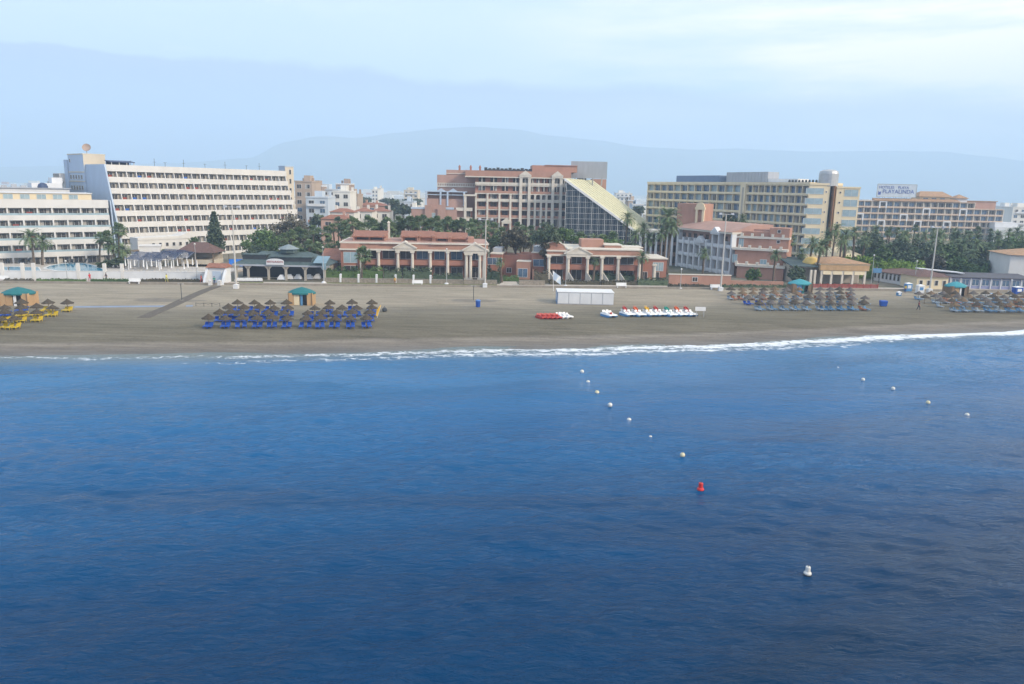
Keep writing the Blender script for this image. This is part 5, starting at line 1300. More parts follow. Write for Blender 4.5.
def right_bars():
    # long low bar with dark roof and white arched front
    A, B = G(874, 286), G(917, 290.2); A = P(874, 272, A.y+12); B = P(918, 276, B.y+5)
    h = Bld('beach_bar', 'long low beach bar with brown roof and blue arched windows in a white front', 'bar', A, B); L = h.L
    b = MB(); b.box(0, L, 0, 7, 0, 2.3); h.part('wall', b, M['white2'])
    b = MB(); b.prism([(-.3, -.4, 2.3), (L+.3, -.4, 2.3), (L+.3, 7.3, 2.9), (-.3, 7.3, 2.9)], [(-.3, -.4, 2.45), (L+.3, -.4, 2.45), (L+.3, 7.3, 3.1), (-.3, 7.3, 3.1)]); h.part('roof', b, M['tile3'])
    n = 11
    for i in range(n): h.win((i+.5)*L/n, .7, L/n-.55, 1.3, 0, 'arch')
    h.finish()
    A, B = G(917.5, 290.8), G(949, 291.4); A = P(917.8, 276, A.y+2.5); B = P(949, 276, B.y+2.5)
    h = Bld('beach_house', 'cream bungalow with brown hipped roof and four dark windows beside the leaning tall lamp', 'bungalow', A, B); L = h.L
    b = MB(); b.box(0, L, 0, 7, 0, 2.9); h.part('wall', b, M['cream']); b = MB(); b.hip(-.5, L+.5, -.6, 8, 2.9, 4.2, 3.8); h.part('hipped_roof', b, M['tile3'])
    for i in range(4): h.win((i+.5)*L/4, .9, .9, 1.3, 0, 'dark')
    b = MB(); b.prism([(L*.7, 8.1, 3.7), (L+6.5, 5, 3.2), (L+6.5, 8, 3.2), (L*.75, 11, 3.7)], [(L*.7, 8.1, 3.9), (L+6.5, 5, 3.4), (L+6.5, 8, 3.4), (L*.75, 11, 3.9)]); h.part('white_canopy', b, M['white2']); h.finish()
    A, B = G(951, 291), G(1030, 293.5); A = P(951, 276, A.y+5); B = P(1032, 278, B.y+5)
    h = Bld('glazed_terrace', 'long grey roofed terrace bar with lilac blue glazed front', 'terrace bar', A, B); L = h.L
    b = MB(); b.box(0, L, 0, 6, 0, 2.4); h.part('wall', b, M['lilac']); b = MB(); b.prism([(-.2, -.5, 2.5), (L+.2, -.5, 2.5), (L+.2, 6.2, 3.0), (-.2, 6.2, 3.0)], [(-.2, -.5, 2.7), (L+.2, -.5, 2.7), (L+.2, 6.2, 3.2), (-.2, 6.2, 3.2)]); h.part('roof', b, mat('grey_roof_felt', (.10, .10, .115), .9))
    for i in range(8): h.win((i+.5)*L/8, .8, L/8-.5, 1.4, 0, 'blue')
    for i in range(9): b = MB(); b.box(i*L/8-.1, i*L/8+.1, -.25, -.11, 0, 2.5); h.part('post', b, M['white2'])
    h.finish()
    A = G(984, 291); A = P(1009, 268, A.y+13); B = A+Vector((24, -5.5, 0))
    h = Bld('pale_building', 'pale two storey building with tan tiled roof at the right edge', 'building', A, B)
    b = MB(); b.box(0, 24, 0, 13, 0, 7.2); h.part('wall', b, M['white'])
    b = MB(); b.box(9, 9.3, -.6, 0, .2, 7.1); b.box(9, 24, -.6, 0, 3.2, 3.6); h.part('balcony', b, M['ochre'])
    b = MB(); b.hip(-.5, 24.5, -.7, 13.5, 7.2, 8.7, 7); h.part('tiled_roof', b, M['tile2'])
    for x in (11.2, 15, 19): h.win(x, 4.1, 2.4, 2.0, 0, 'blue'); h.win(x, .8, 2.4, 2.0, 0, 'dark')
    h.finish()
right_bars()

# ------------------------------------------------------------------ town in the distance
def town():
    r = random.Random(21)
    walls = {'white': (.70, .68, .63), 'pale blue': (.50, .56, .62), 'cream': (.60, .53, .42), 'tan': (.42, .33, .26), 'pink': (.52, .33, .26), 'brown': (.34, .26, .21)}
    mw = {k: mat(k.replace(' ', '_')+'_town_render', v, .85, .1, .3, .3) for k, v in walls.items()}
    def house(label, x0, x1, yt, Y, dep, c, fl, roof='flat', kind='blue', rot=0.0, name='apartment_building'):
        A = P(x0, yt+8, Y); B = P(x1, yt+8, Y); w = B.x-A.x
        B = Vector((A.x+w*cos(rot), Y+w*sin(rot), 0)); top = P((x0+x1)/2, yt, Y).z
        h = Bld(name, label, 'building', A, B); L = h.L
        if roof == 'tile': top -= 1.6
        b = MB(); b.box(0, L, 0, dep, 0, top); h.part('wall', b, mw[c])
        if roof == 'tile': b = MB(); b.hip(-.4, L+.4, -.5, dep*.6, top, top+1.3); h.part('tiled_roof', b, M['tile'])
        else:
            b = MB(); b.box(-.15, L+.15, -.2, dep+.1, top, top+.5); h.part('parapet', b, mw[c] if r.random() < .5 else M['white2'])
            b = MB(); x = r.uniform(.1, .5)*L; b.box(x, x+min(4, L*.35), dep*.3, dep*.7, top+.5, top+2.6); h.part('roof_house', b, mw[c])
        st = min(3.0, top/fl); n = max(2, int(L/3.4))
        for k in range(fl):
            z = top-(k+1)*st+.5
            if z < 0: break
            for i in range(n): h.win((i+.5)*L/n, z, min(2.0, L/n*.55), 1.5, 0, r.choice([kind, 'dark', 'dark', 'curtain']))
            if k % 2 == 0 and L > 8: b = MB(); b.box(L*.1, L*.9, -1.0, 0, z-.55, z-.35); b.box(L*.1, L*.9, -1.0, -.92, z-.35, z+.45); h.part('balcony', b, M['white2'] if r.random() < .6 else M['terra2'])
        for i in range(2): b = MB(); x = r.uniform(0, L); b.box(x-.4, x+.4, dep*.5, dep*.5+.8, top, top+1.5+r.random()); h.part('chimney', b, mw[c])
        h.finish(24)
    H = house
    H('tan apartment block right beside the white hotel, with a water tank frame', 295, 312, 182, 300, 14, 'tan', 6, kind='blue')
    H('brown flat topped block behind the tan apartment block', 305, 322, 186.5, 330, 12, 'brown', 5)
    H('pale blue apartment block with many balconies', 306, 328, 198, 285, 12, 'pale blue', 5)
    H('long grey roofed apartment block behind the white gabled house', 312, 338, 190, 335, 12, 'pale blue', 4)
    H('white stepped house with a narrow tower', 333, 350, 192, 300, 12, 'white', 5)
    H('tall brown block behind the white tower house', 336, 349, 184.5, 345, 12, 'brown', 6)
    H('ochre narrow block right of the white tower house', 349, 358, 195, 330, 11, 'tan', 5)
    H('white terraced house with red tiled roof in the front row', 330, 354, 207.5, 262, 10, 'white', 3, 'tile')
    H('low pink house with red tiled roof and blue blinds', 321, 350, 214, 245, 9, 'pink', 2, 'tile', 'bluecloth')
    H('white house with two gables beside the round dark trees', 354, 372, 207, 275, 10, 'white', 3, 'tile')
    H('white house with red roof nearest the dark trees', 371, 389, 207, 285, 10, 'white', 3, 'tile')
    H('small pink roofed house behind the white houses', 358, 386, 202, 340, 10, 'pink', 3, 'tile')
    H('pale twin towered block on the far plain', 372, 378, 190, 620, 14, 'white', 6)
    H('white narrow slab on the far plain', 378, 381, 188.5, 700, 14, 'white', 7)
    H('cream long block on the far plain left of the terracotta hotel', 404, 418, 190.5, 640, 14, 'cream', 5)
    H('pale house row right of the dark trees', 404, 414, 202, 380, 10, 'pale blue', 3)
    H('white low house beside the pink terraced wing', 410, 421, 209, 330, 9, 'white', 3)
    H('tan block behind the atrium slope', 628, 637, 201, 430, 12, 'tan', 4)
    H('pale low block between atrium and cream hotel', 616, 632, 193.5, 650, 14, 'white', 4)
    H('grey blue house left of the cream hotel', 632, 643, 205, 390, 10, 'pale blue', 4)
    H('white block between the cream hotel and the tan sign hotel', 853, 864, 203, 410, 12, 'white', 6)
    H('far white building right of the sign hotel', 1003, 1016, 207, 480, 12, 'white', 4)
    H('white building at the right edge of the town', 1012, 1040, 208, 420, 12, 'white', 4)
    # far plain: pale houses and greenhouse sheets, too many and too small to count
    b = MB()
    for _ in range(520):
        Y = r.uniform(600, 2400); x = r.uniform(-.75, .75)*Y; w = r.uniform(8, 26); hh = r.uniform(3, 9)*(1 if r.random() < .9 else 2); d = r.uniform(8, 16)
        b.box(x, x+w, Y, Y+d, 0, hh, r.choice([0, 0, 0, 1, 2]))
    tag(b.build('town_houses', [mw['white'], mw['cream'], mw['pink']]), 'mass of tiny pale houses across the plain', 'town', kind='stuff')
    b = MB()
    for k in range(170):
        Y = r.uniform(1300, 3600); x = r.uniform(-.8, .8)*Y; w = r.uniform(60, 260); d = r.uniform(30, 90); b.box(x, x+w, Y, Y+d, 0, r.uniform(3, 5))
    tag(b.build('greenhouse_field', mat('plastic_sheeting', (.62, .64, .64), .5)), 'white greenhouse sheets across the far plain', 'greenhouses', kind='stuff')
town()
# ------------------------------------------------------------------ trees
def frond(b, r, az, el, length, droop, nseg, leaf, wdt, m=0, fan=False):
    "one palm leaf: a drooping rib with leaflets on both sides"
    d = Vector((cos(az), sin(az), 0)); p = Vector((0, 0, 0)); ang = el; pts = [p.copy()]; dirs = []
    st = length/nseg
    for k in range(nseg):
        v = d*cos(ang)+Vector((0, 0, sin(ang))); dirs.append(v); p = p+v*st; pts.append(p.copy()); ang -= droop*(1.0+.8*k/nseg)
    side = Vector((-d.y, d.x, 0))
    for k in range(nseg):
        v = dirs[k]; up = side.cross(v)
        b.poly([pts[k]-side*wdt, pts[k]+side*wdt, pts[k+1]+side*wdt*.8, pts[k+1]-side*wdt*.8], m)
        for j in (0, .5):
            q = pts[k]+v*st*j; t = (k+j)/nseg; l = leaf*(1-abs(t-.42)**1.6*1.5)*r.uniform(.8, 1.15)
            if l < .08 or t < .08: continue
            for sg in (-1, 1):
                tip = q+side*sg*l*.82+v*l*.55+up*l*r.uniform(-.35, .12)
                b.poly([q, q+v*st*.38, tip], m)

def fan_leaf(b, r, az, el, stalk, rad, m=0):
    d = Vector((cos(az), sin(az), 0)); v = d*cos(el)+Vector((0, 0, sin(el))); side = Vector((-d.y, d.x, 0)); up = side.cross(v)
    c = v*stalk; b.poly([-side*.03, side*.03, c+side*.03, c-side*.03], m)
    n = 9
    for k in range(n):
        a = -1.9+3.8*k/(n-1); l = rad*(1-.22*abs(a)/1.9)*r.uniform(.85, 1.1)
        dirv = v*cos(a)+side*sin(a); w = up.cross(dirv) if False else (side*cos(a)-v*sin(a))
        tip = c+dirv*l-Vector((0, 0, l*.28))
        mid = c+dirv*l*.55
        b.poly([c, mid-w*l*.13, tip, mid+w*l*.13], m)

def crown_mesh(kind, seed):
    r = random.Random(seed); b = MB()
    if kind == 'date':
        n = 46
        for k in range(n):
            t = k/n; el = 1.35-2.0*t+r.uniform(-.15, .15); az = k*2.39996+r.uniform(-.2, .2)
            frond(b, r, az, el, r.uniform(2.5, 3.1), r.uniform(.11, .20), 7, .62, .035)
        for k in range(10): frond(b, r, r.uniform(0, 6.3), r.uniform(-1.2, -.8), r.uniform(1.5, 2.2), .08, 5, .4, .03, 1)
        mats = [M['palm'], M['palm_dry']]
    else:
        n = 40
        for k in range(n):
            t = k/n; el = 1.4-2.15*t+r.uniform(-.18, .18); az = k*2.39996+r.uniform(-.25, .25)
            fan_leaf(b, r, az, el, r.uniform(.6, .95), r.uniform(.6, .85))
        for k in range(16): fan_leaf(b, r, r.uniform(0, 6.3), r.uniform(-1.45, -1.0), r.uniform(.5, .9), r.uniform(.4, .6), 1)
        mats = [M['palm'], M['palm_dry']]
    return b.mesh('crown', mats)

CROWN = {('date', k): crown_mesh('date', 40+k) for k in range(3)}
CROWN.update({('fan', k): crown_mesh('fan', 50+k) for k in range(3)})
def trunk_mesh(bend, seed, r0=.24, r1=.15):
    r = random.Random(seed); b = MB(); pts = []; rad = []
    for k in range(9):
        t = k/8; pts.append((bend*t*t, .15*bend*sin(t*3), t)); rad.append((r0 if k else r0*1.35)*(1-t)+r1*t)
    # the unit trunk is one metre tall and gets stretched; its rings stay round
    b.chain(pts, rad, 8); return b.mesh('trunk', M['bark'], True)
TRUNK = {(k, j): trunk_mesh((0, .5, -.6)[k], k, .20+.09*j, .13+.06*j) for k in range(3) for j in range(2)}
RT = random.Random(77)

def palm(pos, height, kind='fan', size=1.0, label='', group=None, cat='palm'):
    o = thing('palm_tree', label, cat, pos, RT.uniform(0, 6.3), group); k = RT.randrange(3); fat = 1 if kind == 'date' else 0
    bend = (0, .5, -.6)[k]
    inst('trunk', TRUNK[(k, fat)], o, (0, 0, -.05), 0, (1, 1, height+.05))
    inst('crown', CROWN[(kind, RT.randrange(3))], o, (bend, .15*bend*sin(3), height), RT.uniform(0, 6.3), size*RT.uniform(.92, 1.08))
    return o

def palm_px(px, ytop, ybase=None, Y=None, kind='fan', size=1.0, **kw):
    "palm whose crown top shows at (px, ytop) and which stands at distance Y (or whose foot shows at ybase)"
    if Y is None: Y = G(px, ybase).y
    t = P(px, ytop, Y); up = 1.35*size if kind == 'fan' else 1.9*size
    return palm((t.x, Y, 0), max(1.5, t.z-up), kind, size, **kw)

def blob_crown(seed, lobes, leaf, n, flat=1.0, mats=None, gap=.12):
    "leaf clumps through a few uneven lobes; lobes are (x, y, z, radius)"
    r = random.Random(seed); b = MB(); tot = sum(l[3]**2 for l in lobes)
    for (lx, ly, lz, R) in lobes:
        k = int(n*R*R/tot); clumps = []
        for _ in range(max(8, int(R*R*5))):
            d = Vector((r.gauss(0, 1), r.gauss(0, 1), r.gauss(0, 1))).normalized(); clumps.append(d*R*r.uniform(.62, 1.0))
        for _ in range(k):
            c = r.choice(clumps); q = c+Vector((r.gauss(0, .21*R), r.gauss(0, .21*R), r.gauss(0, .16*R)))
            p = Vector((lx+q.x, ly+q.y, lz+q.z*flat))
            a = Vector((r.gauss(0, 1), r.gauss(0, 1), r.gauss(0, 1)+.6)).normalized(); u = a.orthogonal().normalized(); v = a.cross(u); s = leaf*r.uniform(.55, 1.4)
            t = r.uniform(0, 6); u, v = u*cos(t)+v*sin(t), v*cos(t)-u*sin(t)
            b.poly([p-u*s*.5-v*s*.6, p+u*s*.5-v*s*.4, p+u*s*.25+v*s*.7, p-u*s*.45+v*s*.5])
    return b

def limb_mesh(seed, H, R, n=6, r0=.3):
    r = random.Random(seed); b = MB(); b.chain([(0, 0, -.1), (.1, 0, H*.5), (0, .1, H)], [r0*1.2, r0*.8, r0*.5], 8)
    for k in range(n):
        a = 2*pi*k/n+r.uniform(-.4, .4); z = H*r.uniform(.5, .95); e = Vector((cos(a)*R*.75, sin(a)*R*.75, H+R*r.uniform(-.1, .6)))
        b.chain([(0, 0, z), tuple(Vector((0, 0, z)).lerp(e, .5)+Vector((0, 0, .3))), tuple(e)], [r0*.45, r0*.28, r0*.08], 6)
    return b

def broad(px, ytop, ybase, Y, half, label, m='leaf', seed=1, leaf=.42, n=3600, cat='tree', group=None, name='broadleaf_tree', trunk=None):
    "leafy tree whose crown spans half pixels either side of px between ytop and ybase; measured at distance Y"
    t, q = P(px, ytop, Y), P(px, ybase, Y); mpp = Y/F_PX*1.02; R = half*mpp; zt, zb = t.z, max(q.z, .4)
    o = thing(name, label, cat, (t.x, Y, 0), 0, group); r = random.Random(seed); lobes = []; hz = (zt-zb)/2
    for k in range(7):
        a = 2*pi*k/7+r.uniform(-.3, .3); rr = R*r.uniform(.36, .5)
        lobes.append((cos(a)*(R-rr), sin(a)*(R-rr)*.8, zb+hz*r.uniform(.55, 1.2), rr))
    lobes.append((0, 0, zt-R*.46, R*.5)); lobes.append((R*.2, -R*.2, zt-R*.6, R*.5))
    blob_crown(seed, lobes, leaf, n, min(1.0, hz/R*1.05)).build('crown', M[m], o)
    limb_mesh(seed+5, max(1.0, zb+hz*.7), R*.8, 6, max(.15, R*.07)).build('trunk', M['bark2'], o)
    return o

def conifer(px, ytop, ybase, Y, half, label, seed=4):
    t, q = P(px, ytop, Y), P(px, ybase, Y); H = t.z; R = half*Y/F_PX; o = thing('norfolk_pine', label, 'tree', (t.x, Y, 0)); r = random.Random(seed)
    zb = q.z; b = MB(); nw = 17
    for k in range(nw):
        f = k/(nw-1); z = zb+(H-zb-.6)*f; rad = R*(1-f)**.8*r.uniform(.85, 1.1)+.25
        nb = 9
        for j in range(nb):
            a = 2*pi*j/nb+k*.5+r.uniform(-.2, .2)
            for s in range(7):
                u = (s+.5)/7; p = Vector((cos(a)*rad*u, sin(a)*rad*u, z-.35*rad*u*u+.25*u))
                for _ in range(3):
                    d = Vector((r.gauss(0, 1), r.gauss(0, 1), r.gauss(0, .5)+.3)).normalized(); x = d.orthogonal().normalized(); y = d.cross(x); w = .30*r.uniform(.6, 1.2)
                    c = p+Vector((r.gauss(0, .16), r.gauss(0, .16), r.gauss(0, .1))); b.poly([c-x*w-y*w*.5, c+x*w-y*w*.4, c+x*w*.3+y*w, c-x*w*.6+y*w*.7])
    b.build('crown', M['leaf_dark'], o); b = MB(); b.tube((0, 0, -.1), (0, 0, H-.5), .32, .05); b.build('trunk', M['bark2'], o)

def trees():
    # --- by the hotel pools
    palm_px(30, 228, 267.5, None, 'date', 1.05, label='taller palm of the pair before the lower white hotel wing')
    palm_px(39.5, 233, 267, None, 'date', 1.0, label='shorter fuller palm of the pair before the lower white hotel wing')
    for x, yt, yb, kd, s, lb in ((97, 231, 267, 'fan', 1.25, 'leaning fan palm at the left of the clump beside the big pool'), (106, 229, 268.5, 'fan', 1.2, 'fan palm second from the left in the clump beside the big pool'), (116, 221, 266, 'fan', 1.55, 'tallest palm of the clump beside the big pool'), (113, 236, 269.5, 'date', 1.0, 'full low palm in the middle of the clump beside the big pool'), (122, 242, 269.5, 'date', .9, 'low bushy palm at the right of the clump beside the big pool')):
        palm_px(x, yt, yb, None, kd, s, label=lb)
    broad(104, 258, 270.5, G(104, 270).y, 8, 'dark low shrub at the foot of the palm clump by the pool', 'leaf_dark', 31, .25, 1100, 'shrub', None, 'shrub')
    broad(118, 256, 271.5, G(118, 270).y, 9, 'dark tall shrub under the bushy palms by the pool', 'leaf_dark', 32, .25, 1300, 'shrub', None, 'shrub')
    conifer(213.5, 211, 249, 190, 9.5, 'dark slender conifer standing in front of the white terraced hotel')
    palm_px(194, 237, None, 189, 'fan', 1.3, label='small palm beside the dark conifer before the white hotel')
    broad(158.5, 248.5, 254, 190, 6, 'clipped round bush on the white raised terrace', 'leaf', 33, .2, 900, 'bush', None, 'bush')
    # --- the big dark trees left of the restaurant
    broad(262, 228, 262, 192, 19, 'large round dense tree with bright green top beside the green roofed restaurant', 'leaf', 34, .34, 5200)
    broad(290, 214, 258, 205, 24, 'large dark purplish tree rising behind the round green tree', 'leaf_brown', 35, .36, 5200)
    broad(256, 244, 266, 187, 14, 'dark dense tree low at the left of the restaurant roof', 'leaf_dark', 36, .3, 3000)
    broad(314, 234, 262, 196, 13, 'dark tree directly behind the restaurant roof lantern', 'leaf_dark', 37, .32, 2600)
    # --- the palm grove behind the terracotta villas
    r = random.Random(3); xs = [(283, 232), (291, 229), (299, 226), (306, 228), (313, 224), (320, 227), (327, 225), (334, 222), (341, 226), (349, 223), (356, 218), (363, 221), (370, 217), (377, 222), (384, 216), (391, 219), (397, 215), (404, 219), (410, 215), (416, 218), (422, 214.5), (429, 217), (435, 215), (441, 218), (447, 215), (453, 218.5), (459, 220), (466, 219), (473, 218), (480, 224), (488, 220), (494, 222), (500, 226), (474, 229), (484, 232), (345, 230), (366, 231), (387, 230), (408, 231), (428, 229), (448, 230), (330, 236), (309, 238), (319, 241), (338, 240), (296, 240), (302, 247), (326, 249)]
    xs += [(285, 240), (292, 244), (288, 251), (299, 252), (309, 253), (314, 250), (322, 244), (331, 246), (478, 238), (490, 238), (497, 234), (507, 236), (516, 222), (524, 226), (533, 224), (540, 231), (530, 234), (522, 238), (550, 226), (556, 233), (439, 226), (418, 226), (396, 226), (375, 227), (338, 216), (346, 219), (353, 216), (360, 221), (368, 215), (374, 218), (381, 220), (387, 217), (394, 221), (401, 218), (407, 216), (413, 221), (419, 216), (426, 220), (432, 217.5), (438, 221), (444, 219), (450, 216.5), (456, 222), (463, 217), (470, 222), (477, 219)]
    seqs = sorted(xs)
    for i, (x, y) in enumerate(seqs):
        front = y > 228; lb = f'{"lower" if front else "tall"} fan palm in the grove behind the orange roofed villa, {ORD2(i)} from left'
        palm_px(x, y+r.uniform(-.6, .6), None, r.uniform(183, 188) if front else r.uniform(190, 204), 'fan', r.uniform(1.05, 1.28), label=lb, group='fan palms of the grove behind the villas')
    # --- garden trees between and before the villas
    palm_px(361.5, 246, 281.5, None, 'fan', 1.45, label='stout palm with dark crown before the left bay of the orange roofed villa')
    palm_px(502, 256.5, 283, None, 'date', .62, label='small young palm on the lawn beside the paired column portico')
    broad(516, 226, 250, 179, 16, 'wide dark brownish pine standing above the link wing', 'leaf_brown', 41, .3, 3600, trunk=1)
    broad(500, 231, 248, 186, 11, 'dark green tree left of the wide brownish pine', 'leaf_dark', 42, .3, 2400)
    o = broad(546, 222, 248, 172, 15, 'leaning dark pine before the round gable of the flat roofed block', 'leaf_dark', 43, .3, 3000)
    broad(545, 243, 262, 170, 6, 'thin dark twiggy tree under the leaning pine', 'leaf_brown', 45, .25, 900)
    broad(561, 226, 242, 190, 12, 'dark tree left of the atrium glass behind the pavilion', 'leaf', 44, .3, 2400)
    for i, (x, y, Y, kd, s, lb) in enumerate(((571, 228, 194, 'fan', 1.4, 'fan palm below the left edge of the atrium glass'), (581, 231, 192, 'fan', 1.4, 'fan palm second along the foot of the atrium glass'), (592, 233, 191, 'date', .9, 'low palm in the middle of the atrium foot'), (603, 234, 192, 'fan', 1.5, 'fan palm right of the middle of the atrium foot'), (613, 231, 194, 'fan', 1.4, 'fan palm below the right half of the atrium glass'), (626.5, 211, 196, 'date', 1.0, 'tall date palm standing out against the yellow atrium roof'), (636, 228, 190, 'date', .9, 'date palm just right of the tall one at the atrium roof'), (646, 221, 192, 'date', .95, 'date palm left of the largest palm'), (650, 231, 188, 'date', .95, 'lower date palm before the pale colonnade'), (667.5, 206, 190, 'date', 1.5, 'largest date palm beside the colonnade block'), (662, 226, 186, 'date', 1.0, 'lower date palm under the largest palm'), (670, 219, 187, 'date', 1.1, 'date palm right below the largest palm'), (553, 231, 189, 'fan', 1.3, 'fan palm beside the leaning pine'), (643, 250, 166.5, 'date', .80, 'bushy date palm before the right end of the flat roofed block'), (594, 257, 165.5, 'date', .48, 'small palm between two columns of the flat roofed block'), (704, 247, 171.5, 'date', .72, 'slender palm before the terracotta boundary wall'), (703, 275, 168, 'fan', .3, 'tiny palm shoot by the boundary wall'), (776, 248.5, 167, 'date', .72, 'slender palm before the stepped brick terraces'), (790.5, 234, 188, 'fan', 1.25, 'tall thin palm right of the stepped terraces'), (741, 213.5, 212, 'date', .75, 'short brownish palm rising behind the colonnade block roof'))):
        if i == 16: continue
        palm_px(x, y, None, Y, kd, s, label=lb)
    broad(731, 214, 228, 214, 9, 'dark round tree left of the brownish palm behind the block roof', 'leaf_dark', 51, .35, 1500)
    broad(754, 268, 282, 164, 8, 'round green bush tree against the stepped brick terraces', 'leaf', 52, .24, 1500)
    broad(797, 267, 285, 168, 9, 'dense dark bush beside the domed restaurant', 'leaf_dark', 53, .28, 1900, 'bush', None, 'bush')
    broad(612, 236, 249, 180, 12, 'dark tree on the terrace right of the pavilion roof box', 'leaf', 54, .3, 1800)
    broad(580, 234, 243, 184, 11, 'dark hedge like tree behind the pavilion roof', 'leaf', 55, .3, 1600)
    broad(632, 241, 252, 181, 9, 'dark green tree between pavilion and colonnade', 'leaf_dark', 56, .3, 1300)
    # --- palms around the cream hotel foot and the domed restaurant
    lst = [(802.5, 247, 180, 'date', .8), (812, 236, 190, 'date', .95), (820, 238, 173, 'date', 1.0), (806, 258, 186, 'date', .8), (829, 229, 197, 'date', .9), (836, 222, 196, 'date', 1.05), (842, 233, 190, 'date', .9), (848, 227, 198, 'date', 1.0), (857, 225, 200, 'date', 1.0), (846, 240, 204, 'date', .9)]
    for i, (x, y, Y, kd, s) in enumerate(lst):
        palm_px(x, y, None, Y, kd, s, label=f'date palm before the cream hotel and the domed restaurant, {ORD2(sorted(a[0] for a in lst).index(x))} from the left', group='date palms at the foot of the cream hotel')
    # --- the wood on the right
    r = random.Random(8); pl = []
    for row, (Y, y0, n) in enumerate(((236, 226, 17), (222, 231, 16), (208, 238, 14), (198, 247, 11))):
        for k in range(n):
            x = 862+(1030-862)*(k+.5)/n+r.uniform(-4, 4)
            if row == 3 and (x < 868): continue
            pl.append((x, y0+r.uniform(-2.5, 4)+(x-862)*.012, Y+r.uniform(-4, 4), row))
    cnt = {}
    for x, y, Y, row in sorted(pl):
        k = cnt.get(row, 0); cnt[row] = k+1
        palm_px(x, y, None, Y, r.choice(['date', 'date', 'fan']), r.uniform(.75, .98), label=f'palm in the {("rearmost", "third", "second", "foremost")[row]} row of the dark right hand grove, {ORD2(k)} from left', group='palms of the dark grove before the sign hotel')
    for i, (x, yt, yb, Y, hf, m) in enumerate(((872, 232, 262, 214, 16, 'leaf_dark'), (897, 238, 266, 206, 15, 'leaf_dark'), (921, 240, 268, 203, 16, 'leaf_dark'), (944, 243, 268, 205, 15, 'leaf'), (966, 236, 266, 214, 17, 'leaf_dark'), (990, 239, 262, 212, 16, 'leaf_dark'), (1012, 236, 262, 212, 16, 'leaf'), (1030, 240, 262, 214, 14, 'leaf_dark'), (882, 246, 268, 196, 12, 'leaf'), (908, 252, 270, 192, 12, 'leaf_dark'), (935, 254, 276, 188, 12, 'leaf_brown'), (958, 256, 276, 190, 13, 'leaf'), (978, 256, 275, 192, 12, 'leaf_dark'), (852, 244, 262, 216, 14, 'leaf_dark'))):
        broad(x, yt, yb, Y, hf, f'dense {"dark" if m != "leaf" else "green"} tree filling the right hand grove, {ORD2(sorted((872, 897, 921, 944, 966, 990, 1012, 1030, 882, 908, 935, 958, 978, 852)).index(x))} from the left', m, 60+i, .42, 2600, 'tree', 'dense trees among the grove palms')
    for i, (pa, pb, py, Y, w, hg, lb) in enumerate(((880, 921, 274.5, 186, 2.2, 1.6, 'bright green clipped hedge before the dark grove'), (845, 873, 270.5, 188, 2.0, 1.6, 'bright green hedge right of the dome'), (946, 984, 277, 190, 2.2, 2.2, 'green hedge left of the pale building at the right edge'))):
        A, B = P(pa, py, Y), P(pb, py, Y); A.z = 0; B.z = 0; zt = P((pa+pb)/2, py-6, Y).z+1.3
        o = hedge_mesh('hedge', A, B, w, max(1.2, zt), M['leaf_bright' if i < 2 else 'leaf'], 26, .32, i); tag(o, lb, 'hedge', 'tall hedges before the grove')
    # round trees far in the town
    for i, (x, yt, yb, Y, hf, lb) in enumerate(((394, 200, 217, 330, 8, 'dark round tree left one of the pair in the distant town'), (404, 204, 216, 320, 7, 'dark round tree right one of the pair in the distant town'), (365, 196.5, 204, 480, 6, 'blue grey tree patch left of the twin towered block'), (413, 198, 203, 500, 9, 'far tree patch beside the cream block on the plain'), (388, 197, 203, 520, 8, 'far tree patch right of the twin towered block'), (638, 205, 214, 380, 7, 'dark tree between the atrium roof and the cream hotel'), (318, 214, 226, 255, 8, 'dark tree before the pale blue apartment block'))):
        broad(x, yt, yb, Y, hf, lb, 'leaf_dark', 90+i, .8, 1100)
def ORD2(i):
    if i < len(ORD): return ORD[i]
    tens = {4: 'forty', 5: 'fifty', 6: 'sixty', 7: 'seventy', 8: 'eighty', 9: 'ninety'}; t, u = divmod(i+1, 10)
    return {4: 'fortieth', 5: 'fiftieth', 6: 'sixtieth', 7: 'seventieth', 8: 'eightieth', 9: 'ninetieth'}[t] if u == 0 else tens[t]+'-'+ORD[u-1]
trees()
# ------------------------------------------------------------------ things on the beach
RB = random.Random(31)
SEA_DIR = atan2(-.97, .22)+pi/2         # a thing whose own -y looks at the sea

def parasol_proto(m, seed):
    r = random.Random(seed); o = thing('thatched_parasol', '', 'parasol')
    b = MB(); b.tube((0, 0, -.1), (0, 0, 2.15), .05, .045); b.lathe([(.16, 0), (.13, .12)], 8); p = b.build('pole', M['wood'], o)
    b = MB(); ph = [r.uniform(0, 6) for _ in range(3)]
    wob = lambda k, rr, z: 1+(.05*sin(k*2.1+ph[0])+.04*sin(k*5.3+ph[1]))*(1 if rr > .8 else .3)
    b.lathe([(1.02, 1.60), (1.22, 1.56), (1.10, 1.72), (.80, 1.90), (.52, 2.06), (.50, 2.10)], 18, 0, (0, 0, 0), wob)
    b.lathe([(.62, 2.0), (.60, 2.05), (.34, 2.22), (.12, 2.40), (.04, 2.50)], 14, 0, (0, 0, 0), wob)
    for k in range(46):                          # loose straw at the rim
        a = r.uniform(0, 2*pi); q = 1.08*wob(int(a/(2*pi)*18), 1.1, 0); c, s = cos(a), sin(a); w = .05; l = r.uniform(.12, .28)
        b.poly([(q*c-s*w, q*s+c*w, 1.62), (q*c+s*w, q*s-c*w, 1.62), ((q+.1)*c, (q+.1)*s, 1.62-l)])
    b.build('thatch', m, o); return o

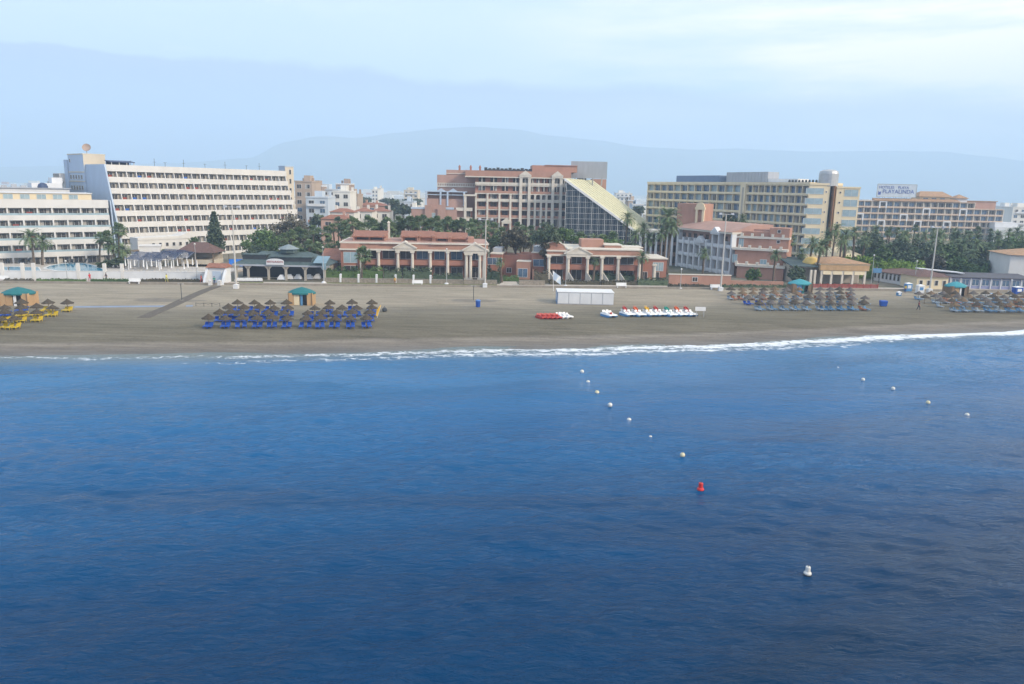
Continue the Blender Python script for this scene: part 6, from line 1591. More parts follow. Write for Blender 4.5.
def lounger_proto(m, seed):
    o = thing('sun_lounger', '', 'sun lounger'); b = MB()
    for x in (-.28, .28):
        b.box(x-.025, x+.025, -1.0, .35, .27, .32)
        for y in (-.9, .2): b.box(x-.025, x+.025, y, y+.05, 0, .27)
    b.tube((-.28, .3, .05), (-.28, .75, .62), .02); b.tube((.28, .3, .05), (.28, .75, .62), .02); b.build('frame', m, o)
    b = MB(); b.box(-.32, .32, -1.02, .32, .322, .40); b.build('seat', m, o)
    b = MB(); b.prism([(-.32, .33, .33), (.32, .33, .33), (.32, .40, .30), (-.32, .40, .30)], [(-.32, .84, .80), (.32, .84, .80), (.32, .91, .77), (-.32, .91, .77)]); b.build('backrest', m, o)
    return o

def clusters():
    col = {}
    for i, (mm, n) in enumerate((('thatch', 'dark brown'), ('thatch_tan', 'tan'), ('thatch_grey', 'grey'))): col[n] = [parasol_proto(M[mm], 100+10*i+j) for j in range(2)]
    lo = {'blue': lounger_proto(M['lounger_blue'], 1), 'faded blue': lounger_proto(M['lounger_pale'], 2), 'pale': lounger_proto(M['lounger_white'], 3), 'yellow': lounger_proto(M['lounger_yellow'], 4), 'orange': lounger_proto(M['lounger_orange'], 5)}
    protos = [p for v in col.values() for p in v]+list(lo.values())
    def cluster(phrase, rows, pick_p, pick_l, gp, gl, dbl=.40):
        for j, (name, apex) in enumerate(rows):
            nl = 0
            for i, (px, py) in enumerate(apex):
                g = G(px, py); g.z = max(0, beach_z(shore_d(g.x, g.y)))
                c = pick_p(j, i)
                o = dup(RB.choice(col[c]), g, RB.uniform(0, 6.3), RB.uniform(.70, .82)); tag(o, f'{c} thatched parasol, {ORD2(i)} from the left in the {name} row {phrase}', 'parasol', gp)
                for s in (-1, 1):
                    lc = pick_l(j, i, s)
                    if lc is None: continue
                    a = SEA_DIR+RB.uniform(-.10, .10); q = Vector((cos(a), sin(a), 0))*s*(dbl+RB.uniform(-.05, .05))+Vector((RB.uniform(-.1, .1), -.25+RB.uniform(-.2, .2), 0))
                    o = dup(lo[lc], g+q, a, RB.uniform(.84, .92)); nl += 1
                    tag(o, f'{lc} sun lounger, {ORD2(nl-1)} from the left in the {name} row {phrase}', 'sun lounger', gl)
    # the blue cluster in the middle
    X = lambda v: 190+v/5.12
    r1 = [(X(v), 327.2) for v in (98, 183, 266, 346, 424, 500, 594, 669, 745, 824, 905)]
    r2 = [(X(v), 321.3) for v in (155, 212, 262, 325, 400, 482, 605, 680, 752, 830, 920)]
    r3 = [(X(v), 316.0) for v in (200, 278, 358, 432, 505, 640, 710, 780, 855, 932)]
    r4 = [(X(v), 310.8) for v in (245, 332, 413, 497, 718, 830, 932)]
    cluster('of the blue cluster', [('front', r1), ('second', r2), ('third', r3), ('back', r4)], lambda j, i: 'dark brown', lambda j, i, s: 'blue', 'dark parasols of the blue cluster', 'blue loungers of the middle cluster')
    # the yellow one at the left edge
    Z = lambda v, w: (v/6.84, 270+w/6.84)
    cluster('of the yellow cluster', [('front', [Z(-70, 400), Z(8, 398), Z(105, 398)]), ('second', [Z(-60, 352), Z(40, 355), Z(150, 352), Z(258, 350)]), ('third', [Z(-40, 315), Z(40, 315), Z(155, 318), Z(258, 312), Z(365, 315)]), ('back', [Z(155, 282), Z(335, 280), Z(465, 282)])],
            lambda j, i: 'dark brown', lambda j, i, s: 'blue' if (j, i) in ((2, 1), (3, 0)) else 'yellow', 'parasols of the yellow cluster', 'loungers of the yellow cluster')
    # right of the pedal boats, before the domed restaurant
    R3 = lambda v, w: (720+v/6.827, 280+w/6.827)
    rows = [('front', [R3(v, 206) for v in (265, 345, 425, 505, 583, 682, 748, 820, 895, 975)]), ('second', [R3(v, 168) for v in (190, 270, 350, 430, 510, 600, 680, 752, 822, 895, 985)]), ('third', [R3(v, 134) for v in (75, 150, 222, 290, 365, 440, 520, 600, 672, 745, 815, 890)]), ('back', [R3(v, 108) for v in (70, 150, 225, 295, 370, 450, 535, 680, 750, 810, 885)])]
    def lp(j, i, s):
        if j == 0: return 'faded blue' if 6 <= i <= 8 else ('orange' if i == 9 and s < 0 else 'pale' if s < 0 else 'faded blue')
        if j == 1: return 'blue' if i < 2 else RB.choice(['faded blue', 'pale', 'pale'])
        if j == 2: return RB.choice(['orange', 'orange', 'pale'] if i < 4 else ['pale', 'faded blue', 'orange'])
        return RB.choice(['pale', 'orange', None])
    cluster('before the domed restaurant', rows, lambda j, i: ('tan' if (j >= 2 and i in (1, 2, 4, 6)) else 'grey' if (i+j) % 3 else 'dark brown'), lp, 'parasols before the domed restaurant', 'loungers before the domed restaurant')
    # the right edge
    R4 = lambda v, w: (900+v/8.26, 280+w/8.26)
    rows = [('front', [R4(v, 262) for v in (445, 535, 630, 730, 815, 900, 985)]), ('second', [R4(v, 225) for v in (330, 420, 510, 600, 700, 790, 880, 970)]), ('third', [R4(v, 193) for v in (200, 290, 380, 470, 560, 660, 760, 850, 940, 1030)]), ('back', [R4(v, 163) for v in (150, 250, 350, 450, 600, 700, 800, 900, 1000)])]
    def lq(j, i, s):
        if j == 0: return 'faded blue' if i > 4 else RB.choice(['pale', 'faded blue'])
        return RB.choice(['pale', 'pale', 'faded blue', 'orange', None])
    cluster('near the aqua hut', rows, lambda j, i: ('tan' if (i*2+j) % 5 == 0 else 'grey' if (i+j) % 2 else 'dark brown'), lq, 'parasols near the aqua hut', 'loungers near the aqua hut')
    for p in protos:
        for ch in list(p.children): bpy.data.objects.remove(ch)
        bpy.data.objects.remove(p)
    # single front loungers of the blue cluster that lie outside the rows
clusters()

def hut(px, py, w, d, hgt, label, roof, walls, rz=.06):
    g = G(px, py); o = thing('beach_hut', label, 'hut', g, rz); hw = w/2
    b = MB(); b.box(-hw, -hw+w*.22, 0, .06, 0, hgt); b.box(hw-w*.22, hw, 0, .06, 0, hgt); b.box(-hw, hw, d-.06, d, 0, hgt); b.box(-hw-.06, -hw, 0, d, 0, hgt); b.box(hw, hw+.06, 0, d, 0, hgt); b.build('wall', M[walls[0]], o)
    b = MB(); b.box(-hw+w*.23, -hw+w*.46, .02, .06, .05, hgt-.15); b.build('screen', M[walls[1]], o)
    b = MB(); b.box(-hw+w*.47, hw-w*.23, .5, .56, .0, hgt-.1); b.build('dark_interior', M['dark'], o)
    b = MB(); b.box(-hw+w*.50, -hw+w*.60, .0, .06, 0, hgt-.15); b.build('curtain', M[walls[2]], o)
    for x in (-hw, hw):
        for y in (-.1, d): b = MB(); b.tube((x, y, 0), (x, y, hgt+.05), .06); b.build('post', M['wood'], o)
    b = MB(); e = .35
    b.lathe([((hw+e)*1.02, hgt-.25), ((hw+e)*1.02, hgt), ((hw+e)*.72, hgt+.38), ((hw+e)*.3, hgt+.72), (.05, hgt+.88)], 12, 0, (0, d/2, 0)); r = b.build('canopy_roof', M[roof], o); r.scale = (1, (d/2+e)/(hw+e), 1); r.location = (0, d/2*(1-(d/2+e)/(hw+e)), 0)

hut(14, 306, 4.3, 3.2, 2.0, 'beach hut with teal canvas roof and ochre walls behind the yellow loungers', 'teal', ('ochre', 'ochre', 'boat_white'))
hut(300.5, 305.5, 3.9, 2.8, 2.1, 'beach hut with teal canvas roof at the back of the blue lounger cluster', 'teal', ('ochre', 'cream', 'lounger_pale'))
hut(802, 293.5, 4.2, 3.0, 2.0, 'beach hut with flat turquoise roof before the domed restaurant', 'aqua', ('wood', 'boat_blue', 'teal'))
hut(959, 297, 3.6, 3.0, 2.2, 'beach hut with bright aqua domed canopy near the right edge', 'aqua', ('wood', 'ochre', 'boat_white'))

def store():
    A, B = G(557.3, 304.0), G(613.5, 305.2); o = thing('beach_store', 'long low white beach store of joined containers with a blue end', 'beach store', A, atan2(B.y-A.y, B.x-A.x)); L = (B-A).length; hh = 2.15; d = 4.6
    b = MB(); b.prism([(0, 0, 0), (L, 0, 0), (L, d, 0), (0, d, 0)], [(0, 0, hh), (L, 0, hh), (L, d, hh), (0, d, hh)]); b.build('wall', M['grey'], o)
    b = MB(); b.box(-.08, L+.08, -.08, d+.08, hh, hh+.12); b.build('roof', M['boat_white'], o)
    n = 5
    for k in range(n):
        b = MB(); x0, x1 = L*k/n+.06, L*(k+1)/n-.06; b.box(x0, x1, -.05, -.003, .12, hh-.12)
        for q in range(5): x = x0+(x1-x0)*(q+.5)/5; b.box(x-.02, x+.02, -.07, -.051, .18, hh-.18)
        b.build('door_panel', M['white2'], o)
    b = MB(); b.box(-.09, -.01, .05, d-.05, 0, hh-.02); b.build('end_panel', M['boat_blue'], o)
    b = MB(); b.box(-.13, -.091, d*.35, d*.6, .3, hh-.3); b.build('poster', M['boat_white'], o)
    g = G(553.5, 291); f = thing('beach_flag', 'pale blue and white flag on a leaning pole beside the beach store', 'flag', g)
    b = MB(); b.tube((0, 0, 0), (-.25, 0, 4.2), .05, .03); b.build('pole', M['boat_white'], f)
    b = MB(); n = 6
    for k in range(n):
        for m in range(4):
            p = lambda i, j: (-.25+.02*j+i*.27, .12*sin(i*1.3+j*.4), 4.1-j*.42-i*.20-.0*i)
            b.poly([p(k, m), p(k+1, m), p(k+1, m+1), p(k, m+1)], 0 if (k+m) % 5 else 1)
    b.build('cloth', [mat('flag_cloth', (.52, .62, .72), .8), M['boat_white']], f)
store()

def pedal_boat(px, py, top, label, hull='boat_blue', rz=.35, slide=True, deck='boat_white', group=None, sc=.88):
    g = G(px, py); o = thing('pedal_boat', label, 'pedal boat', g, rz, group); o.scale = (sc, sc, sc)
    b = MB()
    for x in (-.62, .62):
        b.yz([(-1.75, .42), (-1.55, .12), (-.9, 0), (1.3, 0), (1.5, .42)], x-.28, x+.28)
    b.build('float', M[hull], o)
    b = MB(); b.prism([(-.92, -1.72, .422), (.92, -1.72, .422), (.92, 1.5, .422), (-.92, 1.5, .422)], [(-.80, -1.6, .60), (.80, -1.6, .60), (.80, 1.4, .62), (-.80, 1.4, .62)]); d = b.build('deck', M[deck], o)
    for x in (-.4, .4):
        for y in (-.15, .85):
            b = MB(); b.box(x-.28, x+.28, y-.25, y+.2, .605, .78); b.prism([(x-.28, y+.2, .62), (x+.28, y+.2, .62), (x+.28, y+.3, .62), (x-.28, y+.3, .62)], [(x-.26, y+.36, 1.1), (x+.26, y+.36, 1.1), (x+.26, y+.44, 1.1), (x-.26, y+.44, 1.1)]); b.build('seat', M[deck], o)
    if slide:
        b = MB(); pts = [(1.3, 1.28), (1.0, 1.28), (.5, .95), (.05, .72)]
        pl = [(y, z) for y, z in pts]+[(y, z-.1) for y, z in reversed(pts)]; b.yz(pl, -.26, .26); b.yz([(y, z+.16) for y, z in pts]+[(y, z) for y, z in reversed(pts)], -.33, -.265); b.yz([(y, z+.16) for y, z in pts]+[(y, z) for y, z in reversed(pts)], .265, .33)
        b.box(-.3, .3, 1.26, 1.34, .62, 1.5)
        for k in range(4): b.box(-.26, .26, 1.35, 1.5, .75+k*.28, .80+k*.28)
        b.build('slide', M[top], o)
    else:
        b = MB(); b.box(-.1, .1, -1.0, -.5, .6, .85); b.box(-.25, .25, -.75, -.7, .85, .92); b.build('steering_bar', M[top], o)
for i, (px, py, tp, lb) in enumerate(((627, 315.6, 'boat_red', 'white pedal boat with bright red slide, nearest to the single boat'), (637.8, 315.8, 'boat_orange', 'white pedal boat with orange red slide, second in the row'), (649, 315.6, 'boat_yellow', 'white pedal boat with yellow slide in the row on the sand'), (658, 315.4, 'boat_red', 'white pedal boat with red slide right of the yellow slide boat'), (669, 315.8, 'boat_green', 'white pedal boat with green slide in the row on the sand'), (679, 315.6, 'boat_orange', 'white pedal boat with orange red slide right of the green slide boat'), (688.5, 315.6, 'boat_red', 'white pedal boat with red slide at the right end beside the notice'))):
    pedal_boat(px, py, tp, lb, 'boat_blue', .38, True, 'boat_white', 'white pedal boats with slides')
pedal_boat(608.5, 316.6, 'boat_red', 'single white pedal boat with red seats and blue floats left of the row', 'boat_blue', .45, False)
for i, px in enumerate((541.5, 546.3, 551.0, 555.7)): pedal_boat(px, 318.3, 'boat_red', f'small red pedal boat, {ORD[i]} from the left beside the white ones', 'boat_red', .55, False, 'boat_red', 'red pedal boats in the short row', .66)
for i, px in enumerate((561.3, 565.8)): pedal_boat(px, 317.8, 'boat_white', ('white slideless pedal boat touching the red boats', 'white slideless pedal boat at the right end of the red row')[i], 'boat_white', .6, False, 'boat_white', None, .72)

def notice(px, py, label, w=1.7, hb=1.1, ht=1.75):
    g = G(px, py); o = thing('notice_board', label, 'notice board', g)
    b = MB(); b.box(-w/2, w/2, 0, .06, hb, ht); b.build('board', M['boat_white'], o)
    for x in (-w*.36, w*.36): b = MB(); b.box(x-.05, x+.05, .07, .15, 0, ht); b.build('post', M['steel'], o)
notice(700, 317.5, 'white notice board on two legs right of the pedal boats')
def bench(px, py, label):
    g = G(px, py, .12); o = thing('promenade_bench', label, 'bench', g, PANG); b = MB(); b.box(-1.1, 1.1, -.3, .3, .42, .52); b.build('seat', M['boat_white'], o); b = MB(); b.box(-1.1, 1.1, .31, .38, .5, 1.05); b.build('backrest', M['boat_white'], o)
    for x in (-.9, .9): b = MB(); b.box(x-.08, x+.08, -.28, .3, 0, .42); b.build('leg', M['white2'], o)
bench(134.5, 283.6, 'white bench at the promenade edge before the white pool wall'); bench(417.5, 285.3, 'white bench before the middle of the orange roofed villa'); bench(715.5, 289.5, 'white bench at the foot of the tall lamp by the boundary wall')
bench(621.5, 287.8, 'white bench behind the right end of the beach store'); bench(2, 281, 'white bench at the left edge of the promenade')

# bins
def bin_(px, py, s, label):
    g = G(px, py); o = thing('litter_bin', label, 'bin', g); b = MB(); b.lathe([(.30*s, 0), (.36*s, .1*s), (.40*s, 1.0*s)], 14); b.build('body', M['plastic_blue'], o)
    b = MB(); b.lathe([(.43*s, 1.0*s), (.43*s, 1.08*s), (.30*s, 1.2*s), (.05, 1.24*s)], 14); b.build('lid', mat('bin_lid', (.10, .22, .5), .5) if 'bin_lid' not in bpy.data.materials else bpy.data.materials['bin_lid'], o)
    b = MB(); b.tube((0, .1, -.05), (0, .1, .1), .06); b.build('foot', M['steel'], o)
bin_(478, 307, 1.05, 'blue litter bin beside the shower post on open sand')
def skip_bin():
    g = G(883, 306.5); o = thing('container_bin', 'squat blue waste container on the sand near the red fence', 'bin', g); o.scale = (.78, .78, .8); b = MB(); b.prism([(-.65, -.5, .15), (.65, -.5, .15), (.65, .5, .15), (-.65, .5, .15)], [(-.8, -.6, 1.2), (.8, -.6, 1.2), (.8, .6, 1.2), (-.8, .6, 1.2)]); b.build('body', M['plastic_blue'], o)
    b = MB(); b.prism([(-.83, -.63, 1.2), (.83, -.63, 1.2), (.83, .63, 1.2), (-.83, .63, 1.2)], [(-.7, -.4, 1.42), (.7, -.4, 1.42), (.7, .5, 1.45), (-.7, .5, 1.45)]); b.build('lid', M['plastic_blue'], o)
    for x in (-.5, .5):
        for y in (-.35, .35): b = MB(); b.tube((x-.05, y, .08), (x+.05, y, .08), .09); b.build('wheel', M['dark'], o)
skip_bin()

# beach showers with their patch of damp sand
for px, py, hgt, lb, rx, ry in ((181.8, 300.3, 2.9, 'thin beach shower post on damp sand near the plank path', 6.0, 2.1), (473.5, 300.5, 2.7, 'thin beach shower post on damp sand beside the blue bin', 4.6, 1.9)):
    g = G(px, py); o = thing('beach_shower', lb, 'shower', g); b = MB(); b.tube((0, 0, -.1), (0, 0, hgt), .055); b.build('post', M['dark'], o)
    b = MB(); b.box(-.3, .3, -.3, .3, 0, .06); b.build('foot_plate', M['kerb'], o)
    for s in (-1, 1): b = MB(); b.tube((0, 0, hgt-.05), (s*.4, 0, hgt), .03); b.lathe([(.05, .04), (.11, -.04)], 10, 0, (s*.42, 0, hgt-.03)); b.build('shower_head', M['steel'], o)
    r = random.Random(int(px)); n = 40; pts = []; ox = -2.6 if px < 300 else 0
    for k in range(n):
        t = 2*pi*k/n; q = 1+.12*sin(3*t+1)+.08*sin(7*t)+r.uniform(-.04, .04); pts.append((g.x+ox+rx*q*cos(t), g.y-.2+ry*q*sin(t), .006))
    b = MB(); b.poly(pts); tag(b.build('damp_sand', M['wet']), 'oval patch of dark damp sand around the shower post', 'sand', kind='structure')
# plank path from the gate to the sand
pa = [(216.5, 286.5), (205, 290.5), (190, 297), (172, 305.5), (155, 312.5), (143, 318)]
b = MB(); q = [G(x, y) for x, y in pa]
for k in range(len(q)-1):
    d = (q[k+1]-q[k]); n = Vector((-d.y, d.x, 0)).normalized()*.95; cnt = max(2, int(d.length/.5))
    for j in range(cnt):
        a, c = q[k].lerp(q[k+1], (j+.04)/cnt), q[k].lerp(q[k+1], (j+.94)/cnt); b.prism([tuple(a-n), tuple(a+n), tuple(c+n), tuple(c-n)], [tuple(p+Vector((0, 0, .03))) for p in (a-n, a+n, c+n, c-n)])
tag(b.build('boardwalk_path', mat('path_planks', (.125, .108, .088), .9, .3, 1.5)), 'dark plank path crossing the sand from the gate house', 'path', kind='structure')
# pale blue mat laid along the sand
for i, (x0, x1, y0, y1, lb) in enumerate(((74, 175, 306.9, 306.2, 'long pale blue mat laid on the sand right of the yellow loungers'), (186, 193, 306.0, 305.8, 'short piece of pale blue mat right of the plank path'))):
    A, B = G(x0, y0), G(x1, y1); n = Vector((-(B-A).y, (B-A).x, 0)).normalized()*.75; o = MB(); o.prism([tuple(A-n), tuple(B-n), tuple(B+n), tuple(A+n)], [tuple(p+Vector((0, 0, .02))) for p in (A-n, B-n, B+n, A+n)]); tag(o.build('beach_mat', mat('pale_blue_mat', (.22, .27, .36), .8) if i == 0 else bpy.data.materials['pale_blue_mat']), lb, 'mat')
# rope line of low posts behind the blue cluster
for i, (px, py) in enumerate(((196, 306.2), (204, 306.4), (212, 306.6), (220, 306.8))):
    g = G(px, py); o = thing('rope_post', f'low dark rope post left of the blue cluster, {ORD[i]} from the left', 'post', g, 0, 'rope posts by the blue cluster'); b = MB(); b.tube((0, 0, -.05), (0, 0, .6), .04); b.build('shaft', M['dark'], o)
    if i < 3: h = G(px+8, py+.2)-g; b = MB(); b.chain([(0, 0, .55), (h.x*.5, h.y*.5, .38), (h.x, h.y, .55)], [.025]*3, 6); b.build('rope', M['dark'], o)
# yellow warning flag at the right end of the blue cluster
g = G(377, 318); o = thing('feather_flag', 'yellow feather flag leaning at the right end of the blue cluster', 'flag', g)
o.scale = (.66, .66, .66); b = MB(); b.tube((0, 0, -.1), (.9, .6, 3.0), .035, .02); b.build('pole', M['boat_white'], o)
b = MB()
for k in range(7):
    t0, t1 = .12+.87*k/7, .12+.87*(k+1)/7; w = lambda t: .55*sin(pi*min(1, t*.9+.08)); b.poly([(.9*t0, .6*t0, 3*t0), (.9*t1, .6*t1, 3*t1), (.9*t1-w(t1), .6*t1+.05*sin(k), 3*t1+.1), (.9*t0-w(t0), .6*t0+.05*sin(k-1), 3*t0+.1)])
b.build('cloth', M['boat_yellow'], o)
g = G(384.5, 311.5); o = thing('beach_bag', 'dark bundle lying right of the yellow feather flag', 'bag', g); b = MB(); b.lathe([(.3, 0), (.45, .2), (.38, .5), (.1, .62)], 9, 0, (0, 0, 0), lambda k, r, z: 1+.15*sin(k*2.2)); b.build('sack', M['dark'], o); b = MB(); b.chain([(-.15, 0, .6), (0, 0, .85), (.15, 0, .6)], [.03]*3, 6); b.build('strap', M['dark'], o)

# ------------------------------------------------------------------ lamps and poles
def tall_lamp(px, py, top, label, foot=True):
    g = G(px, py, .0); z = P(px, top, g.y).z; o = thing('tall_lamp', label, 'lamp post', g)
    b = MB(); b.tube((0, 0, 0), (0, 0, z), .19, .10, 12); b.build('pole', mat('lamp_pole_paint', (.50, .48, .44), .6, .12, .8, .2) if 'lamp_pole_paint' not in bpy.data.materials else bpy.data.materials['lamp_pole_paint'], o)
    b = MB(); b.box(-.45, .45, -.45, .45, 0, .75); b.hip(-.5, .5, -.5, .5, .75, .95); b.build('base', M['white2'], o)
    b = MB(); b.tube((-1.15, 0, z+.05), (1.15, 0, z+.05), .06); b.build('cross_arm', M['steel'], o)
    for s in (-1, 1): b = MB(); b.prism([(s*1.25-.3, -.5, z-.02), (s*1.25+.3, -.5, z-.02), (s*1.25+.3, .2, z-.02), (s*1.25-.3, .2, z-.02)], [(s*1.25-.25, -.4, z+.3), (s*1.25+.25, -.4, z+.3), (s*1.25+.25, .15, z+.34), (s*1.25-.25, .15, z+.34)]); b.build('floodlight', M['grey'], o)
tall_lamp(236.3, 288.5, 207.5, 'tall lamp post with two floodlights beside the green roofed restaurant'); tall_lamp(485, 287.3, 220, 'tall lamp post beside the paired column portico')
tall_lamp(720.5, 290.8, 214.5, 'tall lamp post before the colonnade block'); tall_lamp(929.3, 292.5, 227.5, 'tall lamp post before the cream bungalow on the right')
def small_lamp(px, py, top, label):
    g = G(px, py, .12); z = P(px, top, g.y).z-.12; o = thing('promenade_lamp', label, 'lamp post', g); b = MB(); b.tube((0, 0, 0), (0, 0, z), .08, .05, 8); b.build('pole', M['steel'], o)
    b = MB(); b.lathe([(.5, 0), (.42, .16), (.2, .3)], 10); b.build('base', M['white2'], o); b = MB(); b.lathe([(.06, z), (.17, z+.10), (.19, z+.24), (.10, z+.36)], 10); b.build('lantern', M['frame'], o)
small_lamp(323.8, 282.6, 248, 'slim lamp post at the right end of the green roofed restaurant'); small_lamp(446.6, 284, 250, 'slim lamp post before the middle columns of the villa'); small_lamp(565.6, 286.2, 249, 'slim lamp post before the gabled portico of the flat roofed block')
small_lamp(680.3, 288.2, 270, 'short lamp post before the terracotta boundary wall'); small_lamp(913.8, 288, 262, 'slim lamp post in front of the long beach bar'); small_lamp(197, 281.4, 245, 'slim lamp post at the right end of the white pool wall'); small_lamp(870.5, 288, 256, 'dark slim lamp post right of the domed restaurant'); small_lamp(1010, 292.5, 281, 'short lamp post before the pale building on the right'); small_lamp(67.5, 281.2, 262, 'slim lamp post before the big hotel pool')

# small things by the bars on the right
def cabinet(px, py, w, hgt, m, label, name='kiosk_box', cat='kiosk'):
    g = G(px, py); o = thing(name, label, cat, g, .1); o.scale = (.8, .8, .8); b = MB(); b.box(-w/2, w/2, 0, w*.8, .05, hgt); b.build('body', M[m], o); b = MB(); b.hip(-w/2-.1, w/2+.1, -.1, w*.8+.1, hgt, hgt+.3); b.build('roof', M['boat_white'], o); b = MB(); b.box(-w*.3, w*.3, -.04, -.003, hgt*.4, hgt*.8); b.build('panel', M['boat_white' if m != 'boat_white' else 'boat_blue'], o)
cabinet(909, 291.5, 1.6, 2.1, 'boat_blue', 'blue kiosk box before the arched front of the long beach bar'); cabinet(921, 293.5, 1.7, 2.1, 'boat_white', 'white and blue kiosk box left of the tall leaning lamp'); cabinet(899.5, 296, 1.0, .9, 'lounger_pale', 'small pale blue box on the promenade edge', 'cool_box', 'box'); cabinet(1019, 294.5, 2.0, 1.9, 'plastic_blue', 'blue kiosk box at the right edge')
g = G(876, 283); o = thing('bar_sign', 'pale blue sign board on posts at the left end of the long beach bar', 'sign', (g.x, g.y, 0)); b = MB(); b.box(-1.0, 1.0, 0, .1, 2.4, 3.5); b.build('board', M['lounger_pale'], o)
for x in (-.7, .7): b = MB(); b.box(x-.06, x+.06, .11, .22, 0, 3.4); b.build('post', M['dark'], o)

def kayak(px, py, rz, m, label):
    g = G(px, py); o = thing('dinghy', label, 'boat', g, rz); b = MB(); b.lathe([(.02, -1.7), (.25, -1.3), (.45, -.4), (.48, .4), (.3, 1.3), (.02, 1.7)], 10); me = b.build('hull', M[m], o); me.rotation_euler = (0, pi/2, 0); me.scale = (.7, 1, 1); me.location = (0, 0, .35)
    b = MB(); b.box(-.5, .5, -.2, .2, .6, .72); b.build('thwart', M['boat_blue'], o)
kayak(990, 296.5, .1, 'boat_white', 'white dinghy on the sand right of the aqua hut'); kayak(945, 294.5, .2, 'boat_white', 'white dinghy on the sand left of the aqua hut')

# ------------------------------------------------------------------ buoys
def buoy(px, py, size, m, kind, label, group=None):
    g = G(px, py, SEA_Z); o = thing('marker_buoy', label, 'buoy', g, 0, group); s = size*.86
    if kind == 'can':
        b = MB(); b.lathe([(.30*s, -.25*s), (.48*s, .02*s), (.46*s, .22*s), (.30*s, .38*s), (.30*s, .95*s), (.26*s, 1.02*s), (.05*s, 1.05*s)], 16); b.build('float', m, o, smooth=False)
        b = MB(); b.lathe([(.07*s, 1.05*s), (.07*s, 1.18*s), (.02*s, 1.2*s)], 8); b.lathe([(.49*s, -.08*s), (.50*s, .0), (.49*s, .05*s)], 16); b.build('band', M['dark'], o)
    else:
        b = MB(); b.lathe([(.5*s*max(.02, cos(t)), .12*s+.5*s*sin(t)) for t in [-pi/2+pi*k/9 for k in range(10)]], 14); b.build('float', m, o, smooth=True); b = MB(); b.lathe([(.08*s, .6*s), (.08*s, .72*s), (.02*s, .74*s)], 8); b.build('eye', M['dark'], o)
buoy(807.5, 574, .52, M['buoy_white'], 'can', 'large white can shaped buoy, nearest in the water'); buoy(700.5, 490, .62, M['buoy_red'], 'can', 'red can shaped buoy at the end of the curved buoy line')
for i, (px, py, s, m) in enumerate(((582, 372, .55, 'buoy_white'), (588, 382.5, .5, 'buoy_white'), (597, 393, .55, 'buoy_cream'), (610, 405.5, .55, 'buoy_white'), (629, 420.5, .5, 'buoy_white'), (650.5, 437.5, .35, 'buoy_white'), (682.5, 455.5, .48, 'buoy_cream'))):
    buoy(px, py, s, M[m], 'ball', f'small pale round buoy, {ORD[i]} from the beach in the line leading to the red buoy', 'round buoys of the line to the red buoy')
for i, (px, py, s, m) in enumerate(((863, 380, .5, 'buoy_white'), (893, 389, .5, 'buoy_white'), (928, 403, .5, 'buoy_cream'), (967, 415.5, .5, 'buoy_white'), (838, 368.5, .4, 'buoy_white'))):
    buoy(px, py, s, M[m], 'ball', f'small pale round buoy, {ORD[(1, 2, 3, 4, 0)[i]]} from the beach in the right hand line', 'round buoys of the right hand line')

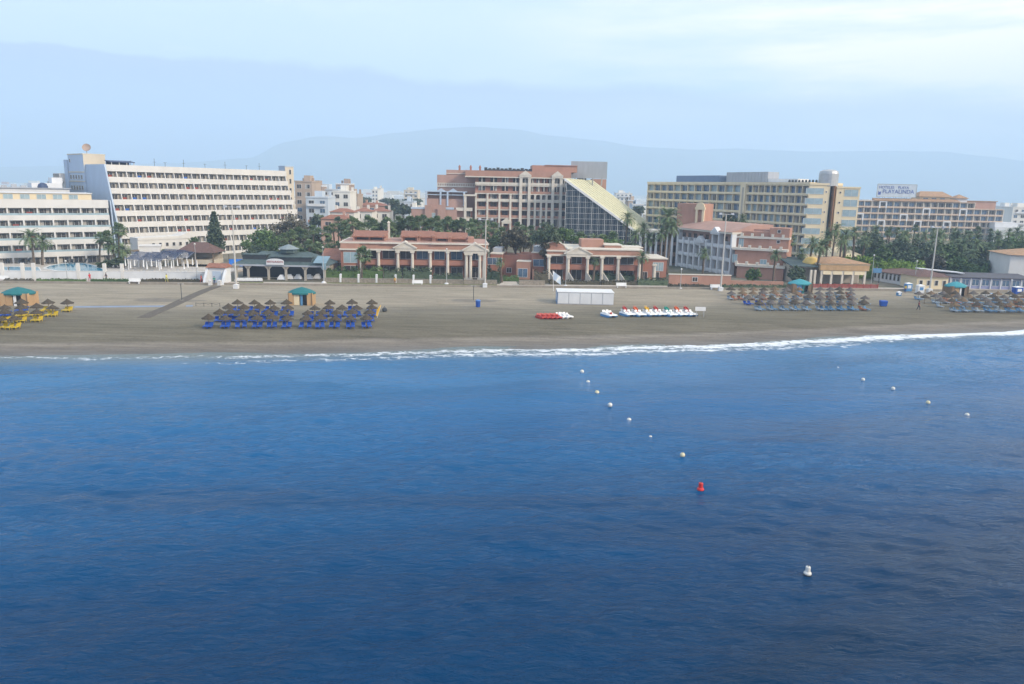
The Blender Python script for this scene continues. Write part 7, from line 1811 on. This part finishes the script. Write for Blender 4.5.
# ------------------------------------------------------------------ people
def person(px, py, z, rz, shirt, legs, label, stride=.28, arm=.25, hgt=1.72):
    g = G(px, py, z); k = hgt/1.72
    J = {'pel': ((0, 0, .95), .15), 'waist': ((0, 0, 1.1), .125), 'chest': ((0, -.02, 1.32), .155), 'neck': ((0, 0, 1.46), .06), 'jaw': ((0, -.02, 1.54), .075), 'head': ((0, -.015, 1.64), .098), 'crown': ((0, .0, 1.70), .07)}
    E = [('pel', 'waist'), ('waist', 'chest'), ('chest', 'neck'), ('neck', 'jaw'), ('jaw', 'head'), ('head', 'crown')]
    for s, n in ((-1, 'l'), (1, 'r')):
        st = stride*s
        J['hip'+n] = ((s*.09, 0, .90), .105); J['knee'+n] = ((s*.10, -st*.55-.03, .50), .068); J['ank'+n] = ((s*.10, -st*.9+.04, .09), .045); J['toe'+n] = ((s*.11, -st*.9-.14, .04), .04)
        J['sho'+n] = ((s*.19, 0, 1.40), .065); J['elb'+n] = ((s*.24, st*.5, 1.12), .045); J['wri'+n] = ((s*.24, st*.9-.12, .90), .034); J['han'+n] = ((s*.235, st*1.0-.16, .82), .04)
        E += [('pel', 'hip'+n), ('hip'+n, 'knee'+n), ('knee'+n, 'ank'+n), ('ank'+n, 'toe'+n), ('chest', 'sho'+n), ('sho'+n, 'elb'+n), ('elb'+n, 'wri'+n), ('wri'+n, 'han'+n)]
    names = list(J); me = bpy.data.meshes.new('body'); me.from_pydata([tuple(c*k for c in J[n][0]) for n in names], [(names.index(a), names.index(b)) for a, b in E], [])
    o = bpy.data.objects.new('person_source', me); COL.objects.link(o); md = o.modifiers.new('skin', 'SKIN')
    for i, n in enumerate(names): v = me.skin_vertices[0].data[i]; v.radius = (J[n][1]*k,)*2; v.use_root = (n == 'pel')
    sb = o.modifiers.new('sub', 'SUBSURF'); sb.levels = 1; sb.render_levels = 1
    bpy.context.view_layer.update(); em = bpy.data.meshes.new_from_object(o.evaluated_get(bpy.context.evaluated_depsgraph_get())); bpy.data.objects.remove(o)
    em.materials.clear()
    for m in (M['skin'], shirt, legs): em.materials.append(m)
    for p in em.polygons:
        c = p.center/k; p.use_smooth = True
        p.material_index = 2 if c.z < .98 and c.z > .12 and abs(c.x) < .2 else 1 if .98 <= c.z < 1.46 and not (abs(c.x) > .2 and c.z < 1.15) else 0
    em.name = 'person'; b = tag(inst('person', em, None, g, rz), label, 'person')
    h = MB(); h.lathe([(.102, 1.60), (.112, 1.66), (.085, 1.74), (.02, 1.77)], 10, 0, (0, .012, 0)); hm = h.mesh('hair', M['hair'], True); q = inst('hair', hm, b, (0, 0, 0), 0, k); return b
cl = lambda n, c: mat(n+'_cloth', c, .85, .15, 3)
person(90, 281.6, .12, .9, cl('scarlet', (.55, .04, .06)), cl('crimson', (.38, .04, .06)), 'person in red walking on the promenade before the white wall', .3)
person(106.5, 281.2, .12, -.8, cl('black', (.03, .03, .04)), cl('charcoal', (.05, .05, .06)), 'person in black walking on the promenade right of the one in red')
person(166.8, 282.2, .12, 1.2, cl('lime', (.62, .60, .12)), cl('pale_grey', (.45, .46, .12)), 'person in yellow walking on the promenade before the white wall')
person(201.5, 283.2, .12, 1.5, cl('coral', (.60, .12, .09)), cl('brick', (.45, .10, .08)), 'person in coral red walking by the gate house')
person(395, 285.2, .12, .3, cl('amber', (.50, .28, .05)), cl('brown', (.20, .12, .06)), 'person in amber standing before the villa stone wall', .05)
person(918.3, 310.5, 0, .6, cl('dark_red', (.14, .03, .03)), cl('navy', (.03, .03, .05)), 'person in dark clothes walking on the sand near the right clusters')
person(905, 293, 0, -.4, cl('gold', (.60, .42, .05)), cl('blue_jeans', (.06, .10, .22)), 'person in yellow standing by the blue kiosk box', .05)
person(214.5, 285, .12, .2, cl('teal_green', (.05, .25, .2)), cl('dark_blue', (.04, .05, .12)), 'person in green standing in the gate house stair', .05)
EXPOSURE = 0.45
# ------------------------------------------------------------------ render settings
SC.render.engine = 'CYCLES'
SC.cycles.use_denoising = True
SC.cycles.max_bounces = 6; SC.cycles.diffuse_bounces = 2; SC.cycles.glossy_bounces = 2; SC.cycles.transmission_bounces = 2
SC.cycles.volume_bounces = 3; SC.cycles.transparent_max_bounces = 6
SC.cycles.caustics_reflective = False; SC.cycles.caustics_refractive = False
vs = SC.view_settings; vs.view_transform = 'Standard'; vs.look = 'None'; vs.gamma = 1; vs.exposure = EXPOSURE; vs.use_curve_mapping = False
bpy.context.view_layer.update()
